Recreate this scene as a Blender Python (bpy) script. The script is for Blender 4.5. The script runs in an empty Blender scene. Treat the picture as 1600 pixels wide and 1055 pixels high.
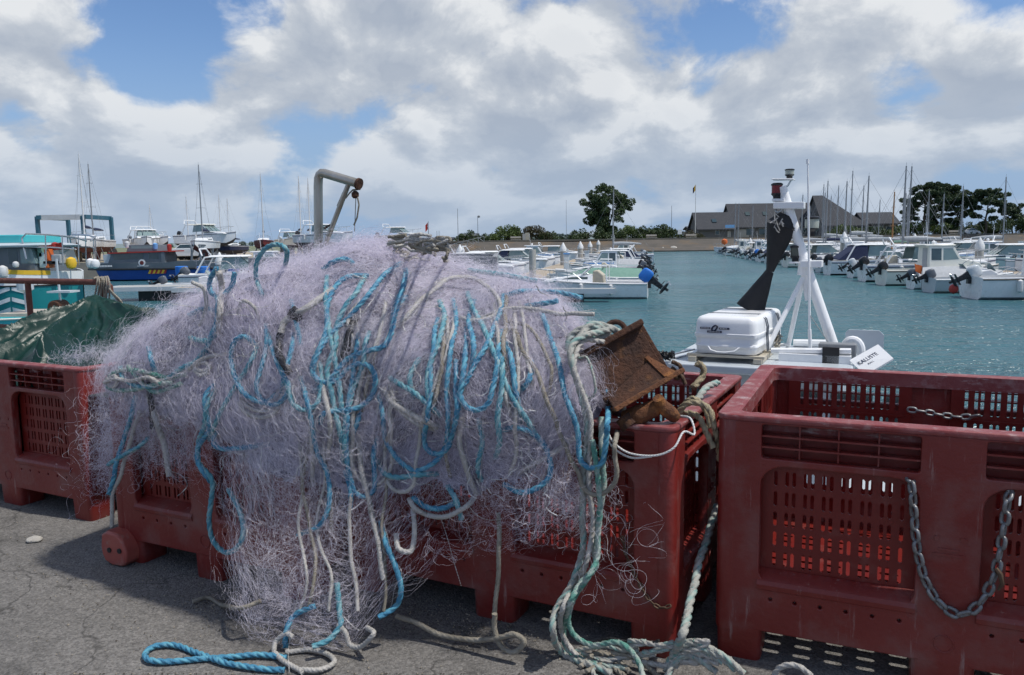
import bpy, bmesh, math, random
import numpy as np
from mathutils import Vector, Matrix, noise as mnoise
from mathutils.bvhtree import BVHTree
random.seed(7); RNG = np.random.default_rng(11)
PI = math.pi
scene = bpy.context.scene
COL = scene.collection

# ------------------------------------------------------------------ object helpers
def tag(o, label=None, cat=None, group=None, kind=None):
    if label: o['label'] = label
    if cat: o['category'] = cat
    if group: o['group'] = group
    if kind: o['kind'] = kind
    return o

def empty(name, loc=(0, 0, 0), rz=0.0, label=None, cat=None, group=None):
    o = bpy.data.objects.new(name, None); COL.objects.link(o)
    o.location = loc; o.rotation_euler = (0, 0, rz); o.empty_display_size = .1
    return tag(o, label, cat, group)

def link_mesh(name, me, mats, parent=None):
    o = bpy.data.objects.new(name, me); COL.objects.link(o)
    for m in (mats if isinstance(mats, (list, tuple)) else [mats]):
        me.materials.append(m)
    if parent: o.parent = parent
    return o

def dup(root, loc, rz=0.0, label=None, group=None, scale=1.0):
    r = root.copy(); COL.objects.link(r)
    r.location = loc; r.rotation_euler = (0, 0, rz); r.scale = (scale,) * 3 if isinstance(scale, (int, float)) else scale
    if label: r['label'] = label
    if group: r['group'] = group
    for ch in list(root.children):
        c = ch.copy(); COL.objects.link(c); c.parent = r
        for g in list(ch.children):
            d = g.copy(); COL.objects.link(d); d.parent = c
    return r

def smooth(o, ang=35):
    me = o.data
    me.polygons.foreach_set('use_smooth', np.ones(len(me.polygons), dtype=bool))
    try: me.set_sharp_from_angle(angle=math.radians(ang))
    except Exception: pass
    return o

def bevel(o, w=.004, seg=2):
    m = o.modifiers.new('bevel', 'BEVEL'); m.width = w; m.segments = seg; m.limit_method = 'ANGLE'; m.angle_limit = math.radians(40)
    return o

class MB:
    """collects shapes, then builds ONE mesh object"""
    def __init__(s): s.v = []; s.f = []; s.mi = []; s.m = 0
    def mat(s, i): s.m = i; return s
    def add(s, vs, fs):
        b = len(s.v); s.v += [tuple(x) for x in vs]; s.f += [tuple(b + i for i in f) for f in fs]; s.mi += [s.m] * len(fs); return s
    def box(s, c, d, rot=None):
        hx, hy, hz = d[0] / 2, d[1] / 2, d[2] / 2
        vs = [Vector((x, y, z)) for x in (-hx, hx) for y in (-hy, hy) for z in (-hz, hz)]
        if rot is not None:
            R = rot if isinstance(rot, Matrix) else Matrix.Rotation(rot, 3, 'Z'); vs = [R @ v for v in vs]
        c = Vector(c)
        return s.add([v + c for v in vs], [(0, 1, 3, 2), (4, 6, 7, 5), (0, 4, 5, 1), (2, 3, 7, 6), (0, 2, 6, 4), (1, 5, 7, 3)])
    def tube(s, pts, r, n=8, closed=False, caps=True):
        pts = [Vector(p) for p in pts]; N = len(pts)
        rs = r if isinstance(r, (list, tuple)) else [r] * N
        up = None; rings = []
        for i, p in enumerate(pts):
            if closed: t = pts[(i + 1) % N] - pts[i - 1]
            else: t = pts[min(i + 1, N - 1)] - pts[max(i - 1, 0)]
            if t.length < 1e-9: t = Vector((0, 0, 1))
            t.normalize()
            if up is None: up = Vector((0, 0, 1)) if abs(t.z) < .9 else Vector((1, 0, 0))
            up = (up - t * up.dot(t))
            if up.length < 1e-6: up = t.orthogonal()
            up.normalize(); sd = t.cross(up)
            rings.append([p + (up * math.cos(a) + sd * math.sin(a)) * rs[i] for a in [2 * PI * k / n for k in range(n)]])
        vs = [v for r_ in rings for v in r_]; fs = []
        for i in range(N if closed else N - 1):
            a = i * n; b = ((i + 1) % N) * n
            for k in range(n):
                k2 = (k + 1) % n; fs.append((a + k, a + k2, b + k2, b + k))
        if caps and not closed:
            fs.append(tuple(range(n - 1, -1, -1))); fs.append(tuple((N - 1) * n + k for k in range(n)))
        return s.add(vs, fs)
    def lathe(s, prof, o=(0, 0, 0), axis=(0, 0, 1), n=14):
        o = Vector(o); ax = Vector(axis).normalized(); q = Vector((0, 0, 1)).rotation_difference(ax)
        vs = []; fs = []
        for r, z in prof:
            for k in range(n):
                a = 2 * PI * k / n; vs.append(o + q @ Vector((r * math.cos(a), r * math.sin(a), z)))
        for i in range(len(prof) - 1):
            for k in range(n):
                k2 = (k + 1) % n; fs.append((i * n + k, i * n + k2, (i + 1) * n + k2, (i + 1) * n + k))
        fs.append(tuple(range(n - 1, -1, -1))); fs.append(tuple((len(prof) - 1) * n + k for k in range(n)))
        return s.add(vs, fs)
    def loft(s, secs, closed=True, cap=True):
        n = len(secs[0]); vs = [p for q in secs for p in q]; fs = []
        for i in range(len(secs) - 1):
            for k in range(n if closed else n - 1):
                k2 = (k + 1) % n; fs.append((i * n + k, i * n + k2, (i + 1) * n + k2, (i + 1) * n + k))
        if cap and closed:
            fs.append(tuple(range(n - 1, -1, -1))); fs.append(tuple((len(secs) - 1) * n + k for k in range(n)))
        return s.add(vs, fs)
    def prism(s, poly, y0, y1, shrink=None):
        """poly in (x, z), extruded along y; shrink maps z to a half-width"""
        n = len(poly)
        if shrink: A = [(x, -shrink(x, z), z) for x, z in poly]; B = [(x, shrink(x, z), z) for x, z in poly]
        else: A = [(x, y0, z) for x, z in poly]; B = [(x, y1, z) for x, z in poly]
        fs = [tuple(range(n)), tuple(range(2 * n - 1, n - 1, -1))]
        for k in range(n):
            k2 = (k + 1) % n; fs.append((k, n + k, n + k2, k2))
        return s.add(A + B, fs)
    def build(s, name, mats, parent=None, sm=False, bev=0, seg=2, ang=35, fix=True):
        me = bpy.data.meshes.new(name); me.from_pydata([tuple(v) for v in s.v], [], s.f)
        if any(s.mi): me.polygons.foreach_set('material_index', s.mi)
        if fix:
            bm = bmesh.new(); bm.from_mesh(me); bmesh.ops.recalc_face_normals(bm, faces=bm.faces); bm.to_mesh(me); bm.free()
        me.update()
        o = link_mesh(name, me, mats, parent)
        if bev: bevel(o, bev, seg)
        if sm: smooth(o, ang)
        return o

def catmull(pts, step):
    P = np.array(pts, float)
    if len(P) < 3:
        n = max(2, int(np.linalg.norm(P[-1] - P[0]) / step)); return P[0] + (P[-1] - P[0]) * np.linspace(0, 1, n)[:, None]
    E = np.vstack([2 * P[0] - P[1], P, 2 * P[-1] - P[-2]]); out = []
    for i in range(1, len(E) - 2):
        a, b, c, d = E[i - 1], E[i], E[i + 1], E[i + 2]
        n = max(2, int(np.linalg.norm(c - b) / step)); t = (np.arange(n) / n)[:, None]
        out.append(.5 * (2 * b + (c - a) * t + (2 * a - 5 * b + 4 * c - d) * t ** 2 + (3 * b - a - 3 * c + d) * t ** 3))
    return np.vstack(out + [P[-1:]])

def frames(C):
    T = np.gradient(C, axis=0); T /= np.linalg.norm(T, axis=1)[:, None] + 1e-12
    U = np.zeros_like(C); u = np.array([0, 0, 1.]) if abs(T[0, 2]) < .9 else np.array([1., 0, 0])
    for i in range(len(C)):
        u = u - T[i] * u.dot(T[i]); l = np.linalg.norm(u)
        u = u / l if l > 1e-6 else np.array(Vector(T[i]).orthogonal().normalized()); U[i] = u
    return T, U, np.cross(T, U)

def rope_mesh(name, ctrl_lists, r, mats, parent=None, lay=None, strands=3, n=12, amp=.16, step=None, zag=0.0):
    """laid rope: a lobed cross-section twisting along each path (all paths of ONE rope piece)"""
    V = []; Fs = []; base = 0; MI = []
    mats = mats if isinstance(mats, (list, tuple)) else [mats]
    step = step or r * .8
    for ctrl in ctrl_lists:
        C = catmull(ctrl, step)
        if zag:
            L = np.arange(len(C)) * step
            for ax in range(3):
                C[:, ax] += zag * (np.sin(L * 17 + RNG.uniform(0, 6)) * .6 + np.sin(L * 41 + RNG.uniform(0, 6)) * .4)
        T, U, S = frames(C); N = len(C)
        ds = np.concatenate([[0], np.cumsum(np.linalg.norm(np.diff(C, axis=0), axis=1))])
        tw = 2 * PI * ds / (lay or r * 8.5)
        ph = np.arange(n) * 2 * PI / n
        rad = r * (1.08 - amp * 2.4 * (1 - np.abs(np.sin(strands * .5 * (ph + 1e-6))) ** .7))
        an = ph[None, :] + tw[:, None]
        ring = C[:, None, :] + rad[None, :, None] * (np.cos(an)[..., None] * U[:, None, :] + np.sin(an)[..., None] * S[:, None, :])
        V.append(ring.reshape(-1, 3))
        i = np.arange(N - 1)[:, None] * n; k = np.arange(n)[None, :]; k2 = (k + 1) % n
        q = np.stack([i + k, i + k2, i + n + k2, i + n + k], -1).reshape(-1, 4) + base
        Fs += q.tolist(); Fs.append(tuple(base + j for j in range(n - 1, -1, -1))); Fs.append(tuple(base + (N - 1) * n + j for j in range(n)))
        MI += ((np.arange(n) // max(1, n // strands)) % strands == 0).astype(int).tolist() * (N - 1) + [0, 0]
        base += N * n
    me = bpy.data.meshes.new(name); me.from_pydata(np.vstack(V).tolist(), [], Fs)
    if len(mats) > 1: me.polygons.foreach_set('material_index', MI)
    me.update()
    o = link_mesh(name, me, mats, parent); smooth(o, 75)
    return o

def curve2d_mesh(outer, holes, thick, bev=.0):
    """flat plate with openings (extruded 2-D outline), plate in local XZ, thickness along Y"""
    cu = bpy.data.curves.new('tmp', 'CURVE'); cu.dimensions = '2D'; cu.fill_mode = 'BOTH'
    cu.extrude = max(thick / 2 - bev, .0005); cu.bevel_depth = bev; cu.bevel_resolution = 1; cu.offset = -bev
    for loop in [outer] + holes:
        sp = cu.splines.new('POLY'); sp.points.add(len(loop) - 1)
        for p, q in zip(sp.points, loop): p.co = (q[0], q[1], 0, 1)
        sp.use_cyclic_u = True
    ob = bpy.data.objects.new('tmp', cu); COL.objects.link(ob)
    bpy.context.view_layer.update()
    me = bpy.data.meshes.new_from_object(ob.evaluated_get(bpy.context.evaluated_depsgraph_get()))
    bpy.data.objects.remove(ob); bpy.data.curves.remove(cu)
    v = [(p.co.x, -p.co.z, p.co.y) for p in me.vertices]; f = [tuple(p.vertices) for p in me.polygons]
    bpy.data.meshes.remove(me)
    return v, f

def rrect(x0, y0, x1, y1, r, n=4):
    out = []
    for cx, cy, a0 in ((x1 - r, y1 - r, 0), (x0 + r, y1 - r, 90), (x0 + r, y0 + r, 180), (x1 - r, y0 + r, 270)):
        for k in range(n + 1):
            a = math.radians(a0 + 90 * k / n); out.append((cx + r * math.cos(a), cy + r * math.sin(a)))
    return out

def text_verts(txt, size, extrude=.0006):
    cu = bpy.data.curves.new('tmp', 'FONT'); cu.body = txt; cu.size = size; cu.align_x = 'CENTER'; cu.align_y = 'CENTER'; cu.extrude = extrude
    ob = bpy.data.objects.new('tmp', cu); COL.objects.link(ob); bpy.context.view_layer.update()
    me = bpy.data.meshes.new_from_object(ob.evaluated_get(bpy.context.evaluated_depsgraph_get()))
    bpy.data.objects.remove(ob); bpy.data.curves.remove(cu)
    v = [(p.co.x, -p.co.z, p.co.y) for p in me.vertices]; f = [tuple(p.vertices) for p in me.polygons]
    bpy.data.meshes.remove(me); return v, f

# ------------------------------------------------------------------ materials
def nodes_of(name):
    m = bpy.data.materials.new(name); m.use_nodes = True; nt = m.node_tree
    return m, nt, nt.nodes['Principled BSDF'], nt.nodes['Material Output']

def M(name, c1, c2=None, scale=4.0, rough=.5, metal=0.0, bump=0.0, bscale=None, detail=5.0, lo=.35, hi=.65, spec=.5,
      c3=None, s3=12.0, t3=(.55, .7), transl=0.0, rvar=.12, coord='Object', aniso=None, streak=None):
    m, nt, b, out = nodes_of(name); N = nt.nodes; L = nt.links
    b.inputs['Roughness'].default_value = rough; b.inputs['Metallic'].default_value = metal
    b.inputs['Specular IOR Level'].default_value = spec
    tc = N.new('ShaderNodeTexCoord'); src = tc.outputs[coord]
    if aniso:
        mp = N.new('ShaderNodeMapping'); mp.inputs['Scale'].default_value = aniso; L.new(src, mp.inputs['Vector']); src = mp.outputs[0]
    def nz(sc, d=detail):
        n = N.new('ShaderNodeTexNoise'); n.inputs['Scale'].default_value = sc; n.inputs['Detail'].default_value = d; n.inputs['Roughness'].default_value = .6
        L.new(src, n.inputs['Vector']); return n
    def ramp(s, a, z):
        r = N.new('ShaderNodeMapRange'); r.inputs['From Min'].default_value = a; r.inputs['From Max'].default_value = z; L.new(s, r.inputs['Value']); return r.outputs[0]
    def mix(f, a, c):
        x = N.new('ShaderNodeMix'); x.data_type = 'RGBA'; L.new(f, x.inputs['Factor'])
        for k, val in ((6, a), (7, c)):
            if isinstance(val, tuple): x.inputs[k].default_value = (*val, 1)
            else: L.new(val, x.inputs[k])
        return x.outputs[2]
    c2 = c2 or tuple(x * .82 for x in c1)
    n1 = nz(scale); col = mix(ramp(n1.outputs['Fac'], lo, hi), c1, c2)
    if c3: col = mix(ramp(nz(s3).outputs['Fac'], *t3), col, c3)
    if streak:      # scratches and rub marks: (colour, stretch, scale, from, to)
        mp2 = N.new('ShaderNodeMapping'); mp2.inputs['Scale'].default_value = streak[1]; L.new(tc.outputs[coord], mp2.inputs['Vector'])
        n4 = N.new('ShaderNodeTexNoise'); n4.inputs['Scale'].default_value = streak[2]; n4.inputs['Detail'].default_value = 7; n4.inputs['Roughness'].default_value = .7; L.new(mp2.outputs[0], n4.inputs['Vector'])
        col = mix(ramp(n4.outputs['Fac'], streak[3], streak[4]), col, streak[0])
    L.new(col, b.inputs['Base Color'])
    if rvar:
        r = N.new('ShaderNodeMapRange'); r.inputs['To Min'].default_value = max(rough - rvar, .02); r.inputs['To Max'].default_value = min(rough + rvar, 1)
        L.new(nz(scale * 2.3, 3).outputs['Fac'], r.inputs['Value']); L.new(r.outputs[0], b.inputs['Roughness'])
    if bump:
        bp = N.new('ShaderNodeBump'); bp.inputs['Strength'].default_value = min(bump, 1); bp.inputs['Distance'].default_value = .01
        L.new(nz(bscale or scale * 6).outputs['Fac'], bp.inputs['Height']); L.new(bp.outputs[0], b.inputs['Normal'])
    if transl:
        t = N.new('ShaderNodeBsdfTranslucent'); L.new(col, t.inputs['Color']); mx = N.new('ShaderNodeMixShader'); mx.inputs[0].default_value = transl
        L.new(b.outputs[0], mx.inputs[1]); L.new(t.outputs[0], mx.inputs[2]); L.new(mx.outputs[0], out.inputs[0])
    return m

mt = {}
mt['crate'] = M('red_plastic', (.158, .0105, .008), (.188, .026, .021), 3.2, .44, c3=(.185, .072, .065), s3=6, t3=(.49, .74), bump=.22, bscale=60, streak=((.30, .19, .175), (1, 1, .10), 34, .60, .74))
mt['panel'] = M('red_plastic_panel', (.150, .009, .006), (.175, .016, .012), 4, .42, c3=(.2, .07, .06), s3=9, t3=(.58, .8), bump=.1, bscale=60, transl=.07)
mt['rim'] = M('red_plastic_worn', (.20, .026, .026), (.25, .075, .074), 8, .5, c3=(.31, .175, .17), s3=22, t3=(.52, .7), bump=.25, bscale=70, streak=((.42, .32, .31), (.25, .25, 1), 50, .56, .70))
mt['foot_light'] = M('orange_red_plastic', (.36, .09, .065), (.30, .06, .05), 8, .5, c3=(.3, .16, .13), s3=20)
mt['net'] = M('lilac_monofilament', (.74, .695, .80), (.80, .77, .84), 2.2, .38, transl=.38, spec=.6, rvar=0)
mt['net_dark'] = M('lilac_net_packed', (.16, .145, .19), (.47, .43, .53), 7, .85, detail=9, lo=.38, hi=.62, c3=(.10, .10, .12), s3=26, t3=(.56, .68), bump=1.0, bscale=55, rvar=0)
mt['blue'] = M('blue_rope', (.050, .225, .375), (.075, .275, .42), 9, .75, c3=(.20, .40, .47), s3=40, t3=(.56, .72), bump=.6, bscale=260)
mt['blue2'] = M('teal_blue_rope', (.07, .27, .37), (.13, .37, .43), 9, .75, c3=(.30, .45, .47), s3=40, t3=(.54, .72), bump=.6, bscale=260)
mt['white'] = M('weathered_white_rope', (.52, .50, .47), (.40, .385, .36), 14, .85, c3=(.25, .24, .21), s3=36, t3=(.56, .72), bump=.6, bscale=240)
mt['tan'] = M('muddy_rope', (.24, .215, .17), (.33, .30, .25), 14, .9, c3=(.14, .12, .09), s3=30, t3=(.56, .72), bump=.6, bscale=240)
mt['twine'] = M('white_twine', (.68, .67, .66), (.55, .54, .53), 20, .7)
mt['green'] = M('green_white_rope', (.10, .28, .23), (.42, .47, .43), 24, .8, lo=.42, hi=.58, bump=.6, bscale=260)
mt['mixrope'] = M('pale_rope_with_teal_fleck', (.42, .41, .37), (.33, .345, .32), 20, .85, c3=(.10, .27, .26), s3=70, t3=(.60, .68), bump=.6, bscale=240)
mt['gold'] = M('beige_rope', (.40, .34, .23), (.30, .25, .16), 20, .9, c3=(.16, .13, .085), s3=40, t3=(.54, .7), bump=.6, bscale=240)
mt['tape'] = M('black_tape', (.012, .012, .014), (.02, .02, .022), 20, .5)
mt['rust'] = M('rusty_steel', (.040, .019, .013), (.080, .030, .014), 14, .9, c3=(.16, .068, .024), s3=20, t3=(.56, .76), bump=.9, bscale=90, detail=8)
mt['rust_lit'] = M('sunlit_orange_rust', (.16, .06, .022), (.09, .035, .016), 16, .9, c3=(.32, .13, .035), s3=24, t3=(.5, .7), bump=.9, bscale=90, detail=8)  # brighter orange copy of the rust, its sunlit look put into the colour
mt['chain'] = M('galvanised_chain', (.24, .25, .26), (.15, .15, .155), 40, .45, metal=.55, c3=(.17, .11, .07), s3=60, t3=(.6, .75))
mt['chain_rust'] = M('rusty_chain', (.12, .075, .045), (.07, .04, .025), 40, .8, metal=.2)
mt['blue_alt'] = M('blue_rope_light_strand', (.12, .35, .45), (.085, .30, .42), 30, .75)
mt['teal_alt'] = M('teal_rope_light_strand', (.24, .41, .43), (.15, .34, .39), 30, .75)
mt['mix_alt'] = M('teal_green_strand', (.16, .31, .29), (.38, .40, .36), 40, .8)
mt['tarp'] = M('green_tarpaulin', (.003, .026, .021), (.006, .036, .027), 3, .36, c3=(.012, .050, .036), s3=14, t3=(.6, .8), bump=.25, bscale=22, spec=.30)
mt['pipe'] = M('rust_painted_pipe', (.14, .045, .03), (.10, .03, .022), 12, .7, c3=(.2, .1, .06), s3=30, bump=.5, bscale=90)
mt['ss'] = M('weathered_stainless', (.52, .49, .44), (.38, .35, .29), 5, .33, metal=.75, c3=(.22, .12, .06), s3=7, t3=(.6, .76), aniso=(1, 1, .35))
mt['alu'] = M('dull_aluminium', (.30, .31, .32), (.24, .25, .26), 3, .5, metal=.35, c3=(.19, .185, .17), s3=8, t3=(.55, .8))
mt['gel'] = M('white_gelcoat', (.84, .85, .86), (.78, .79, .80), 1.4, .28, c3=(.55, .54, .50), s3=3.5, t3=(.6, .85), rvar=.08)
mt['gel2'] = M('cream_gelcoat', (.80, .80, .73), (.73, .72, .65), 1.4, .3, c3=(.5, .49, .42), s3=3.5, t3=(.6, .85), rvar=.08)
mt['gel3'] = M('pale_grey_gelcoat', (.52, .57, .61), (.46, .50, .53), 1.4, .35, c3=(.4, .41, .4), s3=3.5, t3=(.6, .85), rvar=.08)
mt['gel4'] = M('pale_teal_gelcoat', (.62, .74, .72), (.55, .68, .66), 1.4, .3, c3=(.5, .56, .54), s3=3.5, t3=(.6, .85), rvar=.08)
mt['fender'] = M('white_paint_soft', (.70, .71, .72), (.58, .585, .58), 5, .4, c3=(.42, .40, .35), s3=11, t3=(.58, .8))
mt['deck'] = M('grey_deck', (.42, .42, .40), (.35, .35, .33), 3, .7)
mt['wood'] = M('pontoon_planks', (.40, .335, .25), (.32, .27, .21), 3, .85, c3=(.24, .21, .17), s3=9, aniso=(1, 8, 1))
mt['black'] = M('black_rubber', (.012, .012, .013), (.022, .022, .024), 6, .45)
mt['ob_black'] = M('black_outboard', (.012, .013, .016), (.02, .021, .025), 4, .28)
mt['ob_grey'] = M('grey_outboard', (.09, .105, .13), (.12, .135, .16), 4, .35)
mt['bluecover'] = M('blue_cover', (.015, .15, .56), (.02, .19, .62), 6, .6, bump=.6, bscale=14)
mt['navycover'] = M('navy_canvas', (.012, .02, .06), (.02, .03, .08), 6, .75, bump=.6, bscale=14)
mt['greencover'] = M('green_canvas', (.13, .26, .21), (.17, .31, .25), 6, .75, bump=.6, bscale=14)
mt['beigecover'] = M('beige_canvas', (.48, .44, .36), (.42, .385, .31), 6, .8, bump=.6, bscale=14)
mt['greycover'] = M('grey_canvas', (.42, .44, .46), (.35, .37, .39), 6, .8, bump=.6, bscale=14)
mt['glass'] = M('tinted_glass', (.035, .055, .06), (.05, .08, .085), 2, .06, spec=.8, rvar=.03)
mt['glass_pale'] = M('pale_screen', (.16, .23, .235), (.2, .28, .28), 2, .08, spec=.8, rvar=.03)
mt['rail'] = M('stainless_rail', (.6, .61, .62), (.5, .51, .52), 10, .25, metal=.8)
mt['mast'] = M('white_mast', (.66, .67, .68), (.58, .59, .6), 3, .4)
mt['mast_alu'] = M('grey_mast', (.30, .31, .33), (.25, .26, .27), 3, .4, metal=.3)
mt['mast_wood'] = M('varnished_spar', (.36, .18, .06), (.30, .14, .05), 3, .4)
mt['wire'] = M('rigging_wire', (.26, .27, .29), (.2, .21, .22), 3, .5)
mt['navy'] = M('navy_hull', (.012, .022, .07), (.018, .03, .085), 2, .3)
mt['bluehull'] = M('royal_blue_hull', (.010, .055, .27), (.014, .07, .31), 1.5, .35)
mt['greyhull'] = M('dark_grey_paint', (.115, .14, .165), (.14, .165, .19), 1.5, .45)
mt['redpaint'] = M('red_paint', (.42, .035, .025), (.36, .03, .02), 3, .5)
mt['orangepaint'] = M('orange_paint', (.72, .16, .03), (.62, .13, .03), 3, .5)
mt['yellow'] = M('yellow_paint', (.78, .50, .03), (.70, .44, .03), 3, .5)
mt['redhull'] = M('dark_red_hull', (.16, .022, .02), (.12, .02, .018), 2, .5)
mt['antifoul'] = M('antifouling', (.045, .05, .075), (.065, .06, .07), 2, .8)
mt['antired'] = M('red_antifouling', (.14, .035, .03), (.11, .03, .026), 2, .8)
mt['teal'] = M('teal_hull', (.012, .20, .22), (.016, .23, .245), 1.5, .3)
mt['cyan'] = M('turquoise_paint', (.055, .46, .50), (.075, .50, .53), 1.8, .4)
mt['liftblue'] = M('lift_blue', (.020, .10, .16), (.028, .12, .18), 2, .5)
mt['skyblue'] = M('sky_blue_stripe', (.16, .38, .72), (.15, .35, .66), 2, .4)
mt['pile'] = M('steel_pile', (.47, .455, .42), (.38, .365, .33), 2, .6, c3=(.28, .25, .2), s3=4, t3=(.5, .8), aniso=(1, 1, .3))
mt['cap'] = M('white_pile_cap', (.76, .77, .77), (.68, .69, .68), 3, .4)
mt['letter'] = M('navy_lettering', (.014, .02, .05), (.02, .026, .06), 8, .5)
mt['lettergrey'] = M('white_lettering', (.72, .74, .76), (.66, .68, .7), 8, .5)
mt['cone'] = M('black_canvas', (.010, .010, .012), (.016, .016, .018), 8, .7, bump=.4, bscale=30)
mt['redglass'] = M('red_lamp_glass', (.22, .008, .012), (.16, .006, .01), 8, .18)
mt['clearglass'] = M('frosted_lamp_glass', (.40, .43, .38), (.33, .36, .31), 8, .18)
mt['greenglass'] = M('dark_lamp_glass', (.10, .115, .10), (.075, .085, .075), 8, .18)
mt['stone'] = M('pale_stone', (.46, .44, .40), (.36, .34, .31), 30, .9, bump=.6)
mt['bark'] = M('bark', (.10, .075, .055), (.065, .05, .038), 2, .95, bump=.8)
mt['roof'] = M('slate_roof', (.034, .038, .047), (.046, .049, .057), .8, .85, c3=(.028, .031, .039), s3=2.5, aniso=(1, 1, 4))
mt['wallgrey'] = M('grey_cladding', (.105, .11, .115), (.13, .13, .135), .6, .8)
mt['wallpale'] = M('pale_render', (.42, .41, .39), (.36, .35, .33), .6, .8)
mt['bench'] = M('bench_wood', (.46, .42, .36), (.38, .34, .29), 3, .8)
mt['lamp'] = M('grey_lamp_post', (.16, .17, .18), (.13, .14, .15), 3, .5)
mt['carpaint'] = M('white_car_paint', (.74, .75, .76), (.7, .71, .72), 2, .2)
mt['skin'] = mt['stone']

def leaf_mat(name, a, b_):
    return M(name, a, b_, .6, .6, detail=3, c3=tuple(x * .45 for x in a), s3=1.4, t3=(.5, .7), transl=.22, rvar=0)
mt['leaf_pine'] = leaf_mat('pine_needles', (.040, .068, .030), (.065, .10, .042))
mt['leaf_tree'] = leaf_mat('oak_leaves', (.046, .080, .030), (.08, .125, .045))
mt['leaf_bush'] = leaf_mat('bush_leaves', (.075, .12, .03), (.11, .155, .04))
mt['leaf_dark'] = leaf_mat('dark_bush_leaves', (.040, .072, .026), (.065, .095, .034))
mt['leaf_red'] = leaf_mat('reddish_bush_leaves', (.085, .065, .035), (.06, .07, .03))

# row frame: e runs along the line of crates, n away from the camera across the quay
ROW = math.radians(-26)
EV = Vector((math.cos(ROW), math.sin(ROW), 0)); NV = Vector((-math.sin(ROW), math.cos(ROW), 0))
def rw(s, t, z=0.0): return EV * s + NV * t + Vector((0, 0, z))

# ------------------------------------------------------------------ camera
CAM_H = 1.28; FPX = 1244.0
cam = bpy.data.cameras.new('camera'); camo = bpy.data.objects.new('camera', cam); COL.objects.link(camo)
cam.sensor_width = 36; cam.lens = 36 * FPX / 1600; cam.clip_end = 20000; cam.clip_start = .05
_th = math.atan((527.5 - 377) / FPX); _r = math.radians(.8)
_f = Vector((0, math.cos(_th), -math.sin(_th))); _R0 = Vector((1, 0, 0)); _U0 = Vector((0, math.sin(_th), math.cos(_th)))
_R = _R0 * math.cos(_r) - _U0 * math.sin(_r); _U = _U0 * math.cos(_r) + _R0 * math.sin(_r)
camo.matrix_world = Matrix(((_R.x, _U.x, -_f.x, 0), (_R.y, _U.y, -_f.y, 0), (_R.z, _U.z, -_f.z, CAM_H), (0, 0, 0, 1)))
scene.camera = camo
CP = Vector((0, 0, CAM_H))
def ray(px, py): return (_f + _R * ((px - 800) / FPX) - _U * ((py - 527.5) / FPX)).normalized()
def at(px, py, z):            # where a sight line meets the level z
    d = ray(px, py); return CP + d * ((z - CAM_H) / d.z)
def aty(px, py, Y):           # where it meets the upright plane y = Y
    d = ray(px, py); return CP + d * (Y / d.y)
def att(px, py, t):           # where it meets a plane parallel to the row of crates
    d = ray(px, py); return CP + d * (t / d.dot(NV))
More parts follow.
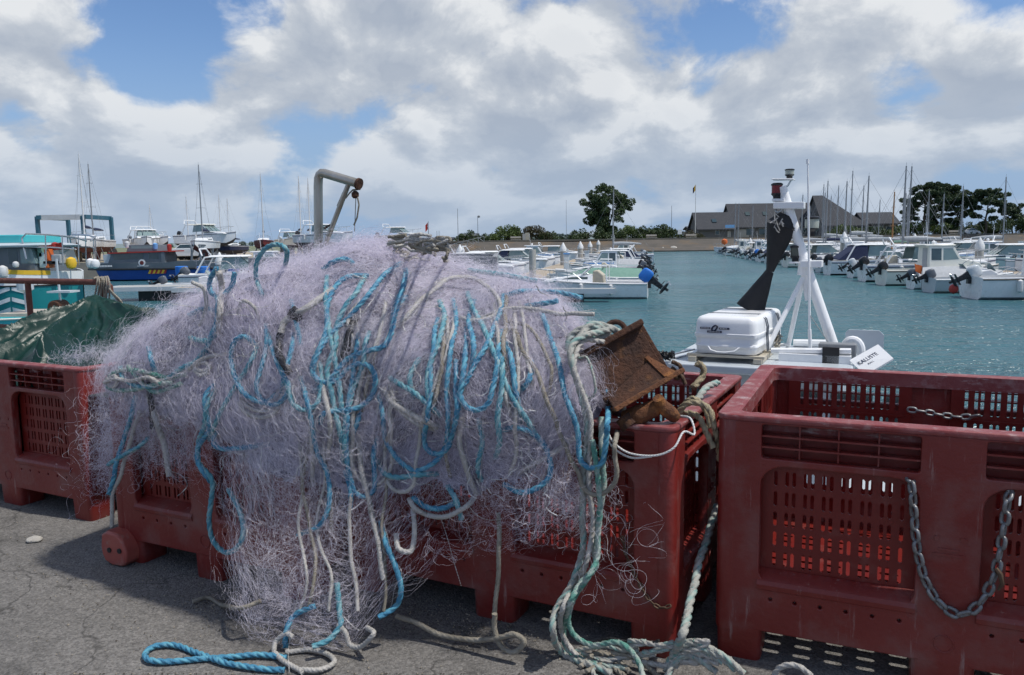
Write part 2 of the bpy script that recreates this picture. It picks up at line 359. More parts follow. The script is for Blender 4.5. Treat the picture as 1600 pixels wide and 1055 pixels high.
# ------------------------------------------------------------------ sky and sun
SUN_EL, SUN_AZ = 63.0, 110.0      # azimuth measured from +Y towards +X
def build_world():
    w = bpy.data.worlds.new('World'); scene.world = w; w.use_nodes = True
    nt = w.node_tree; N = nt.nodes; L = nt.links; N.clear()
    out = N.new('ShaderNodeOutputWorld')
    sky = N.new('ShaderNodeTexSky'); sky.sky_type = 'NISHITA'; sky.sun_disc = False
    sky.sun_elevation = math.radians(SUN_EL); sky.sun_rotation = math.radians(SUN_AZ); sky.air_density = 1.0; sky.dust_density = .6; sky.ozone_density = 1.6
    bg = N.new('ShaderNodeBackground'); bg.inputs[1].default_value = .112
    tint = N.new('ShaderNodeMix'); tint.data_type = 'RGBA'; tint.blend_type = 'MULTIPLY'; tint.inputs['Factor'].default_value = 1
    tint.inputs[7].default_value = (.78, .92, 1.12, 1); L.new(sky.outputs[0], tint.inputs[6]); L.new(tint.outputs[2], bg.inputs[0])
    tc = N.new('ShaderNodeTexCoord'); sep = N.new('ShaderNodeSeparateXYZ'); L.new(tc.outputs['Generated'], sep.inputs[0])
    def mth(op, a, b=None, c=None, clamp=False):
        n = N.new('ShaderNodeMath'); n.operation = op; n.use_clamp = clamp
        for i, v in enumerate((a, b, c)):
            if v is None: continue
            if isinstance(v, (int, float)): n.inputs[i].default_value = v
            else: L.new(v, n.inputs[i])
        return n.outputs[0]
    def mr(v, a, b, c=0.0, d=1.0, sm=True):
        n = N.new('ShaderNodeMapRange'); n.interpolation_type = 'SMOOTHSTEP' if sm else 'LINEAR'
        for k, val in zip(('From Min', 'From Max', 'To Min', 'To Max'), (a, b, c, d)): n.inputs[k].default_value = val
        L.new(v, n.inputs['Value']); return n.outputs[0]
    X, Y, Z = sep.outputs
    zz = mth('MAXIMUM', Z, 0.0)
    den = mth('ADD', zz, .55)
    def coords(dz, dx):
        u = mth('MULTIPLY', mth('ADD', X, dx), 1.22); v = mth('MULTIPLY', Y, .45)
        cmb = N.new('ShaderNodeCombineXYZ'); L.new(u, cmb.inputs[0]); L.new(v, cmb.inputs[1])
        w = mth('MULTIPLY', mth('LOGARITHM', mth('ADD', mth('ADD', zz, dz), .16), 2.718), .62); L.new(w, cmb.inputs[2]); return cmb.outputs[0]
    def fbm(vec, sc, det, rough=.52, dist=.0):
        n = N.new('ShaderNodeTexNoise'); n.inputs['Scale'].default_value = sc; n.inputs['Detail'].default_value = det
        n.inputs['Roughness'].default_value = rough; n.inputs['Distortion'].default_value = dist; L.new(vec, n.inputs['Vector']); return n.outputs['Fac']
    def billow(vec, sc):
        n = N.new('ShaderNodeTexVoronoi'); n.feature = 'F1'; n.inputs['Scale'].default_value = sc
        n.inputs['Detail'].default_value = 1; n.inputs['Roughness'].default_value = .5; L.new(vec, n.inputs['Vector']); return mth('SUBTRACT', .62, n.outputs['Distance'])
    def density(dz, dx):
        c = coords(dz, dx)
        big = fbm(c, 2.9, 3, .5); fine = fbm(c, 6.5, 8, .60, .2); bl = billow(c, 5.2)
        return mth('ADD', mth('ADD', mth('MULTIPLY', big, .42), mth('MULTIPLY', fine, .45)), mth('MULTIPLY', bl, .20))
    d0 = density(0.0, 0.0); d1 = density(.030, .020)
    # clear gaps, given as sky directions
    gap = None
    for px, py, rad, amt in ((215, 90, .060, .13), (330, 15, .060, .12), (268, 185, .05, .07), (45, 200, .04, .10), (1180, 5, .055, .15), (1060, 10, .05, .13), (1395, 118, .036, .14), (235, 30, .05, .1), (1590, 2, .05, .13)):
        d = ray(px, py); v = N.new('ShaderNodeVectorMath'); v.operation = 'DISTANCE'; L.new(tc.outputs['Generated'], v.inputs[0]); v.inputs[1].default_value = d
        g = mth('MULTIPLY', mr(v.outputs['Value'], rad * 1.7, rad * .15), amt); gap = g if gap is None else mth('ADD', gap, g)
    # heavier banks of cloud
    bank = None
    for px, py, rad, amt in ((560, 150, .26, .05), (60, 60, .12, .06), (1000, 200, .3, .05), (1380, 190, .25, .05), (800, 60, .2, .05), (120, 290, .2, .09), (40, 235, .12, .06), (330, 300, .2, .07), (1540, 300, .2, .06), (700, 330, .3, .05), (1250, 330, .25, .05)):
        d = ray(px, py); v = N.new('ShaderNodeVectorMath'); v.operation = 'DISTANCE'; L.new(tc.outputs['Generated'], v.inputs[0]); v.inputs[1].default_value = d
        g = mth('MULTIPLY', mr(v.outputs['Value'], rad * 1.5, rad * .1), amt); bank = g if bank is None else mth('ADD', bank, g)
    dd = mth('ADD', mth('SUBTRACT', d0, gap), bank)
    low = mr(zz, .0, .15, -.085, .0)         # thin out in the haze over the horizon
    dd = mth('ADD', dd, low)
    cover = mr(dd, .375, .465)
    thick = mr(dd, .42, .62)
    lit = mr(mth('SUBTRACT', d0, d1), -.07, .08, sm=False)
    shade = mth('ADD', mth('MULTIPLY', lit, .80), mth('MULTIPLY', mth('SUBTRACT', 1.0, thick), .26), clamp=True)
    ramp = N.new('ShaderNodeValToRGB'); cr = ramp.color_ramp
    cr.elements[0].position = .10; cr.elements[0].color = (.40, .455, .545, 1)
    cr.elements[1].position = .86; cr.elements[1].color = (.80, .82, .84, 1)
    e = cr.elements.new(.5); e.color = (.53, .575, .64, 1)
    L.new(shade, ramp.inputs[0])
    haze = N.new('ShaderNodeMix'); haze.data_type = 'RGBA'; L.new(mr(zz, .0, .20, .70, .0), haze.inputs['Factor']); L.new(ramp.outputs[0], haze.inputs[6]); haze.inputs[7].default_value = (.36, .47, .63, 1)
    cl = N.new('ShaderNodeBackground'); L.new(haze.outputs[2], cl.inputs[0]); cl.inputs[1].default_value = 1.0
    # horizon haze over the clear sky too
    hz = N.new('ShaderNodeBackground'); hz.inputs[0].default_value = (.30, .43, .64, 1); hz.inputs[1].default_value = 1
    m0 = N.new('ShaderNodeMixShader'); L.new(mr(zz, .02, .26, .9, .0), m0.inputs[0]); L.new(bg.outputs[0], m0.inputs[1]); L.new(hz.outputs[0], m0.inputs[2])
    m1 = N.new('ShaderNodeMixShader'); L.new(mth('MULTIPLY', cover, .97), m1.inputs[0]); L.new(m0.outputs[0], m1.inputs[1]); L.new(cl.outputs[0], m1.inputs[2])
    L.new(m1.outputs[0], out.inputs[0])
build_world()
sl = bpy.data.lights.new('sun', 'SUN'); sl.energy = 3.6; sl.angle = math.radians(1.2); sl.color = (1, .955, .88)
so = bpy.data.objects.new('sun', sl); COL.objects.link(so)
_sd = Vector((math.sin(math.radians(SUN_AZ)) * math.cos(math.radians(SUN_EL)), math.cos(math.radians(SUN_AZ)) * math.cos(math.radians(SUN_EL)), math.sin(math.radians(SUN_EL))))
so.rotation_euler = _sd.to_track_quat('Z', 'Y').to_euler(); so.location = (3, 6, 9)
scene.view_settings.view_transform = 'Standard'; scene.view_settings.look = 'None'; scene.view_settings.exposure = 0; scene.view_settings.gamma = 1
scene.render.engine = 'CYCLES'; scene.cycles.use_denoising = True
try: scene.cycles.denoiser = 'OPENIMAGEDENOISE'
except Exception: pass
scene.cycles.use_adaptive_sampling = True; scene.cycles.adaptive_threshold = .02; scene.cycles.max_bounces = 6; scene.cycles.transparent_max_bounces = 14; scene.cycles.sample_clamp_indirect = 6

# ------------------------------------------------------------------ ground, quay and water
def asphalt():
    m, nt, b, out = nodes_of('asphalt'); N = nt.nodes; L = nt.links
    tc = N.new('ShaderNodeTexCoord')
    def nz(s, d=4, r=.6):
        n = N.new('ShaderNodeTexNoise'); n.inputs['Scale'].default_value = s; n.inputs['Detail'].default_value = d; n.inputs['Roughness'].default_value = r; L.new(tc.outputs['Object'], n.inputs['Vector']); return n.outputs['Fac']
    vor = N.new('ShaderNodeTexVoronoi'); vor.inputs['Scale'].default_value = 150; L.new(tc.outputs['Object'], vor.inputs['Vector'])
    sepc = N.new('ShaderNodeSeparateColor'); L.new(vor.outputs['Color'], sepc.inputs[0])
    def mr(v, a, b_, c, d):
        n = N.new('ShaderNodeMapRange'); L.new(v, n.inputs['Value'])
        for k, x in zip(('From Min', 'From Max', 'To Min', 'To Max'), (a, b_, c, d)): n.inputs[k].default_value = x
        n.clamp = True; return n.outputs[0]
    def mul(a, b_):
        n = N.new('ShaderNodeMath'); n.operation = 'MULTIPLY'; L.new(a, n.inputs[0]); L.new(b_, n.inputs[1]); return n.outputs[0]
    v = mul(mr(sepc.outputs[0], 0, 1, .62, 1.30), mr(nz(1.1, 5), .3, .7, .80, 1.16))
    v = mul(v, mr(nz(26, 6, .7), .3, .7, .78, 1.2))
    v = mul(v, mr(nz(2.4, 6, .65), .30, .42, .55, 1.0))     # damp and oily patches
    dn = N.new('ShaderNodeVectorMath'); dn.operation = 'ADD'; nn_ = N.new('ShaderNodeTexNoise'); nn_.inputs['Scale'].default_value = 3.0; nn_.inputs['Detail'].default_value = 5; L.new(tc.outputs['Object'], nn_.inputs['Vector'])
    sc_ = N.new('ShaderNodeVectorMath'); sc_.operation = 'SCALE'; sc_.inputs[3].default_value = .55; L.new(nn_.outputs['Color'], sc_.inputs[0]); L.new(tc.outputs['Object'], dn.inputs[0]); L.new(sc_.outputs[0], dn.inputs[1])
    ve = N.new('ShaderNodeTexVoronoi'); ve.feature = 'DISTANCE_TO_EDGE'; ve.inputs['Scale'].default_value = .75; L.new(dn.outputs[0], ve.inputs['Vector'])
    v = mul(v, mr(ve.outputs['Distance'], .0, .007, .45, 1.0))
    c = N.new('ShaderNodeMix'); c.data_type = 'RGBA'; c.blend_type = 'MULTIPLY'; c.inputs['Factor'].default_value = 1
    c.inputs[6].default_value = (.158, .150, .142, 1); cm = N.new('ShaderNodeCombineColor')
    for i in range(3): L.new(v, cm.inputs[i])
    L.new(cm.outputs[0], c.inputs[7]); L.new(c.outputs[2], b.inputs['Base Color']); b.inputs['Roughness'].default_value = .88
    bp = N.new('ShaderNodeBump'); bp.inputs['Strength'].default_value = .55; bp.inputs['Distance'].default_value = .006
    L.new(vor.outputs['Distance'], bp.inputs['Height']); bp.invert = True; L.new(bp.outputs[0], b.inputs['Normal'])
    return m
QT = 3.75   # the quay edge in the row frame
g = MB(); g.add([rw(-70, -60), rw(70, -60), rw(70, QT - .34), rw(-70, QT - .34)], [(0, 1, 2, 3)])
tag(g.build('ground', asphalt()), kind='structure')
q = MB()
for k in range(-20, 20):
    a, b = k * 1.5, k * 1.5 + 1.488
    q.add([rw(a, QT - .34, .035), rw(b, QT - .34, .035), rw(b, QT, .035), rw(a, QT, .035), rw(a, QT - .34, -.3), rw(b, QT - .34, -.3), rw(b, QT, -.3), rw(a, QT, -.3)],
          [(0, 1, 2, 3), (0, 4, 5, 1), (1, 5, 6, 2), (2, 6, 7, 3), (3, 7, 4, 0)])
mt['concrete'] = M('concrete_coping', (.36, .34, .31), (.28, .265, .24), 3, .85, c3=(.2, .19, .17), s3=10, bump=.5, bscale=60)
tag(q.build('quay_edge', mt['concrete'], bev=.012), kind='structure')
q = MB(); q.add([rw(-70, QT - .03, .0), rw(70, QT - .03, .0), rw(70, QT - .03, -4), rw(-70, QT - .03, -4)], [(0, 1, 2, 3)])
tag(q.build('quay_wall', M('quay_wall_stone', (.12, .115, .10), (.07, .075, .06), 1.2, .9, bump=.8)), kind='structure')

def water_mat():
    m, nt, b, out = nodes_of('harbour_water'); N = nt.nodes; L = nt.links
    tc = N.new('ShaderNodeTexCoord'); mp = N.new('ShaderNodeMapping'); mp.inputs['Rotation'].default_value = (0, 0, math.radians(18)); mp.inputs['Scale'].default_value = (.62, 1.25, 1)
    L.new(tc.outputs['Object'], mp.inputs[0])
    def nz(s, d, r=.6, src=None, dist=0):
        n = N.new('ShaderNodeTexNoise'); n.inputs['Scale'].default_value = s; n.inputs['Detail'].default_value = d; n.inputs['Roughness'].default_value = r; n.inputs['Distortion'].default_value = dist
        L.new(src or mp.outputs[0], n.inputs['Vector']); return n.outputs['Fac']
    a = nz(.75, 4, .62, None, .4); c = nz(2.6, 3, .6, None, .3); big = nz(.05, 3)
    s = N.new('ShaderNodeMath'); s.operation = 'MULTIPLY_ADD'; L.new(a, s.inputs[0]); s.inputs[1].default_value = 2.2; L.new(c, s.inputs[2])
    bp = N.new('ShaderNodeBump'); bp.inputs['Strength'].default_value = 1.0; bp.inputs['Distance'].default_value = .36; L.new(s.outputs[0], bp.inputs['Height']); L.new(bp.outputs[0], b.inputs['Normal'])
    r = N.new('ShaderNodeMapRange'); r.inputs['From Min'].default_value = .35; r.inputs['From Max'].default_value = .65; L.new(big, r.inputs['Value'])
    rf = N.new('ShaderNodeMapRange'); rf.inputs['From Min'].default_value = .40; rf.inputs['From Max'].default_value = .60; rf.inputs['To Min'].default_value = .45; rf.inputs['To Max'].default_value = 1.0; L.new(nz(.11, 4, .6, None, .6), rf.inputs['Value']); L.new(rf.outputs[0], bp.inputs['Strength'])
    mx = N.new('ShaderNodeMix'); mx.data_type = 'RGBA'; L.new(r.outputs[0], mx.inputs['Factor']); mx.inputs[6].default_value = (.044, .140, .160, 1); mx.inputs[7].default_value = (.038, .115, .145, 1)
    L.new(mx.outputs[2], b.inputs['Base Color']); b.inputs['Roughness'].default_value = .22; b.inputs['IOR'].default_value = 1.33; b.inputs['Specular IOR Level'].default_value = .42
    return m
WZ = -1.32
q = MB(); q.add([(-6000, -200, WZ), (6000, -200, WZ), (6000, 9000, WZ), (-6000, 9000, WZ)], [(0, 1, 2, 3)])
tag(q.build('water', water_mat()), kind='structure')

# ------------------------------------------------------------------ land on the far side
def land_mat(name, a, b_, c):
    return M(name, a, b_, .05, .95, c3=c, s3=.4, t3=(.5, .65))
LZ = 1.15
YS = 166.0      # far waterline
q = MB()
prof = [(0, -2), (0, WZ + .25), (.6, WZ + .3), (2.6, -.35), (5.0, LZ - .05), (5.4, LZ)]
xs = [-13 + 6 * i for i in range(64)]
secs = [[(x, YS + a + .5 * math.sin(x * .11) + (.0 if x > -10 else 1.5), z) for a, z in prof] for x in xs]
q.loft(secs, closed=False, cap=False)
q.add([(-13, YS + 5, LZ), (-13, YS, -2), (-13, 700, LZ), (-13, 700, -2)], [(0, 1, 3, 2)])
tag(q.build('embankment', M('embankment_stone', (.115, .10, .085), (.085, .077, .067), .35, .9, c3=(.17, .11, .055), s3=.16, t3=(.52, .70), aniso=(1, 1, 3), bump=.8, bscale=2.5)), kind='structure')
q = MB(); q.add([(-13, YS + 5.2, LZ), (370, YS + 5.2, LZ), (3000, 5000, LZ), (-800, 5000, LZ)], [(0, 1, 2, 3)])
tag(q.build('far_land', land_mat('dry_grass_land', (.16, .15, .07), (.11, .125, .05), (.20, .18, .11))), kind='structure')
q = MB(); q.add([(-13, YS + 5.35, LZ + .0), (370, YS + 5.35, LZ + .0), (370, YS + 5.7, LZ + .0), (-13, YS + 5.7, LZ + .0), (-13, YS + 5.35, LZ + .35), (370, YS + 5.35, LZ + .35), (370, YS + 5.7, LZ + .35), (-13, YS + 5.7, LZ + .35)], [(4, 5, 6, 7), (0, 1, 5, 4), (3, 2, 6, 7)])
tag(q.build('promenade_wall', M('promenade_wall_stone', (.17, .155, .13), (.13, .12, .10), .5, .9)), 'low stone parapet along the top of the far embankment', 'wall')
# boat yard on the left
q = MB(); YY = 70.0
q.add([(-400, YY - 22, 0), (-44, YY - 6, 0), (-13, YY + 6, 0), (-13, 900, 0), (-900, 900, 0)], [(0, 1, 2, 3, 4)])
tag(q.build('boatyard_ground', M('yard_sand', (.36, .30, .21), (.29, .25, .18), .15, .95, c3=(.2, .19, .16), s3=.5)), kind='structure')
q = MB(); q.add([(-400, YY - 22, 0), (-44, YY - 6, 0), (-13, YY + 6, 0), (-13, 170, 0), (-400, YY - 22, -3), (-44, YY - 6, -3), (-13, YY + 6, -3), (-13, 170, -3)], [(0, 1, 5, 4), (1, 2, 6, 5), (2, 3, 7, 6)])
tag(q.build('boatyard_quay_wall', M('yard_quay_stone', (.22, .205, .18), (.14, .135, .12), .6, .9)), kind='structure')
q = MB(); q.add([(-700, 150, .02), (-30, 150, .02), (-40, 900, .02), (-900, 900, .02)], [(0, 1, 2, 3)])
tag(q.build('grass_field', land_mat('far_green_field', (.13, .16, .09), (.17, .18, .10), (.10, .13, .07))), kind='structure')
# low hills on the horizon
def ridge(x0, x1, Y, h0, seed):
    m = MB(); n = 60; rr = random.Random(seed); top = []
    for i in range(n + 1):
        f = i / n; x = x0 + (x1 - x0) * f
        h = h0 * (.35 + .65 * math.sin(PI * f) ** .6 * (.7 + .6 * mnoise.noise(Vector((x * .004 + seed, 0, 0)))))
        top.append((x, h))
    for k in range(n):
        (a, ha), (b, hb) = top[k], top[k + 1]
        m.add([(a, Y, 0), (b, Y, 0), (b, Y + 60, hb), (a, Y + 60, ha), (b, Y + 160, 0), (a, Y + 160, 0)], [(0, 1, 2, 3), (3, 2, 4, 5)])
    return m
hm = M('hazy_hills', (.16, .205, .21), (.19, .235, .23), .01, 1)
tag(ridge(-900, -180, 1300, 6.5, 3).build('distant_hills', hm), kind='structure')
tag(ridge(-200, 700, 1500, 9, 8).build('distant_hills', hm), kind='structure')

# ------------------------------------------------------------------ trees and bushes
def leaf_cloud(clumps, n_per, size, rr, flat=.75):
    """many small leaf faces gathered in clumps (centre, radius)"""
    V = []; F_ = []; b = 0
    for (c, r) in clumps:
        k = max(6, int(n_per * r ** 2))
        d = rr.normal(size=(k, 3)); d /= np.linalg.norm(d, axis=1)[:, None]
        rad = r * rr.uniform(.35, 1.0, k) ** .6
        p = np.array(c) + d * rad[:, None] * np.array([1, 1, flat])
        a = rr.normal(size=(k, 3)); a /= np.linalg.norm(a, axis=1)[:, None]
        t = np.cross(a, rr.normal(size=(k, 3))); t /= np.linalg.norm(t, axis=1)[:, None]
        s = size * rr.uniform(.6, 1.4, k)[:, None]
        q = np.stack([p - a * s, p + t * s * .55, p + a * s, p - t * s * .55], 1)
        V.append(q.reshape(-1, 3)); F_.append(np.arange(k * 4).reshape(-1, 4) + b); b += k * 4
    me = bpy.data.meshes.new('crown'); me.from_pydata(np.vstack(V).tolist(), [], np.vstack(F_).tolist()); me.update(); return me

def make_tree(loc, h, w, label, seed, kind='oak', mat='leaf_tree', group=None, lean=0.0, trunk_h=.3, npc=60):
    rr = np.random.default_rng(seed); r0 = random.Random(seed)
    t = empty('pine_tree' if kind == 'pine' else 'broadleaf_tree', loc, 0, label, 'tree', group)
    tb = MB(); clumps = []
    th = h * trunk_h
    ntr = 1 if kind == 'pine' else 3
    for k in range(ntr):
        ang = k * 2.1 + r0.random(); sp = 0 if ntr == 1 else w * .10
        top = Vector((math.cos(ang) * sp * 1.8 + lean * h, math.sin(ang) * sp, h * (.86 if ntr == 1 else .75)))
        base = Vector((math.cos(ang) * .25 * (ntr > 1), math.sin(ang) * .25 * (ntr > 1), -.2))
        path = [base.lerp(top, f) + Vector((r0.uniform(-.2, .2), r0.uniform(-.2, .2), 0)) * (f > 0) for f in (0, .2, .4, .6, .8, 1)]
        R0 = h * .028 if ntr == 1 else h * .02
        tb.tube(path, [R0 * (1 - .8 * f) for f in (0, .2, .4, .6, .8, 1)], 7)
        nl = 14 if kind == 'pine' else 12
        for j in range(nl):
            f = trunk_h + (1 - trunk_h) * (j + .5) / nl; a = r0.uniform(0, 2 * PI)
            i = min(int(f * 5), 4); p = path[i].lerp(path[i + 1], f * 5 - i)
            env = math.sin(PI * min(1, (f - trunk_h * .7) / (1.06 - trunk_h * .7))) ** .7
            ln = w * .5 * env * r0.uniform(.55, 1.0)
            tip = p + Vector((math.cos(a) * ln, math.sin(a) * ln, ln * r0.uniform(.05, .4)))
            tb.tube([p, p.lerp(tip, .5) + Vector((0, 0, ln * .06)), tip], [R0 * .38 * (1 - f * .5), R0 * .25, .03], 5)
            for c in (.55, .8, 1.0):
                q_ = p.lerp(tip, c) + Vector((r0.uniform(-.4, .4), r0.uniform(-.4, .4), r0.uniform(-.1, .4)))
                clumps.append((q_, w * r0.uniform(.05, .105)))
    for k in range(34 if kind == 'pine' else 60):
        a = r0.uniform(0, 2 * PI); rr_ = w * (.36 if kind == 'pine' else .44) * math.sqrt(r0.random()); z = h * r0.uniform(.6 if kind == 'pine' else .32, .95)
        clumps.append((Vector((math.cos(a) * rr_ * (min(1.0, (1.25 - z / h) * 1.9)) + lean * h, math.sin(a) * rr_, z)), w * r0.uniform(.045, .095)))
    tb.build('trunk', mt['bark'], t, sm=True)
    link_mesh('crown', leaf_cloud(clumps, npc, .21 if kind != 'pine' else .20, rr, .62 if kind == 'pine' else .8), mt[mat], t)
    return t

def make_bush(loc, w, h, label, seed, mat='leaf_bush', group='bushes along the far embankment'):
    rr = np.random.default_rng(seed); r0 = random.Random(seed)
    t = empty('bush', loc, 0, label, 'bush', group); cl = []; st = MB()
    for k in range(int(8 + w * 2.2)):
        x = r0.uniform(-.5, .5) * w; y = r0.uniform(-.5, .5) * min(w, 4); e = max(.15, 1 - (2 * x / w) ** 2)
        z = h * e ** .5 * r0.uniform(.25, .82); cl.append((Vector((x, y, z)), h * r0.uniform(.22, .36)))
        if k % 2 == 0: st.tube([(x * .5, y * .5, -.1), (x, y, z)], [.07, .03], 5)
    st.build('stem', mt['bark'], t)
    link_mesh('foliage', leaf_cloud(cl, 120, .2, rr, .9), mt[mat], t); return t

def land_pt(px, Y, z=LZ):
    p = aty(px, 380, Y); return Vector((p.x, Y, z))
make_tree(land_pt(947, 184), 12.9, 11.4, 'large round evergreen tree standing alone on the far embankment', 4, 'oak', 'leaf_tree', trunk_h=.15, npc=190)
pines = [(1441, 176, 12.0, 10.5, 'tall pine rising above the roof right of the slate buildings', 11), (1470, 182, 12.2, 11, 'tallest dark pine in the middle of the pine clump behind the marina', 12),
         (1495, 178, 9.6, 9.5, 'pine with a low spreading crown at the right of the dense pine clump', 13), (1538, 172, 10.2, 10.0, 'flat topped pine standing apart right of the pine clump', 14),
         (1582, 180, 7.2, 7.0, 'small thin crowned pine at the far right with sky through its branches', 15), (1421, 182, 8.2, 5.5, 'short pine at the left edge of the pine clump', 16)]
for px, Y, h, w, lb, sd in pines:
    make_tree(land_pt(px, Y), h, w, lb, sd, 'pine', 'leaf_pine', 'pines behind the marina', lean=.03 * ((sd % 3) - 1), trunk_h=.24, npc=330)
bushes = [(738, 175, 5.5, 1.9, 'leaf_dark', 'dark low bush left of the far embankment beside the gangway'), (762, 176, 4.5, 1.6, 'leaf_bush', 'light green bush second from the gangway'),
          (792, 178, 4.6, 3.3, 'leaf_bush', 'tallest bright green bush on the left of the far embankment'), (825, 178, 7, 2.8, 'leaf_red', 'reddish broad bush on the far embankment'),
          (858, 178, 4.0, 1.8, 'leaf_dark', 'small rounded dark bush standing alone left of the big tree'), (922, 176, 6.4, 2.6, 'leaf_dark', 'dark bush at the left foot of the big round tree'),
          (955, 176, 5, 2.0, 'leaf_dark', 'shaded bush right under the big round tree'), (982, 177, 4.6, 2.4, 'leaf_bush', 'yellow green bush at the right foot of the big round tree'),
          (1008, 177, 4.8, 2.3, 'leaf_dark', 'dark bush between the yellow green bush and the bench'), (1036, 178, 6.4, 2.5, 'leaf_dark', 'wide dark bush right of the bench under the low roofs'),
          (1075, 180, 4.5, 1.7, 'leaf_red', 'brownish bush just left of the slate buildings'), (1322, 176, 6, 2.0, 'leaf_bush', 'light hedge in front of the gabled building'),
          (1360, 177, 5, 1.9, 'leaf_dark', 'dark hedge in front of the low right wing'), (1445, 176, 14, 2.6, 'leaf_bush', 'long hedge under the pine clump'),
          (1510, 178, 10, 2.4, 'leaf_dark', 'dark hedge behind the parked white car'), (1575, 176, 13, 2.9, 'leaf_dark', 'dark hedge under the thin pine at the far right')]
for i, (px, Y, w, h, m_, lb) in enumerate(bushes): make_bush(land_pt(px, Y), w * 1.3, h * 1.3, lb, 40 + i, m_)
# far-off wood on the horizon
rr = np.random.default_rng(5); cl = []
for i in range(70):
    x = rr.uniform(8, 62); cl.append((Vector((x, 640 + rr.uniform(-20, 20), LZ + 1.8 + rr.uniform(0, 2.2))), rr.uniform(1.6, 3.2)))
for i in range(60):
    x = rr.uniform(-420, -130); cl.append((Vector((x, 900 + rr.uniform(-20, 20), .8 + rr.uniform(0, 2.0))), rr.uniform(2.2, 4.5)))
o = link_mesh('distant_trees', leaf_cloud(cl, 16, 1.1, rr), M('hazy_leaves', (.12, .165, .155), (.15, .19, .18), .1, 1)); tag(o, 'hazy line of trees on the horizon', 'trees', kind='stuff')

# ------------------------------------------------------------------ buildings on the far shore
def gable_building(name, px0, px1, Y, depth, eave, ridge, label, hip=0.0, wins=(), wallm='wallgrey', doors=(), skylights=()):
    a = land_pt(px0, Y); b = land_pt(px1, Y); L = (b - a).length; c = a
    t = empty(name, (a.x, Y, LZ), 0, label, 'building', 'slate roofed buildings behind the marina')
    w = MB(); w.box((L / 2, depth / 2, eave / 2), (L, depth, eave))
    G_ = [(.01, .1, eave), (.01, depth - .1, eave), (.01, depth / 2, ridge - .2)] + ([(L - .01, .1, eave), (L - .01, depth - .1, eave), (L - .01, depth / 2, ridge - .2)] if not hip else [])
    w.add(G_, [(0, 1, 2)] + ([(3, 4, 5)] if not hip else []))
    w.build('wall', mt[wallm], t)
    r = MB(); o = .5; h = hip * L
    P = [(-o, -o, eave - .25), (L + o, -o, eave - .25), (L + o - h, depth / 2, ridge), (-o + h * 0, depth / 2, ridge), (-o, depth + o, eave - .25), (L + o, depth + o, eave - .25)]
    Pb = [(x, y, z - .3) for x, y, z in P]
    r.add(P + Pb, [(0, 1, 2, 3), (3, 2, 5, 4), (1, 5, 2), (6, 7, 8, 9), (9, 8, 11, 10), (7, 8, 11), (0, 1, 7, 6), (4, 5, 11, 10), (0, 3, 9, 6), (3, 4, 10, 9), (1, 2, 8, 7), (2, 5, 11, 8)])
    ro = r.build('roof', mt['roof'], t)
    for (sx, sz) in skylights:
        f = (sz - eave) / (ridge - eave); y = f * depth / 2
        k = MB(); sl_ = math.atan2(ridge - eave, depth / 2); k.box((sx, y - .12, sz + .16), (1.1, 1.3, .12), Matrix.Rotation(sl_, 3, 'X')); k.build('skylight', mt['glass'], ro)
    for (x, z, ww, hh) in wins:
        f = MB(); f.box((x, -.03, z), (ww + .2, .1, hh + .2)); fo = f.build('window', mt['wallpale'], t); p = MB(); p.box((x, -.10, z), (ww, .06, hh)); p.build('pane', mt['glass'], fo)
    for (x, ww, hh) in doors:
        f = MB(); f.box((x, -.05, hh / 2), (ww, .12, hh)); f.build('door', mt['wallpale'], t)
    return t
gable_building('slate_roofed_building', 1091, 1146, 196, 10, 2.6, 6.6, 'low grey building wing at the left with a slate roof', wins=[(4.6, 1.5, .9, .9)], doors=[(7.5, .8, 1.8)], skylights=[(4.3, 4.3)])
gable_building('slate_roofed_building', 1146, 1284, 199, 12, 3.0, 8.8, 'long central building with a tall slate roof and skylights', wins=[(4 + 3.2 * k, 1.6, 1.8, 1.5) for k in range(5)], doors=[(2.2, 3.2, 2.3)], skylights=[(4.2, 6), (8.6, 6), (14, 6)])
gable_building('slate_roofed_building', 1286, 1352, 193, 13, 3.0, 10.3, 'building with the highest slate roof sloping down to the right', hip=.85, wins=[(3 + 2 * k, 2.4, 1.6, .7) for k in range(4)])
gable_building('slate_roofed_building', 1352, 1402, 195, 9, 3.4, 6.0, 'low right hand wing with a flat looking slate roof', wins=[(1.6 + 2 * k, 1.7, 1.3, 1.5) for k in range(3)])
gable_building('slate_roofed_building', 1005, 1052, 205, 6, 1.9, 2.5, 'long low grey shed half hidden behind the bushes', wins=[(1.5, 1.3, .8, .6)])
gable_building('slate_roofed_building', 1077, 1090, 205, 5, 2.9, 3.3, 'small flat grey hut left of the slate roofed wing')
gable_building('white_shed', 721, 745, 178, 4, 1.7, 2.0, 'white flat roofed shed behind the bushes at the left end of the embankment', wallm='cap')
gable_building('white_shed', 664, 706, 190, 5, 1.1, 1.3, 'long pale low shed behind the net heap', wallm='wallpale')

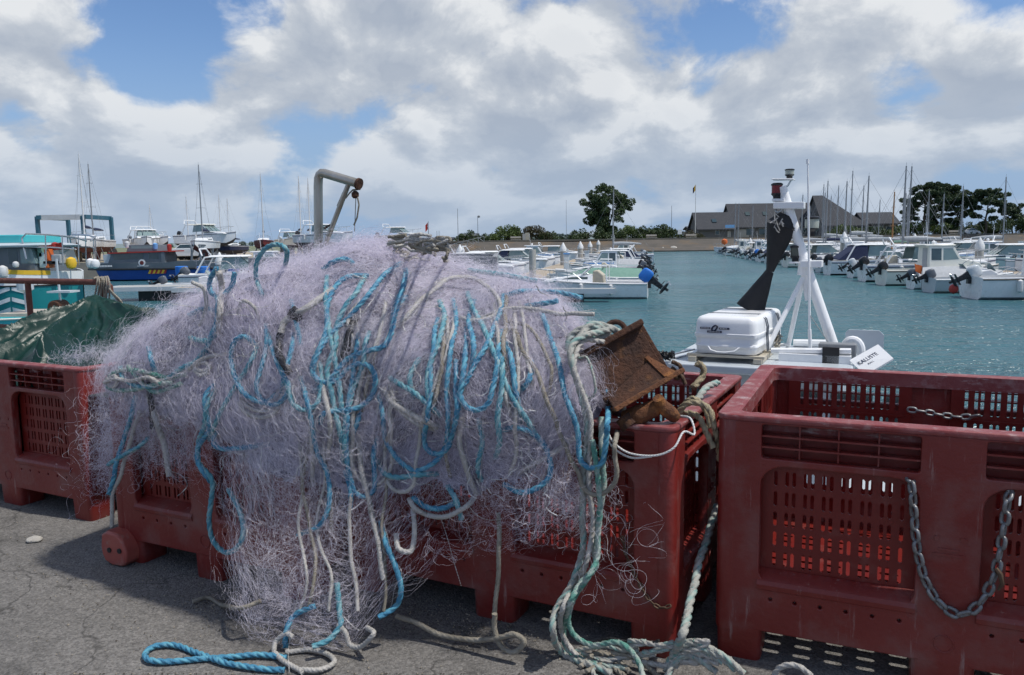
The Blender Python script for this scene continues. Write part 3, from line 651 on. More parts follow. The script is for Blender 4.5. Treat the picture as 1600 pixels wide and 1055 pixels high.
# ------------------------------------------------------------------ small things on the far shore
def post(name, px, Y, h, label, cat, r=.07, z=LZ, extra=None, mat='lamp', group=None):
    p = land_pt(px, Y, z); t = empty(name, p, 0, label, cat, group); m = MB(); m.tube([(0, 0, -.1), (0, 0, h)], [r, r * .6], 7); m.build('pole', mt[mat], t, sm=True)
    if extra: extra(t, h)
    return t
def lamp_head(t, h): m = MB(); m.lathe([(.05, 0), (.28, .1), (.30, .3), (.1, .5)], (.25, 0, h - .4), n=10); m.tube([(0, 0, h - .05), (.25, 0, h)], .04, 5); m.build('lamp_head', mt['lamp'], t, sm=True)
post('street_lamp', 747, 172, 5.6, 'street lamp with a hanging head above the bushes', 'street lamp', extra=lamp_head)
post('street_lamp', 716, 172, 7.2, 'tall thin lamp post without a visible head left of the bushes', 'street lamp')
post('street_lamp', 1049, 182, 7.6, 'thin lamp post above the low shed left of the buildings', 'street lamp')
post('street_lamp', 885, 178, 9.0, 'thin pale pole left of the big round tree', 'pole', r=.05, mat='wire')
def flag(cols, w, hh):
    def f(t, h):
        for i, c in enumerate(cols):
            m = MB(); n = 8; x0 = w * i / len(cols); x1 = w * (i + 1) / len(cols)
            V = []; 
            for k in range(n + 1):
                x = x0 + (x1 - x0) * k / n
                for z in (h - .15, h - .15 - hh): V.append((-(.08 + x * .45), .12 * math.sin(x * 6), z - x * .55))
            m.add(V, [(2 * k, 2 * k + 2, 2 * k + 3, 2 * k + 1) for k in range(n)]); m.build('flag', mt[c], t)
    return f
post('flagpole', 1086, 190, 12.8, 'tall white flagpole with a yellow and navy flag beside the buildings', 'flagpole', r=.09, extra=flag(['yellow', 'navycover'], 1.3, 1.3), mat='mast')
post('flagpole', 670, 120, 4.4, 'pole with a hanging red flag behind the net heap', 'flagpole', r=.06, z=0, extra=flag(['redpaint'], .8, 1.0))
for px, lb in ((683, 'left of two bare thin poles beside the red flag'), (686.5, 'right of two bare thin poles beside the red flag')): post('yard_pole', px, 150, 3.4, lb, 'pole', r=.05, z=0)
def bench(px, Y, label):
    t = empty('park_bench', land_pt(px, Y, LZ), 0, label, 'bench', 'benches on the far embankment')
    m = MB(); m.box((0, 0, .48), (2.3, .5, .12)); m.build('seat', mt['bench'], t); m = MB(); m.box((0, .3, .95), (2.3, .1, .4)); m.build('backrest', mt['bench'], t)
    for x in (-.9, .9): m = MB(); m.box((x, 0, .21), (.22, .42, .42)); m.build('leg', mt['concrete'], t)
bench(806, 172.5, 'pale bench on the embankment beside the tallest green bush'); bench(1018, 172.5, 'pale bench between the two dark bushes right of the big tree'); bench(1080, 172.5, 'pale bench in front of the grey building wing'); bench(1491, 172.5, 'pale bench below the pine clump')
def sign_box(px, Y, w, h, z, label, m_, name='notice_board'):
    t = empty(name, land_pt(px, Y, LZ), 0, label, 'sign'); m = MB(); m.box((0, 0, z), (w, .1, h)); m.build('board', mt[m_], t); m = MB(); m.tube([(0, .08, 0), (0, .08, z)], .05, 6); m.build('post', mt['lamp'], t)
sign_box(819, 172.4, .7, 1.5, .9, 'grey upright notice board beside the reddish bush', 'wallpale'); sign_box(824, 172.6, .9, 1.8, 1.0, 'beige upright notice board right of the grey one', 'beigecover')
sign_box(1062, 173, .9, 1.0, 1.6, 'white square sign on a post left of the buildings', 'cap'); sign_box(1140, 190, 2.2, .7, 2.9, 'red white and blue sign on the wall of the slate wing', 'skyblue')
def rock(px, Y, r, z, label, seed):
    bm = bmesh.new(); bmesh.ops.create_icosphere(bm, subdivisions=2, radius=r)
    for v in bm.verts: v.co *= 1 + .35 * mnoise.noise(v.co / r * 1.3 + Vector((seed, 0, 0))); v.co.z *= .7
    me = bpy.data.meshes.new('rock'); bm.to_mesh(me); bm.free(); o = link_mesh('rock', me, mt['stone']); o.location = land_pt(px, Y, z); smooth(o, 50); tag(o, label, 'rock', 'rocks on the far embankment')
rock(1036, 168.2, .5, -.75, 'small pale rock on the ochre slope below the bench', 1); rock(1052, 168.2, .85, -.7, 'large pale rock on the ochre slope right of the small one', 2)
# parked white car behind the marina
def car(loc, label):
    t = empty('parked_car', loc, 0, label, 'car'); b = MB()
    prof = [(-2.1, .35), (-2.15, .8), (-1.9, .98), (-1.2, 1.05), (-.75, 1.42), (.75, 1.45), (1.35, 1.02), (2.0, .85), (2.1, .35)]
    b.prism(prof, -.85, .85, lambda x, z: .87 - max(0, z - 1) * .35); b.build('body', mt['carpaint'], t, bev=.05)
    g = MB(); g.prism([(-1.05, 1.08), (-.7, 1.38), (.68, 1.40), (1.15, 1.06)], 0, 0, lambda x, z: .885 - max(0, z - 1) * .35); g.build('window', mt['glass'], t)
    for x in (-1.3, 1.3):
        for y in (-.8, .8): w = MB(); w.lathe([(.33, -.1), (.33, .1)], (x, y, .33), (0, 1, 0), 14); w.build('wheel', mt['black'], t)
car(land_pt(1513, 174.5, LZ + .02), 'white car parked on the far bank in front of the hedge')
# gangway at the left end of the embankment
t = empty('gangway', land_pt(722, 165, 0), 0, 'steep grey footbridge with lattice railings leading down to the pontoon', 'gangway')
m = MB(); A, B = Vector((4.5, 1, LZ + .1)), Vector((-4.5, -3, -.9)); d = (B - A)
m.add([A + Vector((0, -.6, 0)), A + Vector((0, .6, 0)), B + Vector((0, .6, 0)), B + Vector((0, -.6, 0))], [(0, 1, 2, 3)]); m.build('walkway', mt['deck'], t)
for y in (-.6, .6):
    m = MB(); m.tube([A + Vector((0, y, 1.1)), B + Vector((0, y, 1.1))], .05, 6)
    for k in range(9): p = A.lerp(B, k / 8) + Vector((0, y, 0)); m.tube([p, p + Vector((0, 0, 1.1))], .035, 5); 
    for k in range(8): m.tube([A.lerp(B, k / 8) + Vector((0, y, 0)), A.lerp(B, (k + 1) / 8) + Vector((0, y, 1.1))], .025, 4)
    m.build('railing', mt['alu'], t)
# ------------------------------------------------------------------ pallet crates
CL, CD, CH = 1.24, 1.0, .76
def wall_parts(L, flip):
    """one side of the crate in its own plane: u along, z up, outer face at y = 0, inside towards +y"""
    mid = L / 2; cw = .125; pw = .155 if L > 1.1 else .13
    bays = [(cw, mid - pw / 2), (mid + pw / 2, L - cw)]
    holes = []
    for a, b in bays:
        holes.append(rrect(a, .636, b, .737, .008, 2))
        arch = [(b - .012, .262), (b, .285), (b, .555)]
        for k in range(1, 7): t = k / 6 * PI / 2; arch.append((b - .07 * (1 - math.cos(t)), .555 + .06 * math.sin(t)))
        for k in range(0, 6): t = PI / 2 - k / 6 * PI / 2; arch.append((a + .07 * (1 - math.cos(t)), .555 + .06 * math.sin(t)))
        arch += [(a, .555), (a, .285), (a + .012, .262)]
        holes.append(arch)
        n = int((b - a) / .068)
        for k in range(n):
            x = a + (b - a) * (k + .5) / n
            holes.append([(x + .0055 * math.cos(q), .205 + .0055 * math.sin(q)) for q in [2 * PI * j / 8 for j in range(8)]])
    fv, ff = curve2d_mesh([(.032, .10), (L - .032, .10), (L - .032, .745), (.032, .745)], holes, .034, .004)
    fr = MB(); fr.add([(x, y + .017, z) for x, y, z in fv], ff)
    for a, b in bays:
        for z in (.669, .702): fr.box(((a + b) / 2, .022, z), (b - a - .001, .036, .005))
        for k in (1, 2, 3): x = a + (b - a) * k / 4; fr.box((x, .026, .687), (.004, .026, .098))
        # sloping sill under each slotted panel
        prof = [(-.005, .236), (-.007, .250), (-.002, .262), (.010, .270), (.046, .284), (.046, .238), (.0, .232)]
        fr.loft([[(x, y, z) for y, z in prof] for x in (a - .004, a + .01, b - .01, b + .004)])
        # rounded cheek at both sides of the panel
    fr.tube([(mid + .024 * math.cos(q), -.0005, .16 + .024 * math.sin(q)) for q in [2 * PI * j / 20 for j in range(20)]], .0022, 5, closed=True)
    fr.box((mid, -.0005, .43), (.05, .004, .006)); fr.box((mid, -.0005, .415), (.075, .004, .006)); fr.box((mid - .03, -.0005, .46), (.012, .004, .012)); fr.box((mid + .035, -.0005, .462), (.016, .004, .01))
    pn = MB()
    for bi, (a, b) in enumerate(bays):
        slots = []; n = int((b - a - .05) / .0255); rows = 5
        for i in range(n):
            x = a + .028 + (b - a - .056) * (i + .5) / n + (.003 if i % 2 else -.003)
            for j in range(rows):
                z0 = .292 + j * .0625; slots.append(rrect(x - .0052, z0, x + .0052, z0 + .046, .004, 1))
            slots.append(rrect(x - .0058, .616, x + .0058, .722, .004, 1)) if flip else None
        pv, pf = curve2d_mesh([(a - .012, .24), (b + .012, .24), (b + .012, .741), (a - .012, .741)], slots, .007, .0)
        pn.add([(x, y + .0520, z) for x, y, z in pv], pf)
        for j in range(rows + 1): pn.box(((a + b) / 2, .0570, .284 + j * .0625), (b - a - .02, .006, .007))
    return fr, pn
WALLS = {}
def make_crate(label):
    t = empty('pallet_crate', (0, 0, 0), 0, label, 'crate', 'red plastic pallet crates in a row on the quay')
    for L in (CL, CD):
        for fl in (False, True): WALLS[L, fl] = wall_parts(L, fl)
    def place(mb, L, side):
        out = MB(); 
        for x, y, z in mb.v:
            if side == 'front': p = (x, y, z)
            elif side == 'back': p = (CL - x, CD - y, z)
            elif side == 'left': p = (y, CD - x, z)
            else: p = (CL - y, x, z)
            out.v.append(p)
        out.f = list(mb.f); out.mi = list(mb.mi); return out
    for side, L in (('front', CL), ('back', CL), ('left', CD), ('right', CD)):
        fl = side != 'front'
        w = place(WALLS[L, fl][0], L, side).build('side_wall', mt['crate'], t, sm=True, ang=30)
        place(WALLS[L, fl][1], L, side).build('slotted_panel', mt['panel'], w)
    # rounded corner posts
    for cx, cy in ((0, 0), (1, 0), (0, 1), (1, 1)):
        m = MB(); r = .026; pts = rrect(-.002, -.002, .066, .066, r, 5)
        px = (lambda x: x) if cx == 0 else (lambda x: CL - x); py = (lambda y: y) if cy == 0 else (lambda y: CD - y)
        m.loft([[(px(x * k + o), py(y * k + o), z) for x, y in pts] for z, k, o in ((.09, .97, .001), (.10, 1, 0), (.40, 1, 0), (.74, 1, 0), (.744, .98, .001))])
        m.build('corner_post', mt['crate'], t, sm=True, ang=40)
    v, f = curve2d_mesh(rrect(-.006, -.006, CL + .006, CD + .006, .034, 6), [rrect(.05, .05, CL - .05, CD - .05, .03, 5)], .018, .006)
    m = MB(); m.add([(x, z, .753 + y) for x, y, z in v], f)
    v2, f2 = curve2d_mesh(rrect(.046, .046, CL - .046, CD - .046, .03, 5), [rrect(.056, .056, CL - .056, CD - .056, .026, 5)], .05, .0)
    m.add([(x, z, .735 + y) for x, y, z in v2], f2)
    m.build('rim', mt['rim'], t, sm=True, ang=40)
    # slotted floor
    slots = []
    for i in range(12):
        for j in range(14):
            x = .10 + i * .09; y = .08 + j * .06; slots.append(rrect(x, y, x + .06, y + .018, .006, 1))
    v, f = curve2d_mesh(rrect(.03, .03, CL - .03, CD - .03, .03, 3), slots, .02, .0)
    m = MB(); m.add([(x, z, .125 + y) for x, y, z in v], f); m.build('floor_panel', mt['panel'], t)
    for x in (.07, CL / 2, CL - .07):
        for y in (.07, CD / 2, CD - .07):
            w = .135 if x != CL / 2 else .16; m = MB(); a = rrect(-w / 2, -.07, w / 2, .07, .02, 3)
            m.loft([[(x + p * k, y + q * k, z) for p, q in a] for z, k in ((0, .93), (.006, .955), (.112, 1.0))])
            m.build('foot', mt['crate'], t, sm=True, ang=40)
    return t
YD, YA, YB, YC = (math.radians(a) for a in (-24.5, -27, -26, -27))
crateD = make_crate('empty red plastic pallet crate with a galvanised chain looped over its front, at the right')
crateD.location = (.615, 2.335, 0); crateD.rotation_euler = (0, 0, YD)
def corner_to_origin(p, yaw, L): return (p[0] - L * math.cos(yaw), p[1] - L * math.sin(yaw), 0)
crateA = dup(crateD, corner_to_origin((.475, 2.295), YA, CL), YA, 'red pallet crate under the net heap holding the rusty steel box')
crateA.scale = (1, 1, .955)
crateC = dup(crateD, corner_to_origin((-1.98, 3.60), YC, CL), YC, 'red pallet crate covered with the green tarpaulin at the left')
crateC.scale = (1, 1, .955)
# the crate under the left of the net heap is turned: its short side faces the camera
ca, sa = math.cos(YB), math.sin(YB)
bL = Vector((-1.635, 3.155, 0)); bR = bL + Vector((ca, sa, 0)) * CD
crateB = dup(crateD, (bR.x, bR.y, 0), YB + PI / 2, 'red pallet crate under the left of the net heap with a broken pale corner foot')
crateB.scale = (1, 1, .97)
# broken, paler corner lug of that crate
m = MB(); 
pr = [(.03 * math.cos(a) * 1.0, 0) for a in ()]
sec = []
for y, k in ((-.022, .9), (-.016, 1.0), (.05, 1.0), (.056, .9)):
    sec.append([(x * k, y, .075 + z * k) for x, z in [(-.075, -.035), (-.06, -.062), (-.02, -.075), (.04, -.072), (.066, -.05), (.07, -.01), (.05, .04), (.015, .066), (-.04, .07), (-.072, .05), (-.08, .0)]])
m.loft(sec); lug = m.build('broken_foot', mt['foot_light'], crateB, sm=True, bev=.006)
lug.matrix_parent_inverse = Matrix.Identity(4)
lug.location = (-.035, CD - .05, 0); lug.rotation_euler = (0, 0, -PI / 2); lug['label'] = 'paler orange red broken corner foot with two dark holes'
for x, z in ((-.025, .066), (.035, .072)):
    h = MB(); h.lathe([(.011, 0), (.011, .004)], (x, -.0225, z), (0, -1, 0), 12); ho = h.build('hole', mt['black'], lug)

# ------------------------------------------------------------------ the net heap
S0, S1, NS, NU = -2.84, -.80, 150, 150
def interp(tab, s): return np.interp(s, [a for a, _ in tab], [b for _, b in tab])
ztop_t = [(-3.0, .76), (-2.84, .82), (-2.72, .97), (-2.5, 1.12), (-2.25, 1.205), (-2.0, 1.255), (-1.8, 1.265), (-1.6, 1.21), (-1.4, 1.145), (-1.2, 1.105), (-1.0, 1.05), (-.92, .99), (-.86, .92), (-.80, .80)]
tf_t = [(-3.0, 2.10), (-2.7, 2.04), (-2.3, 2.00), (-1.95, 1.99), (-1.7, 2.02), (-1.4, 2.09), (-1.1, 2.13), (-.9, 2.17), (-.6, 2.25)]
zb_t = [(-3.0, .60), (-2.85, .42), (-2.72, .40), (-2.5, .42), (-2.36, .40), (-2.2, .38), (-2.08, .32), (-1.98, .20), (-1.90, .07), (-1.84, .012), (-1.50, .012), (-1.42, .14), (-1.28, .28), (-1.1, .30), (-.97, .34), (-.90, .52), (-.80, .64), (-.60, .70)]
sv = np.linspace(S0, S1, NS)
zt = interp(ztop_t, sv); tf = interp(tf_t, sv); zb = interp(zb_t, sv)
GP = np.zeros((NS, NU, 3))
for i, s in enumerate(sv):
    z1, t1, z0 = zt[i], tf[i], zb[i]
    gro = max(0, min(1, (.35 - z0) / .3))
    df = float(np.interp(s, (-1.35, -.82), (1, .34)))
    ctrl = [(0, t1 + 1.02 * df, .70), (0, t1 + .98 * df, .70 + (z1 - .7) * .45), (0, t1 + .75 * df, z1 - .06), (0, t1 + .48 * df, z1), (0, t1 + .055 + .165 * df, z1 - .06), (0, t1 + .055, .76 + (z1 - .76) * .62), (0, t1 - .012, .76 + (z1 - .76) * .22), (0, t1 - .025, .70), (0, t1 - .012, .62)]
    if z0 < .55:
        zz = np.linspace(.62, z0, 5)[1:]
        for k, z in enumerate(zz): ctrl.append((0, t1 - .012 - .16 * gro * ((.62 - z) / .62) ** 1.3 + .03 * (1 - gro) * (.62 - z), z))
    C = catmull(ctrl, .01); d = np.concatenate([[0], np.cumsum(np.linalg.norm(np.diff(C, axis=0), axis=1))])
    q = np.linspace(0, d[-1], NU); GP[i, :, 1] = np.interp(q, d, C[:, 1]); GP[i, :, 2] = np.interp(q, d, C[:, 2]); GP[i, :, 0] = s
# to world
GW = GP[..., 0:1] * np.array(EV) + GP[..., 1:2] * np.array(NV); GW[..., 2] = GP[..., 2]
def normals(G):
    a = np.gradient(G, axis=0); b = np.gradient(G, axis=1); n = np.cross(b, a); n /= np.linalg.norm(n, axis=2)[..., None] + 1e-9; return n
GN = normals(GW)
if GN[NS // 2, NU // 4].dot(np.array([0, 0, 1])) < 0: GN = -GN
lump = np.zeros((NS, NU))
for i in range(NS):
    for j in range(NU):
        p = Vector(GW[i, j]); z = p.z
        a = mnoise.noise(p * 2.6 + Vector((3, 1, 0))) * .055 + mnoise.noise(p * 6.5) * .030 + mnoise.noise(p * 14) * .012
        fold = mnoise.noise(Vector((sv[i] * 9, z * 1.2, 4))) * .030 * max(0, min(1, (.85 - z) / .4))
        lump[i, j] = (a + fold) * min(1, j / 12)
edge = np.minimum(1, np.minimum(sv - S0, S1 - sv) / .12)[:, None]
GW = GW + GN * (lump * (.35 + .65 * edge))[..., None]
GW[..., 2] = np.maximum(GW[..., 2], .008)
GN = normals(GW)
if GN[NS // 2, NU // 4].dot(np.array([0, 0, 1])) < 0: GN = -GN
ULEN = np.linalg.norm(np.diff(GW, axis=1), axis=2).sum(1)
def surf(s, u, w):
    fi = np.clip((s - S0) / (S1 - S0), 0, .99999) * (NS - 1); fj = np.clip(u, 0, .99999) * (NU - 1)
    i = fi.astype(int); j = fj.astype(int); a = (fi - i)[..., None]; b = (fj - j)[..., None]
    P = GW[i, j] * (1 - a) * (1 - b) + GW[i + 1, j] * a * (1 - b) + GW[i, j + 1] * (1 - a) * b + GW[i + 1, j + 1] * a * b
    N = GN[i, j] * (1 - a) + GN[i + 1, j] * a
    return P + N * w[..., None]
net = empty('fishing_net', rw(-1.7, 2.5, 0), 0, 'large heap of lilac fishing net with blue and white ropes spilling over two crates', 'fishing net')
def under_net(o):
    o.parent = net; o.matrix_parent_inverse = Matrix.Translation(-net.location); return o
# tightly packed inner layer (stops where the curtain thins out)
cm_v = []; cm_f = []
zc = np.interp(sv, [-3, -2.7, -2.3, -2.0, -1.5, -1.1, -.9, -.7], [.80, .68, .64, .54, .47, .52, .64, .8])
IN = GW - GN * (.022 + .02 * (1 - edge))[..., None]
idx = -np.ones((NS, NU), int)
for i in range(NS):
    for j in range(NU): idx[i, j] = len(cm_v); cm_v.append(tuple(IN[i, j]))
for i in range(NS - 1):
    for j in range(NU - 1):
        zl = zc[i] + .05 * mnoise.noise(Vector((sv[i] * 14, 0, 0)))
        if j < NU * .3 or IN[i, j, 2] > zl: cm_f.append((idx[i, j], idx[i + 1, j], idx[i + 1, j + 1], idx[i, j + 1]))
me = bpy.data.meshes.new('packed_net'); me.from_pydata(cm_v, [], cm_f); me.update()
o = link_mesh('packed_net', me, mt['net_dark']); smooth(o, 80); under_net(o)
# free filaments
def strands(n, k, step, smin, smax, ufun, wmean, curl, grav, seed, width, keep=None, wjit=.006):
    r = np.random.default_rng(seed)
    s = r.uniform(smin, smax, n); u = ufun(r, n, s)
    if keep is not None:
        P = surf(s, u, np.zeros(n)); ok = r.uniform(size=n) < keep(s, P[:, 2], u); s, u = s[ok], u[ok]; n = len(s)
    th = r.uniform(0, 2 * PI, n); cv = r.normal(0, curl, n); w = r.exponential(wmean, n)
    ul = np.interp(s, sv, ULEN); umax = np.maximum(u, .9995 - r.exponential(.035, n)); slo = np.minimum(s, S0 + r.exponential(.05, n)); shi = np.maximum(s, S1 - r.exponential(.04, n))
    PS = np.zeros((n, k)); PU = np.zeros((n, k)); PW = np.zeros((n, k)); wv = np.zeros(n)
    for q in range(k):
        PS[:, q] = s; PU[:, q] = u; PW[:, q] = w
        cv = cv * .86 + r.normal(0, curl * .62, n); th = th + cv
        th = th + grav * np.sin(PI / 2 - th) * .12
        s = np.clip(s + np.cos(th) * step, slo, shi); u = np.clip(u + np.sin(th) * step / ul, .02, umax)
        wv = wv * .8 + r.normal(0, wjit, n) - w * .02; w = np.maximum(w + wv * .5, -.004)
    P = surf(PS, PU, PW)
    P += r.normal(0, .0012, P.shape); P[..., 2] = np.maximum(P[..., 2], .004)
    T = np.gradient(P, axis=1); T /= np.linalg.norm(T, axis=2)[..., None] + 1e-9
    rv = r.normal(size=(n, 1, 3)); Sd = np.cross(T, rv); Sd /= np.linalg.norm(Sd, axis=2)[..., None] + 1e-9
    wd = (width * r.uniform(.6, 1.35, (n, 1, 1)))
    V = np.stack([P - Sd * wd / 2, P + Sd * wd / 2], 2).reshape(n, k * 2, 3)
    i = (np.arange(k - 1) * 2)[None, :, None] + np.array([0, 1, 3, 2])[None, None, :]
    F_ = (i + (np.arange(n) * k * 2)[:, None, None]).reshape(-1, 4)
    return V.reshape(-1, 3), F_
def fast_mesh(name, parts, mat):
    b = 0; VV = []; FF = []
    for V, F_ in parts: VV.append(V); FF.append(F_ + b); b += len(V)
    V = np.vstack(VV).astype(np.float32); F_ = np.vstack(FF).astype(np.int32)
    me = bpy.data.meshes.new(name); me.vertices.add(len(V)); me.vertices.foreach_set('co', V.ravel())
    me.loops.add(F_.size); me.loops.foreach_set('vertex_index', F_.ravel())
    me.polygons.add(len(F_)); me.polygons.foreach_set('loop_start', np.arange(len(F_), dtype=np.int32) * 4)
    me.update(calc_edges=True); me.validate(); return link_mesh(name, me, mat)
def dens(s, z, u):
    up = np.clip((z - .45) / .25, 0, 1)
    centre = np.exp(-((s + 1.69) / .22) ** 2)
    low = .07 + .62 * centre + .18 * np.exp(-((s + 1.05) / .14) ** 2) + .12 * np.exp(-((s + 2.45) / .25) ** 2)
    patch = .66 + .6 * np.sin(s * 13 + z * 5 + 2 * np.sin(s * 5)) * np.sin(z * 17 - s * 6)
    return np.clip((up + (1 - up) * low) * patch, 0, 1)
uu = lambda lo, hi: (lambda r, n, s: r.uniform(lo, hi, n))
parts = [strands(20000, 44, .0062, S0 + .05, S1 - .04, uu(.10, .995), .0035, .36, 0, 1, .00042, dens, .0030),
         strands(5200, 46, .0070, S0 + .16, S1 - .12, uu(.12, .42), .0070, .28, 0, 2, .00036, None, .0040),
         strands(3600, 60, .0080, -1.96, -1.46, uu(.42, .995), .006, .20, 1.1, 3, .00044, dens, .0045),
         strands(5000, 56, .0080, S0 + .08, S1 - .06, uu(.36, .9), .006, .20, 1.0, 5, .00040, dens, .0045),
         strands(380, 46, .007, S0 + .06, S1 - .07, uu(.40, .99), .016, .50, 0, 4, .0007, None, .006)]
# sheer folds of mesh: too fine to see thread by thread, so they read as a veil
def veil_mat():
    m, nt, b_, out = nodes_of('sheer_net'); N = nt.nodes; L = nt.links
    tc = N.new('ShaderNodeTexCoord')
    def nz(sc, mapscale, det=5, r=.65):
        mp = N.new('ShaderNodeMapping'); mp.inputs['Scale'].default_value = mapscale; L.new(tc.outputs['Object'], mp.inputs['Vector'])
        n = N.new('ShaderNodeTexNoise'); n.inputs['Scale'].default_value = sc; n.inputs['Detail'].default_value = det; n.inputs['Roughness'].default_value = r; L.new(mp.outputs[0], n.inputs['Vector']); return n.outputs['Fac']
    def mr(v, a_, c_, d_, e_):
        n = N.new('ShaderNodeMapRange'); L.new(v, n.inputs['Value'])
        for k, x in zip(('From Min', 'From Max', 'To Min', 'To Max'), (a_, c_, d_, e_)): n.inputs[k].default_value = x
        return n.outputs[0]
    def mul(a_, c_):
        n = N.new('ShaderNodeMath'); n.operation = 'MULTIPLY'; n.use_clamp = True; L.new(a_, n.inputs[0]); L.new(c_, n.inputs[1]); return n.outputs[0]
    fac = mul(mr(nz(150, (1, 1, .16)), .34, .64, .18, 1.0), mr(nz(9, (1, 1, .45)), .36, .62, .22, 1.0))
    at_ = N.new('ShaderNodeAttribute'); at_.attribute_name = 'density'; fac = mul(fac, at_.outputs['Fac'])
    b_.inputs['Base Color'].default_value = (.70, .645, .78, 1); b_.inputs['Roughness'].default_value = .5
    tl = N.new('ShaderNodeBsdfTranslucent'); tl.inputs[0].default_value = (.72, .67, .80, 1)
    m1 = N.new('ShaderNodeMixShader'); m1.inputs[0].default_value = .4; L.new(b_.outputs[0], m1.inputs[1]); L.new(tl.outputs[0], m1.inputs[2])
    tr = N.new('ShaderNodeBsdfTransparent'); m2 = N.new('ShaderNodeMixShader'); L.new(fac, m2.inputs[0]); L.new(tr.outputs[0], m2.inputs[1]); L.new(m1.outputs[0], m2.inputs[2]); L.new(m2.outputs[0], out.inputs[0])
    return m
mt['veil'] = veil_mat()
for vi, (w0, am, sd, j0) in enumerate(((.004, .020, 3, 14), (.012, .030, 17, 30), (.020, .040, 29, 52))):
    G2 = GW.copy(); DN = np.zeros((NS, NU))
    for i in range(NS):
        for j in range(NU):
            z = GW[i, j, 2]; fr = max(0, min(1, (1.15 - z) / .5)) if j > NU * .3 else 0
            f = mnoise.noise(Vector((sv[i] * 15 + sd + .25 * mnoise.noise(Vector((sv[i] * 3, z * 3, sd))), z * 1.1, sd))); f = (1 - 2 * abs(f)) * .6
            G2[i, j] = GW[i, j] + GN[i, j] * (w0 + am * f * fr + .012 * mnoise.noise(Vector(GW[i, j]) * 9 + Vector((sd, 0, 0))))
    G2[..., 2] = np.maximum(G2[..., 2], .006)
    DN = dens(sv[:, None] + 0 * G2[..., 2], G2[..., 2], None); DN = np.clip(DN * 1.15 + .12, 0, 1) * np.clip(.5 + (G2[..., 2] - .25) / .5, .5, 1) * np.clip((np.minimum(sv - S0, S1 - sv) / .10), 0, 1)[:, None]
    DN[:, -16:] *= np.linspace(1, .0, 16)[None, :]
    ok = [(i * NU + j, (i + 1) * NU + j, (i + 1) * NU + j + 1, i * NU + j + 1) for i in range(NS - 1) for j in range(j0 if vi else 8, NU - 1)]
    me = bpy.data.meshes.new('sheer_fold'); me.from_pydata(G2.reshape(-1, 3).tolist(), [], ok); at_ = me.attributes.new('density', 'FLOAT', 'POINT'); at_.data.foreach_set('value', DN.reshape(-1).astype(np.float32)); me.update()
    o = link_mesh('sheer_fold', me, mt['veil']); smooth(o, 80); under_net(o)
o = fast_mesh('netting', parts, mt['net']); under_net(o)

# ------------------------------------------------------------------ ropes of the net
gv = [tuple(p) for p in GW.reshape(-1, 3)]
gf = [(i * NU + j, (i + 1) * NU + j, (i + 1) * NU + j + 1, i * NU + j + 1) for i in range(NS - 1) for j in range(NU - 1)]
HEAP = BVHTree.FromPolygons(gv, gf)
def on_heap(path, off=.010, t_def=2.06):
    """pixels of the photograph -> points lying on the heap (or on the quay / in front of a crate where there is no heap)"""
    out = []; last_t = None
    for p in path:
        px, py = p[0], p[1]; o_ = p[2] if len(p) > 2 else off
        d = ray(px, py); hit = HEAP.ray_cast(CP, d, 12)
        if hit[0] is not None:
            q = hit[0] - d * o_; last_t = q.dot(NV)
        else:
            q = CP + d * ((last_t or t_def) / d.dot(NV))
        if q.z < .012:
            q = at(px, py, .014)
        out.append(q)
    # keep neighbouring points from jumping in depth
    if len(out) > 2:
        T = [q.dot(NV) for q in out]
        for k in range(1, len(out) - 1):
            m_ = (T[k - 1] + T[k + 1]) / 2
            if abs(T[k] - m_) > .10:
                q = out[k]; d = (q - CP).normalized(); out[k] = CP + d * (m_ / d.dot(NV)); T[k] = m_
    return out
def net_rope(name, path, r, mat, off=None, **kw):
    of = off if off is not None else r * 1.0 + .016
    path = [tuple(p[:2]) + (of,) for p in path]
    if off is None and path[-1][1] < 840: path[-1] = path[-1][:2] + (-.014,)
    if off is None and path[0][1] < 840: path[0] = path[0][:2] + (-.014,)
    pts = on_heap(path, of)
    ms = [mt[mat], mt[ALT[mat]]] if mat in ALT else mt[mat]
    o = rope_mesh(name, [pts], r, ms, zag=kw.pop('zag', .0016), **kw); return under_net(o)
ALT = {'blue': 'blue_alt', 'blue2': 'teal_alt', 'mixrope': 'mix_alt'}
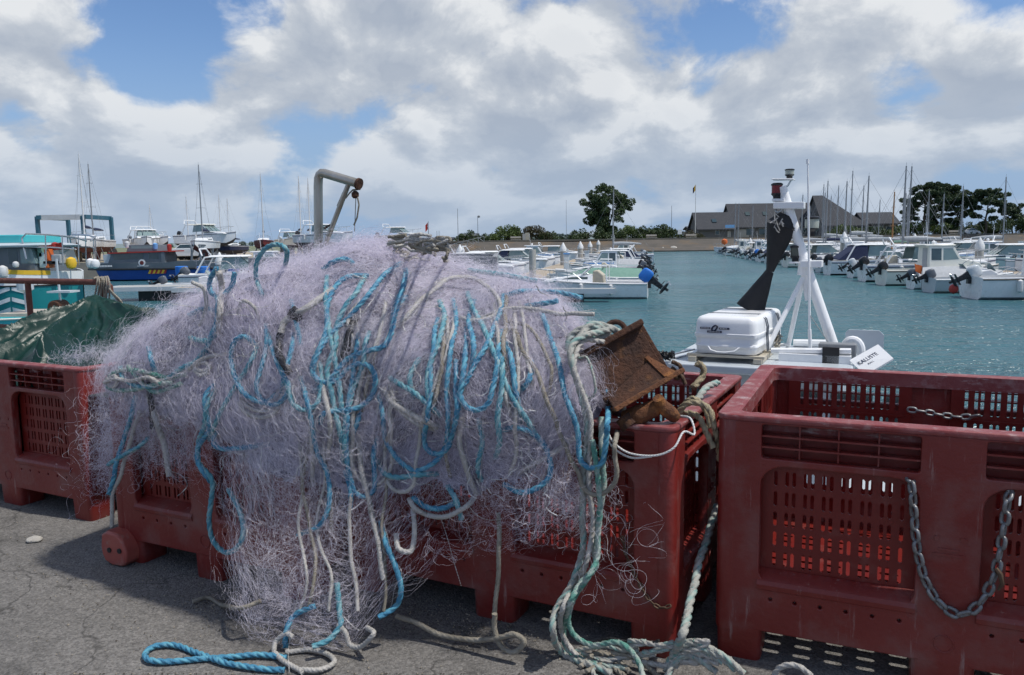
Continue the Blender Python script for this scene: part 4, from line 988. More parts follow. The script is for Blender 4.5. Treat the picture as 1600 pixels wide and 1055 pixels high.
BLUE = [
 [(410,462),(400,433),(402,407),(418,386),(437,382),(448,392),(446,414)], [(338,420),(328,437),(330,456),(340,468),(338,502),(328,528),(323,551)], [(296,492),(315,483),(340,485)], [(298,528),(323,532),(340,520)],
 [(575,431),(543,433),(524,449),(512,479),(510,513),(501,540),(490,562),(488,581),(501,596),(524,596),(543,577),(562,568),(579,574),(586,593),(579,619),(558,638),(527,642),(507,646),(501,661)],
 [(626,412),(600,430),(573,464),(543,498),(520,520),(497,551),(490,577),(496,600)],
 [(571,431),(558,456),(539,479),(526,509),(524,540),(512,577),(518,615),(522,638),(531,676),(537,722)],
 [(634,464),(618,487),(613,517),(600,540),(573,549),(543,562),(512,596),(490,612)], [(634,422),(630,449),(618,479),(611,513)],
 [(687,471),(694,494),(687,528),(675,562),(668,593),(670,623),(679,642)],
 [(708,468),(713,502),(706,540),(700,578),(698,615),(700,653),(698,691),(683,718),(653,735),(626,722),(603,688),(598,646),(592,615)],
 [(729,513),(727,562),(719,615),(716,650)], [(774,528),(784,562),(784,608),(778,653),(780,691),(774,714)], [(778,517),(797,555),(806,608),(812,661)],
 [(778,673),(814,669),(845,688),(859,715),(859,742),(841,761),(814,769),(788,757)], [(747,653),(753,691),(747,729),(752,752)], [(831,566),(827,593),(812,612)],
 [(400,540),(383,526),(366,534),(361,562),(368,593),(387,619),(414,629),(433,615)],
 [(336,608),(323,636),(319,665),(311,690),(311,723),(331,750),(329,784),(327,815),(334,846),(354,863),(373,853),(380,827),(373,792),(357,765)],
 [(338,673),(334,692),(346,700),(377,700),(419,694)], [(470,590),(478,620),(485,650),(496,707),(511,738),(515,777),(509,803),(496,823),(465,836)],
 [(588,719),(599,738),(622,746),(657,742),(684,740)], [(645,777),(665,792),(691,794),(714,784)], [(596,815),(603,850),(619,888),(626,919),(619,946),(592,965)],
 [(732,422),(763,426),(793,431),(838,439)], [(790,462),(810,455),(835,455),(872,457),(910,466)], [(505,421),(520,410),(540,405),(552,412)],
 [(188,574),(194,591),(215,603),(239,603),(263,591),(287,574),(307,564),(324,543)], [(232,543),(237,564),(244,588)], [(213,618),(205,649),(194,683),(182,724),(179,745),(170,772)],
 [(232,683),(218,697),(201,707),(184,717),(169,726)], [(336,601),(322,618),(321,642),(327,670),(310,697),(310,721),(321,741),(334,758)],
 [(492,946),(461,961),(448,984),(446,1011)], [(526,911),(530,957),(532,976),(515,999),(488,1011)], [(741,470),(733,500),(740,540),(735,580)], [(563,640),(558,662),(548,690)], [(608,590),(640,610),(668,630),(690,650)],
 [(350,460),(362,446),(366,425)], [(822,478),(850,474),(872,470)], [(655,560),(640,590),(648,622)],
 [(455,470),(462,500),(470,540)], [(540,735),(548,770),(545,800)], [(700,760),(712,780),(720,812)],
]
for i, p in enumerate(BLUE):
    net_rope('float_rope', p, .0092 if i % 5 else .0084, 'blue' if i % 3 else 'blue2')
WHITE = [
 ([(694,437),(660,467),(640,490),(622,513)], .0075), ([(660,467),(680,450),(702,436),(730,434),(752,441),(770,455),(780,475),(777,490),(760,500),(735,501),(720,496)], .0075),
 ([(740,500),(782,485),(810,482),(840,484),(875,492),(895,489),(928,490)], .007), ([(342,426),(347,456),(344,486),(340,520)], .011),
 ([(372,631),(387,646),(410,651),(433,642),(440,615)], .008), ([(376,622),(395,640),(418,642),(436,628)], .007), ([(600,608),(615,630),(641,646),(664,657),(683,667)], .010),
 ([(606,620),(625,642),(655,662),(680,670)], .008), ([(721,653),(719,691),(728,729),(744,773)], .009), ([(640,780),(649,796),(668,805),(699,807),(726,792),(741,777)], .008), ([(645,796),(649,834),(642,861),(622,857),(619,834)], .0085),
 ([(232,618),(246,659),(256,694),(264,745)], .011), ([(217,642),(205,687),(188,741),(176,772),(176,823)], .008), ([(225,584),(242,595),(263,591),(293,578),(321,560),(355,552)], .0075),
 ([(899,684),(861,710),(808,741)], .008), ([(483,640),(487,700),(490,760)], .008), ([(560,680),(566,740),(580,800),(592,850),(600,905)], .009), ([(520,560),(505,600),(515,660),(512,720)], .008),
 ([(526,976),(538,988),(546,1007),(565,1011),(584,992),(575,980)], .008), ([(427,1019),(431,1003),(446,990),(458,996)], .008), ([(427,1019),(445,1035),(472,1050)], .008), ([(446,1018),(480,1015),(510,1022),(522,1035),(500,1048),(470,1046)], .008),
 ([(300,440),(318,452),(322,480),(312,510)], .007), ([(405,500),(398,480),(380,470),(372,490)], .006), ([(560,470),(545,500),(552,540),(545,580)], .007), ([(690,470),(700,520),(694,560)], .006),
]
for p, r in WHITE: net_rope('lead_line', p, r, 'white', lay=r * 5, amp=.08, zag=.003)
rx = random.Random(91)
def long_loop(x, y, L, sway, turn):
    q = [(x, y)]; vx = rx.uniform(-.35, .35)
    while L > 0:
        vx += rx.uniform(-.25, .25) * sway; vx = max(-.6, min(.6, vx)); x += vx * 24; y += 24 * (1 - .25 * abs(vx)); L -= 24; q.append((x, y))
    if turn:
        d = rx.choice((-1, 1)); R0 = rx.uniform(14, 34)
        for k in range(1, 6): a = PI * k / 5; q.append((x + d * R0 * (1 - math.cos(a)), y + R0 * 1.2 * math.sin(a)))
        x += d * 2 * R0
        for k in range(rx.randint(2, 6)): y -= 24; x += rx.uniform(-7, 9); q.append((x, y))
    return q
for k in range(7):
    x0 = rx.uniform(480, 850)
    net_rope('float_rope', long_loop(x0, max(405 + max(0, x0 - 640) * .38, rx.uniform(405, 560)), rx.uniform(110, 270), .7, k % 3 != 0), .0088, 'blue' if k % 3 else 'blue2')
for k in range(4): net_rope('float_rope', long_loop(rx.uniform(310, 460), rx.uniform(500, 580), rx.uniform(70, 150), .7, k % 2), .0085, 'blue2' if k % 3 else 'blue')
for k in range(9):
    x0 = rx.uniform(310, 870)
    net_rope('lead_line', long_loop(x0, max(405 + max(0, x0 - 640) * .38 + max(0, 420 - x0) * .7, rx.uniform(405, 580)), rx.uniform(100, 260), .8, k % 3 == 0), rx.uniform(.0055, .0085), 'white' if k % 4 else 'tan', lay=.05, amp=.08, zag=.003)
for k in range(5):
    x = rx.uniform(450, 610); net_rope('lead_line', [(x + rx.uniform(-6, 6), 690), (x + rx.uniform(-12, 12), 760), (x + rx.uniform(-14, 14), 830), (x + rx.uniform(-14, 14), 900), (x + rx.uniform(-16, 16), 955)], rx.uniform(.005, .0075), 'white' if k % 3 else 'tan', lay=.05, amp=.08, zag=.004)
TAN = [([(797,502),(827,513),(857,562),(863,585),(850,642)], .0055), ([(772,960),(773,985),(783,1010),(800,1019),(814,1012),(820,1000),(803,990),(780,996),(735,1001),(690,992),(650,972),(620,962)], .0085), ([(780,800),(780,850),(777,905),(773,962)], .0075),
       ([(575,560),(560,620),(556,680)], .007), ([(590,540),(575,600),(563,650)], .006), ([(300,940),(325,933),(345,944),(372,950),(408,938)], .007), ([(500,700),(512,760),(520,830)], .007), ([(705,640),(695,700),(705,745)], .006)]
for p, r in TAN: net_rope('muddy_line', p, r, 'tan', amp=.07, zag=.003)
# the taped, stiff piece of line
net_rope('taped_line', [(520,452),(482,479),(463,490),(446,502),(440,521)], .0115, 'white', off=.028, amp=.05, zag=.002)
net_rope('black_tape', [(441,514),(437,530),(436,551),(445,570),(452,584)], .0125, 'tape', off=.028, amp=.04)
net_rope('black_tape', [(463,483),(455,491),(468,496)], .013, 'tape', off=.036, amp=.04)
net_rope('black_tape', [(556,492),(548,515),(540,545),(534,566)], .013, 'tape', amp=.04)
net_rope('black_tape', [(232,598),(236,630),(238,668)], .010, 'tape', amp=.04)
# thin white twine seized along the ropes and hanging loose
tw = []
r0 = random.Random(21)
for p in BLUE[4:16] + BLUE[17:24] + [w[0] for w in WHITE[:9]]:
    q = []
    for k, (a, b) in enumerate(p): q.append((a + r0.uniform(-9, 9), b + r0.uniform(-9, 9)))
    tw.append(q)
tw += [[(467,650),(460,668),(468,690),(478,726),(490,728),(497,715)], [(497,715),(502,740),(500,770),(508,795),(512,810)], [(800,705),(815,718),(820,738),(828,745)], [(835,722),(822,735),(830,752),(845,745),(855,735)],
       [(469,919),(461,953),(454,995),(450,1018),(452,1050)], [(690,813),(702,850),(712,885),(720,915)], [(555,490),(545,515),(533,540),(545,565),(560,575),(560,520),(556,490)], [(700,605),(672,620),(640,628),(605,622)],
       [(730,788),(745,805),(765,812),(785,810)], [(528,925),(535,960),(560,985),(575,975)], [(500,720),(510,735),(515,760),(505,790)], [(600,820),(610,860),(620,900),(628,930)], [(1,1)] ]
tw.pop()
for k in range(70):
    x = r0.uniform(240, 880); y = r0.uniform(410, 760); q = [(x, y)]; a = r0.uniform(0.6, 2.4)
    for j in range(r0.randint(4, 9)): a += r0.uniform(-.9, .9); x += math.cos(a) * 13; y += abs(math.sin(a)) * 12 - 2; q.append((x, y))
    tw.append(q)
o = rope_mesh('seizing_twine', [on_heap(q, .024) for q in tw], .0016, mt['twine'], n=5, amp=0, step=.008, zag=.002); under_net(o)
# dark tangle of old rope on top of the heap
tg = []
for k in range(26):
    x = 618 + r0.uniform(0, 70); y = 378 + r0.uniform(-4, 16); q = []
    for j in range(6): q.append((x, y, r0.uniform(.0, .05))); x += r0.uniform(-22, 24); y += r0.uniform(-8, 10); x = min(max(x, 606), 702); y = min(max(y, 366 + abs(x - 650) * .12), 408)
    tg.append(on_heap(q, .02))
o = rope_mesh('old_rope_tangle', tg[:12], .0048, mt['tan'], amp=.08, zag=.003); under_net(o)
o = rope_mesh('old_rope_tangle', tg[12:], .0046, mt['white'], amp=.08, zag=.003); under_net(o)
# seaweed-dark specks caught in the mesh
rr = np.random.default_rng(77); n = 1500
ss = rr.uniform(-2.6, -.75, n); us = rr.uniform(.12, .8, n); P = surf(ss, us, rr.uniform(.004, .02, n))
d = rr.normal(size=(n, 3)); d /= np.linalg.norm(d, axis=1)[:, None]; e2 = np.cross(d, rr.normal(size=(n, 3))); e2 /= np.linalg.norm(e2, axis=1)[:, None]
sz = rr.uniform(.001, .0042, n)[:, None]
V = np.stack([P - d * sz, P + e2 * sz * .6, P + d * sz, P - e2 * sz * .6], 1).reshape(-1, 3)
o = fast_mesh('weed_specks', [(V, np.arange(n * 4).reshape(-1, 4))], M('dry_weed', (.05, .045, .05), (.03, .025, .03), 20, .9)); o['kind'] = 'stuff'; under_net(o)

# ------------------------------------------------------------------ loose ropes by the right hand crate
def ground_or(path, t=2.18):
    out = []
    for p in path:
        px, py = p[0], p[1]; tt = p[2] if len(p) > 2 else t
        d = ray(px, py); q = CP + d * (tt / d.dot(NV))
        if q.z < .012: q = at(px, py, .013)
        out.append(q)
    return out
def free_rope(name, paths, r, mat, label, cat='rope', t=2.18, group=None, **kw):
    o = rope_mesh(name, [ground_or(p, t) for p in paths], r, [mt[mat], mt[ALT[mat]]] if mat in ALT else mt[mat], zag=kw.pop('zag', .002), **kw); return tag(o, label, cat, group)
free_rope('hanging_rope', [[(953,514,2.36),(931,520,2.3),(910,525,2.24),(894,538,2.2),(892,560),(900,591),(910,623),(918,660),(915,692),(913,720),(911,767),(911,818),(910,862),(894,909,2.14),(871,949,2.1),(864,986,2.05),(878,1020),(915,1037),(955,1052)]], .0105, 'mixrope', 'thick pale rope with green flecks hanging beside the rusty box down to the ground', t=2.17)
free_rope('hanging_rope', [[(945,535,2.33),(915,531,2.27),(902,548,2.21),(897,575),(907,606),(921,650),(922,690),(920,730),(922,770),(926,800),(925,835),(915,880,2.14),(897,915),(880,950,2.07),(876,985),(900,1022),(935,1044)]], .0085, 'white', 'grey white rope hanging next to the thick pale rope', t=2.165)
free_rope('hanging_rope', [[(941,652,2.21),(940,690),(942,732),(942,767),(935,811),(930,862),(931,885),(908,909,2.13),(891,942,2.08),(881,986),(891,1020),(930,1036),(980,1046)]], .0092, 'green', 'green and white braided rope hanging straight from the crate rim', t=2.175)
free_rope('hanging_rope', [[(926,687),(930,715),(935,750),(938,790),(934,835),(933,870,2.14),(917,905,2.1),(897,935),(888,968),(898,993),(925,1008),(962,1003),(982,1013),(999,1037),(1006,1060)]], .0085, 'green', 'dark green cord that snakes over the asphalt in front of the crate', t=2.15)
free_rope('thick_rope', [[(1121,790,2.62),(1107,835,2.5),(1093,875,2.4),(1085,915,2.3),(1076,956,2.2),(1066,993,2.1),(1053,1020),(1043,1050)]], .0125, 'mixrope', 'thick pale rope running diagonally out of the gap between the two right crates')
free_rope('frayed_rope', [[(1050,1030),(1059,1016),(1083,1006),(1110,1012),(1137,1027),(1160,1052)], [(1055,1040),(1068,1022),(1090,1012),(1118,1022),(1150,1050)], [(1046,1050),(1062,1028),(1100,1020),(1128,1036)], [(1040,1058),(1052,1036),(1075,1024),(1096,1034),(1120,1052)]], .0095, 'mixrope', 'frayed bundle of pale rope on the ground at the foot of the diagonal rope', zag=.004)
rk = random.Random(14); tg2 = []
for k in range(11):
    x, y = rk.uniform(900, 1150), rk.uniform(1006, 1048); q = []; a = rk.uniform(-.6, .6)
    for j in range(rk.randint(4, 7)): q.append((x, min(max(y, 1002), 1062))); a += rk.uniform(-.9, .9); x += 26 * math.cos(a); y += 12 * math.sin(a)
    tg2.append(q)
free_rope('loose_rope', tg2[:6], .0085, 'white', 'grey white rope heaped in loops on the asphalt at the foot of the hanging ropes', zag=.004)
free_rope('loose_rope', tg2[6:], .0075, 'mixrope', 'pale rope with teal flecks heaped between the hanging ropes and the frayed bundle', zag=.004)
free_rope('loose_rope', [[(1205,1060),(1215,1046),(1232,1040),(1250,1043),(1268,1056)]], .008, 'white', 'short white rope end on the ground in front of the right crate', zag=.003)
free_rope('loose_rope', [[(905,1040),(930,1022),(960,1030),(985,1050)], [(915,1050),(945,1038),(975,1055)], [(955,1018),(985,1026),(1015,1046),(1035,1060)]], .008, 'tan', 'muddy rope loops lying between the hanging ropes and the frayed bundle', zag=.004)
free_rope('loose_rope', [[(935,1004),(952,998),(975,1002),(1000,1010),(1030,1000)]], .0042, 'tape', 'thin black line on the ground under the front right crate')
free_rope('white_line', [[(947,668,2.22),(958,690,2.21),(984,708,2.2),(1022,711,2.19),(1053,700,2.2),(1069,676,2.24),(1085,679,2.27),(1080,655,2.3),(1064,650,2.34)], [(946,672,2.22),(956,697,2.21),(985,714,2.2),(1018,713,2.19)]], .0032, 'twine', 'thin white line swagged over the corner of the crate with the rusty box')
free_rope('coiled_rope', [[(1040,668,2.44),(1061,644,2.42),(1075,630,2.42),(1096,631,2.42),(1109,642,2.41),(1114,660,2.40),(1121,690,2.42),(1124,720,2.44)], [(1046,660,2.5),(1066,636,2.48),(1083,624,2.47),(1102,640,2.44),(1112,668,2.42)], [(1052,655,2.46),(1070,645,2.45),(1090,650,2.43),(1102,672,2.41),(1116,700,2.4)]], .0098, 'gold', 'beige rope coiled over the right rim of the crate with the rusty box')
free_rope('rope_loop', [[(1083,606,2.75),(1098,588,2.8),(1098,574,2.8),(1091,569,2.8),(1088,573,2.8)]], .012, 'gold', 'short beige rope loop standing up inside the crate with the rusty box')
free_rope('rope_loop', [[(1080,632,2.62),(1093,621,2.66),(1106,605,2.74),(1121,598,2.82)]], .012, 'mixrope', 'white and teal rope lying over the rim behind the rusty box')
free_rope('rope_knot', [[(900,560,2.28),(888,545,2.28),(893,525,2.3),(915,512,2.32),(938,512,2.34),(950,520,2.36),(935,530,2.34),(912,522,2.3),(897,540,2.26),(900,560,2.24)], [(905,530,2.27),(925,508,2.33),(960,515,2.38),(968,522,2.4)]], .0115, 'mixrope', 'knotted pale green and white rope at the top left corner of the rusty box')
free_rope('blue_rope_loop', [[(445,1046),(400,1044),(350,1036),(310,1020),(275,1008),(242,1010),(226,1022),(232,1032),(262,1034),(310,1029),(360,1026),(405,1024),(447,1028)]], .0092, 'blue', 'flat loop of blue rope lying on the asphalt at the bottom left')
free_rope('cord_end', [[(905,560,2.22),(918,560,2.22),(928,590,2.2),(930,615,2.2),(918,622,2.2),(908,600,2.2)]], .004, 'mixrope', 'thin pale cord looped between the thick rope and the rusty box')

# ------------------------------------------------------------------ rusty steel piece
RB = empty('rusty_steel_box', (0, 0, 0), 0, 'heavy rusty steel box section tilted on the heap with a bent lip and flange', 'steel box')
def P3(px, py, t): return att(px, py, t)
c0, c1, c2, c3 = P3(906, 553, 2.30), P3(996, 503, 2.42), P3(1048, 592, 2.42), P3(955, 647, 2.28)   # big plate
nrm = ((c1 - c0).cross(c3 - c0)).normalized()
if nrm.dot(CP - c0) < 0: nrm = -nrm
def slab(m, a, b, c, d, th, nn=None):
    nn = nn or nrm; A = [a, b, c, d]; B = [p - nn * th for p in A]
    m.add(A + B, [(0, 1, 2, 3), (7, 6, 5, 4), (0, 4, 5, 1), (1, 5, 6, 2), (2, 6, 7, 3), (3, 7, 4, 0)])
m = MB(); slab(m, c0, c1, c2, c3, .018); m.build('plate', mt['rust'], RB, bev=.004)
upv = (c0 - c3).normalized(); rgt = (c1 - c0).normalized()
m = MB(); slab(m, c0 + nrm * .030 - rgt * .012, c1 + nrm * .030 + rgt * .010, c1 + nrm * .028 + rgt * .010 - upv * .020, c0 + nrm * .028 - rgt * .012 - upv * .020, .075); m.build('lip', mt['rust'], RB, bev=.005)
m = MB(); slab(m, c1 - nrm * .012, c2 - nrm * .012, c2 - nrm * .11, c1 - nrm * .11, .016, -rgt); m.build('side_plate', mt['rust'], RB, bev=.004)
f0, f1 = c3 + upv * .004, c2 + upv * .004
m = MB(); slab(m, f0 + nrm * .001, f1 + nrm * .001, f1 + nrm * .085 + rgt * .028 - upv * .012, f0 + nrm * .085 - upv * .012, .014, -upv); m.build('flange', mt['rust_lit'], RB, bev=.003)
g0 = c3.lerp(c2, .60) + nrm * .004; 
m = MB(); a = g0 + upv * .075 + nrm * .002; slab(m, c3.lerp(c2, .05) + nrm * .01 + upv * .05, c3.lerp(c2, .86) + nrm * .01 + upv * .085, f1.lerp(f0, .08) + nrm * .07, f0 + nrm * .07, .012, (nrm + upv * .6).normalized()); m.build('sloping_plate', mt['rust'], RB, bev=.004)
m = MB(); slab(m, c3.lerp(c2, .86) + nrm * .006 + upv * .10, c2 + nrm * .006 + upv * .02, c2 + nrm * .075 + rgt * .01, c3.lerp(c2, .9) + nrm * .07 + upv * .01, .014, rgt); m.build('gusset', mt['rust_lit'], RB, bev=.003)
sw = empty('rusty_shackle', (0, 0, 0), 0, 'lump of orange rusty shackle lying in front of the rusty steel box', 'shackle')
def blob_tube(name, pts, rs, mat, parent, seed, n=14):
    C = catmull([tuple(p) for p in pts], .008); R_ = np.interp(np.linspace(0, 1, len(C)), np.linspace(0, 1, len(rs)), rs)
    m = MB(); m.tube([Vector(c) for c in C], [float(r) * (1 + .12 * mnoise.noise(Vector(c) * 40 + Vector((seed, 0, 0)))) for c, r in zip(C, R_)], n); return m.build(name, mat, parent, sm=True, ang=60)
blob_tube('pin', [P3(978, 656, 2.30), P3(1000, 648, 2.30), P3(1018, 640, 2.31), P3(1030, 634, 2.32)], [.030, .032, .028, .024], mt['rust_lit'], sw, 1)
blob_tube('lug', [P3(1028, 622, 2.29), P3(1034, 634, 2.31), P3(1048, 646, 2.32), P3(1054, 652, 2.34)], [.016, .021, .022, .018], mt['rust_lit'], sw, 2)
blob_tube('collar', [P3(973, 651, 2.28), P3(985, 666, 2.28)], [.026, .03], mt['rust'], sw, 3)
# ring at the top of the box
m = MB(); c = P3(962, 516, 2.42); m.tube([c + Vector((math.cos(a) * .030, .01 * math.sin(a), math.sin(a) * .026)) for a in [2 * PI * k / 16 for k in range(16)]], .009, 8, closed=True); m.build('ring', mt['rust'], RB, sm=True)
free_rope('wire_twist', [[(1050,566,2.5),(1062,572,2.5),(1066,585,2.52),(1058,592,2.5),(1052,582,2.48)], [(1048,575,2.5),(1064,588,2.5),(1070,600,2.5)]], .007, 'chain_rust', 'twist of rusty wire at the right edge of the rusty steel box', 'wire')
# blue grey odds inside the crate under the rope
# ------------------------------------------------------------------ chains
def chain(name, pts, link_len, wire, mat, label):
    C = catmull([tuple(p) for p in pts], .004); d = np.concatenate([[0], np.cumsum(np.linalg.norm(np.diff(C, axis=0), axis=1))])
    pitch = link_len - 2 * wire * .95; n = int(d[-1] / pitch); m = MB(); up = Vector((0, 1, 0)).cross(Vector((1, 0, 0)))
    q = [Vector([np.interp(k * pitch, d, C[:, a]) for a in range(3)]) for k in range(n + 1)]
    prev = None
    for k in range(n):
        t = (q[k + 1] - q[k]).normalized(); c = (q[k] + q[k + 1]) / 2
        if prev is None: prev = t.orthogonal().normalized()
        prev = (prev - t * prev.dot(t)).normalized(); sd = t.cross(prev)
        a = math.radians(38 + random.uniform(-9, 9)) + (PI / 2 if k % 2 else 0); w = prev * math.cos(a) + sd * math.sin(a)
        hl = link_len / 2 - wire; hw = wire * 1.75; ring = []
        for j in range(14):
            an = 2 * PI * j / 14; x = math.cos(an); y = math.sin(an)
            ring.append(c + t * (hw * x * .9 + (hl - hw * .9) * (1 if x > 0 else -1) * min(1, abs(x) * 3)) + w * hw * y)
        m.tube(ring, wire, 7, closed=True)
    return tag(m.build(name, mt[mat], sm=True, ang=60), label, 'chain')
yd = Vector((math.cos(YD), math.sin(YD), 0)); nd = Vector((-math.sin(YD), math.cos(YD), 0)); oD = Vector((.615, 2.335, 0))
def dpt(px, py, off):      # on the front plane of the right crate
    d = ray(px, py); return CP + d * (((oD + nd * off) - CP).dot(nd) / d.dot(nd))
ch = [dpt(1417, 738, .055)] + [dpt(x, y, -.012) for x, y in ((1424, 755), (1428, 800), (1432, 850), (1445, 905), (1470, 945), (1500, 962), (1530, 945), (1552, 905), (1562, 865), (1572, 800), (1576, 775))] + [dpt(1580, 760, .055)]
chain('hanging_chain', ch, .044, .0055, 'chain', 'thick galvanised chain hanging in a deep loop on the front of the empty right crate')
m_ = [dpt(1418, 640, .90), dpt(1440, 643, .90), dpt(1480, 650, .92), dpt(1510, 652, .92), dpt(1535, 648, .90)]
chain('spanning_chain', m_, .040, .005, 'chain', 'short chain strung along the inside back wall of the empty right crate')
hk = MB(); pth = [dpt(1556, 888, -.02), dpt(1563, 898, -.026), dpt(1566, 912, -.026), dpt(1560, 922, -.022)]; hk.tube(pth, [.006, .007, .006, .003], 8); tag(hk.build('chain_hook', mt['chain_rust'], sm=True), 'small rusty hook hanging from the looped chain', 'hook')
ya = Vector((math.cos(YA), math.sin(YA), 0)); na = Vector((-math.sin(YA), math.cos(YA), 0))
def apt(px, py, off): d = ray(px, py); o_ = Vector((.475, 2.295, 0)) + na * off; return CP + d * ((o_ - CP).dot(na) / d.dot(na))
chain('rusty_thin_chain', [apt(x, y, -.008) for x, y in ((972, 838), (980, 872), (998, 910), (1015, 938), (1032, 950), (1050, 946))], .024, .0026, 'chain_rust', 'thin rusty chain draped on the corner of the crate below the rusty box')

# ------------------------------------------------------------------ green tarpaulin, small net and rope in the left crate
cR = Vector((-1.98, 3.60, 0)); yc = Vector((math.cos(YC), math.sin(YC), 0)); nc = Vector((-math.sin(YC), math.cos(YC), 0))
tv = []; tfc = []; NX, NY = 220, 160
_pk = att(150, 463, 3.22) - cR; PKA, PKB = _pk.dot(yc), _pk.dot(nc)
for i in range(NX):
    for j in range(NY):
        a = -1.22 + 1.48 * i / (NX - 1); b = .03 + 1.10 * j / (NY - 1)    # along / across the crate
        x = (a + 1.22) / 1.48; y = (b - .03) / 1.10
        ra, rb_ = a - PKA, b - PKB; rad = math.hypot(ra, rb_); ang = math.atan2(rb_, ra)
        h = .69 + .085 * math.sin(PI * min(1, y * .85)) + (_pk.z - .78) * math.exp(-rad * 2.4)
        # folds fanning out from the gathered corner, sharp crested
        f1 = ang * 3.2 + 1.1 * mnoise.noise(Vector((a * 2.2, b * 2.2, 3))); f2 = ang * 8.5 + rad * 2 + 1.4 * mnoise.noise(Vector((a * 4, b * 4, 9)))
        amp = min(1, rad * 2.2)
        h += amp * (.050 * (1 - 2 * abs(math.sin(f1)) ** .6) + .036 * (1 - 2 * abs(math.sin(f2)) ** .6) + .012 * (1 - 2 * abs(math.sin(ang * 19 + rad * 3 + 2 * mnoise.noise(Vector((a * 6, b * 6, 2)))))))
        p = Vector((a * 3.5, b * 3.5, 0)); h += .030 * (1 - 2 * abs(mnoise.noise(p + Vector((1, 7, 0))))) + .008 * mnoise.noise(p * 5)
        if x > .80: h -= (x - .80) * .9
        if x < .05: h -= (.05 - x) * 1.5
        if y < .12: h -= (.12 - y) * 1.3
        h = max(h, .60)
        q = cR + yc * a + nc * b; tv.append((q.x, q.y, h))
for i in range(NX - 1):
    for j in range(NY - 1): tfc.append((i * NY + j, (i + 1) * NY + j, (i + 1) * NY + j + 1, i * NY + j + 1))
me = bpy.data.meshes.new('green_tarpaulin'); me.from_pydata(tv, [], tfc); me.update(); o = link_mesh('green_tarpaulin', me, mt['tarp']); smooth(o, 60)
tag(o, 'crumpled shiny dark green tarpaulin piled in the left crate below the railing', 'tarpaulin')
# corner of the tarpaulin pulled up to the rail
m = MB(); A = [rw(-4.55, 3.40, .80), rw(-3.95, 3.52, .93), rw(-3.55, 3.60, 1.03)]; B = [rw(-4.3, 3.1, .86), rw(-3.7, 3.25, .95), rw(-3.50, 3.60, .99)]
o = rope_mesh('rope_loop', [[att(48, 563, 2.75), att(53, 546, 2.8), att(66, 536, 2.84), att(82, 534, 2.86), att(93, 539, 2.88)]], .012, mt['gold']); tag(o, 'beige rope loop sticking out in front of the green tarpaulin', 'rope')
# small lilac net at the right end of the left crate
def tangle(center, ax, ay, az, n, k, step, seed, width):
    r = np.random.default_rng(seed); p = np.array(center) + r.normal(size=(n, 3)) * np.array([.5, .5, .4]) * 1.0 * np.array([ax, ay, az])
    d = r.normal(size=(n, 3)); d /= np.linalg.norm(d, axis=1)[:, None]; P = np.zeros((n, k, 3)); om = r.normal(0, .35, (n, 3))
    for q in range(k):
        P[:, q] = p; om = om * .9 + r.normal(0, .16, (n, 3)); d = d + np.cross(om, d) * .6; d -= (p - np.array(center)) / np.array([ax, ay, az]) * .05; d /= np.linalg.norm(d, axis=1)[:, None]; p = p + d * step
    T = np.gradient(P, axis=1); T /= np.linalg.norm(T, axis=2)[..., None] + 1e-9; Sd = np.cross(T, r.normal(size=(n, 1, 3))); Sd /= np.linalg.norm(Sd, axis=2)[..., None] + 1e-9
    V = np.stack([P - Sd * width / 2, P + Sd * width / 2], 2).reshape(n, k * 2, 3)
    i = (np.arange(k - 1) * 2)[None, :, None] + np.array([0, 1, 3, 2])[None, None, :]
    return V.reshape(-1, 3), (i + (np.arange(n) * k * 2)[:, None, None]).reshape(-1, 4)
c = cR + yc * -.20 + nc * .22
o = fast_mesh('net_tangle', [tangle((c.x, c.y, .745),   .17, .09, .022, 170, 44, .0065, 9, .0007)], mt['net']); tag(o, 'small tangle of lilac net under the front edge of the green tarpaulin', 'fishing net')
# net thrown off the left end, against the next crate and the quay
c = rw(-2.95, 2.16, .42); o = fast_mesh('net_wisp', [tangle((c.x + .06, c.y, c.z), .13, .06, .22, 420, 46, .0075, 19, .0006), tangle((c.x + .28, c.y - .2, .56), .16, .06, .14, 300, 46, .0075, 29, .0006)], mt['net']); under_net(o)
c = rw(-.88, 2.20, .50); o = fast_mesh('net_wisp', [tangle((c.x, c.y, .50), .12, .05, .16, 260, 46, .007, 39, .0007), tangle((.30, 2.27, .30), .12, .05, .22, 14, 50, .011, 49, .0005)], mt['net']); under_net(o)
# knot of ropes over the rim at the left end of the heap
o = rope_mesh('rope_bundle', [on_heap([(165,600),(175,585),(200,578),(230,582),(262,590),(290,585)], .02, 2.06), on_heap([(168,605),(185,610),(215,608),(245,600),(270,598)], .03, 2.06), on_heap([(200,572),(215,590),(240,612),(265,606),(282,600)], .025, 2.06)], .0085, mt['green']); under_net(o)
o = rope_mesh('rope_bundle', [on_heap([(163,598),(178,592),(205,595),(232,590),(250,600)], .035, 2.06), on_heap([(168,590),(172,604),(182,600),(180,588),(170,592)], .03, 2.06), on_heap([(300,572),(315,580),(328,575),(318,566),(304,574),(312,586),(326,582)], .02)], .0075, mt['white'], amp=.08); under_net(o)

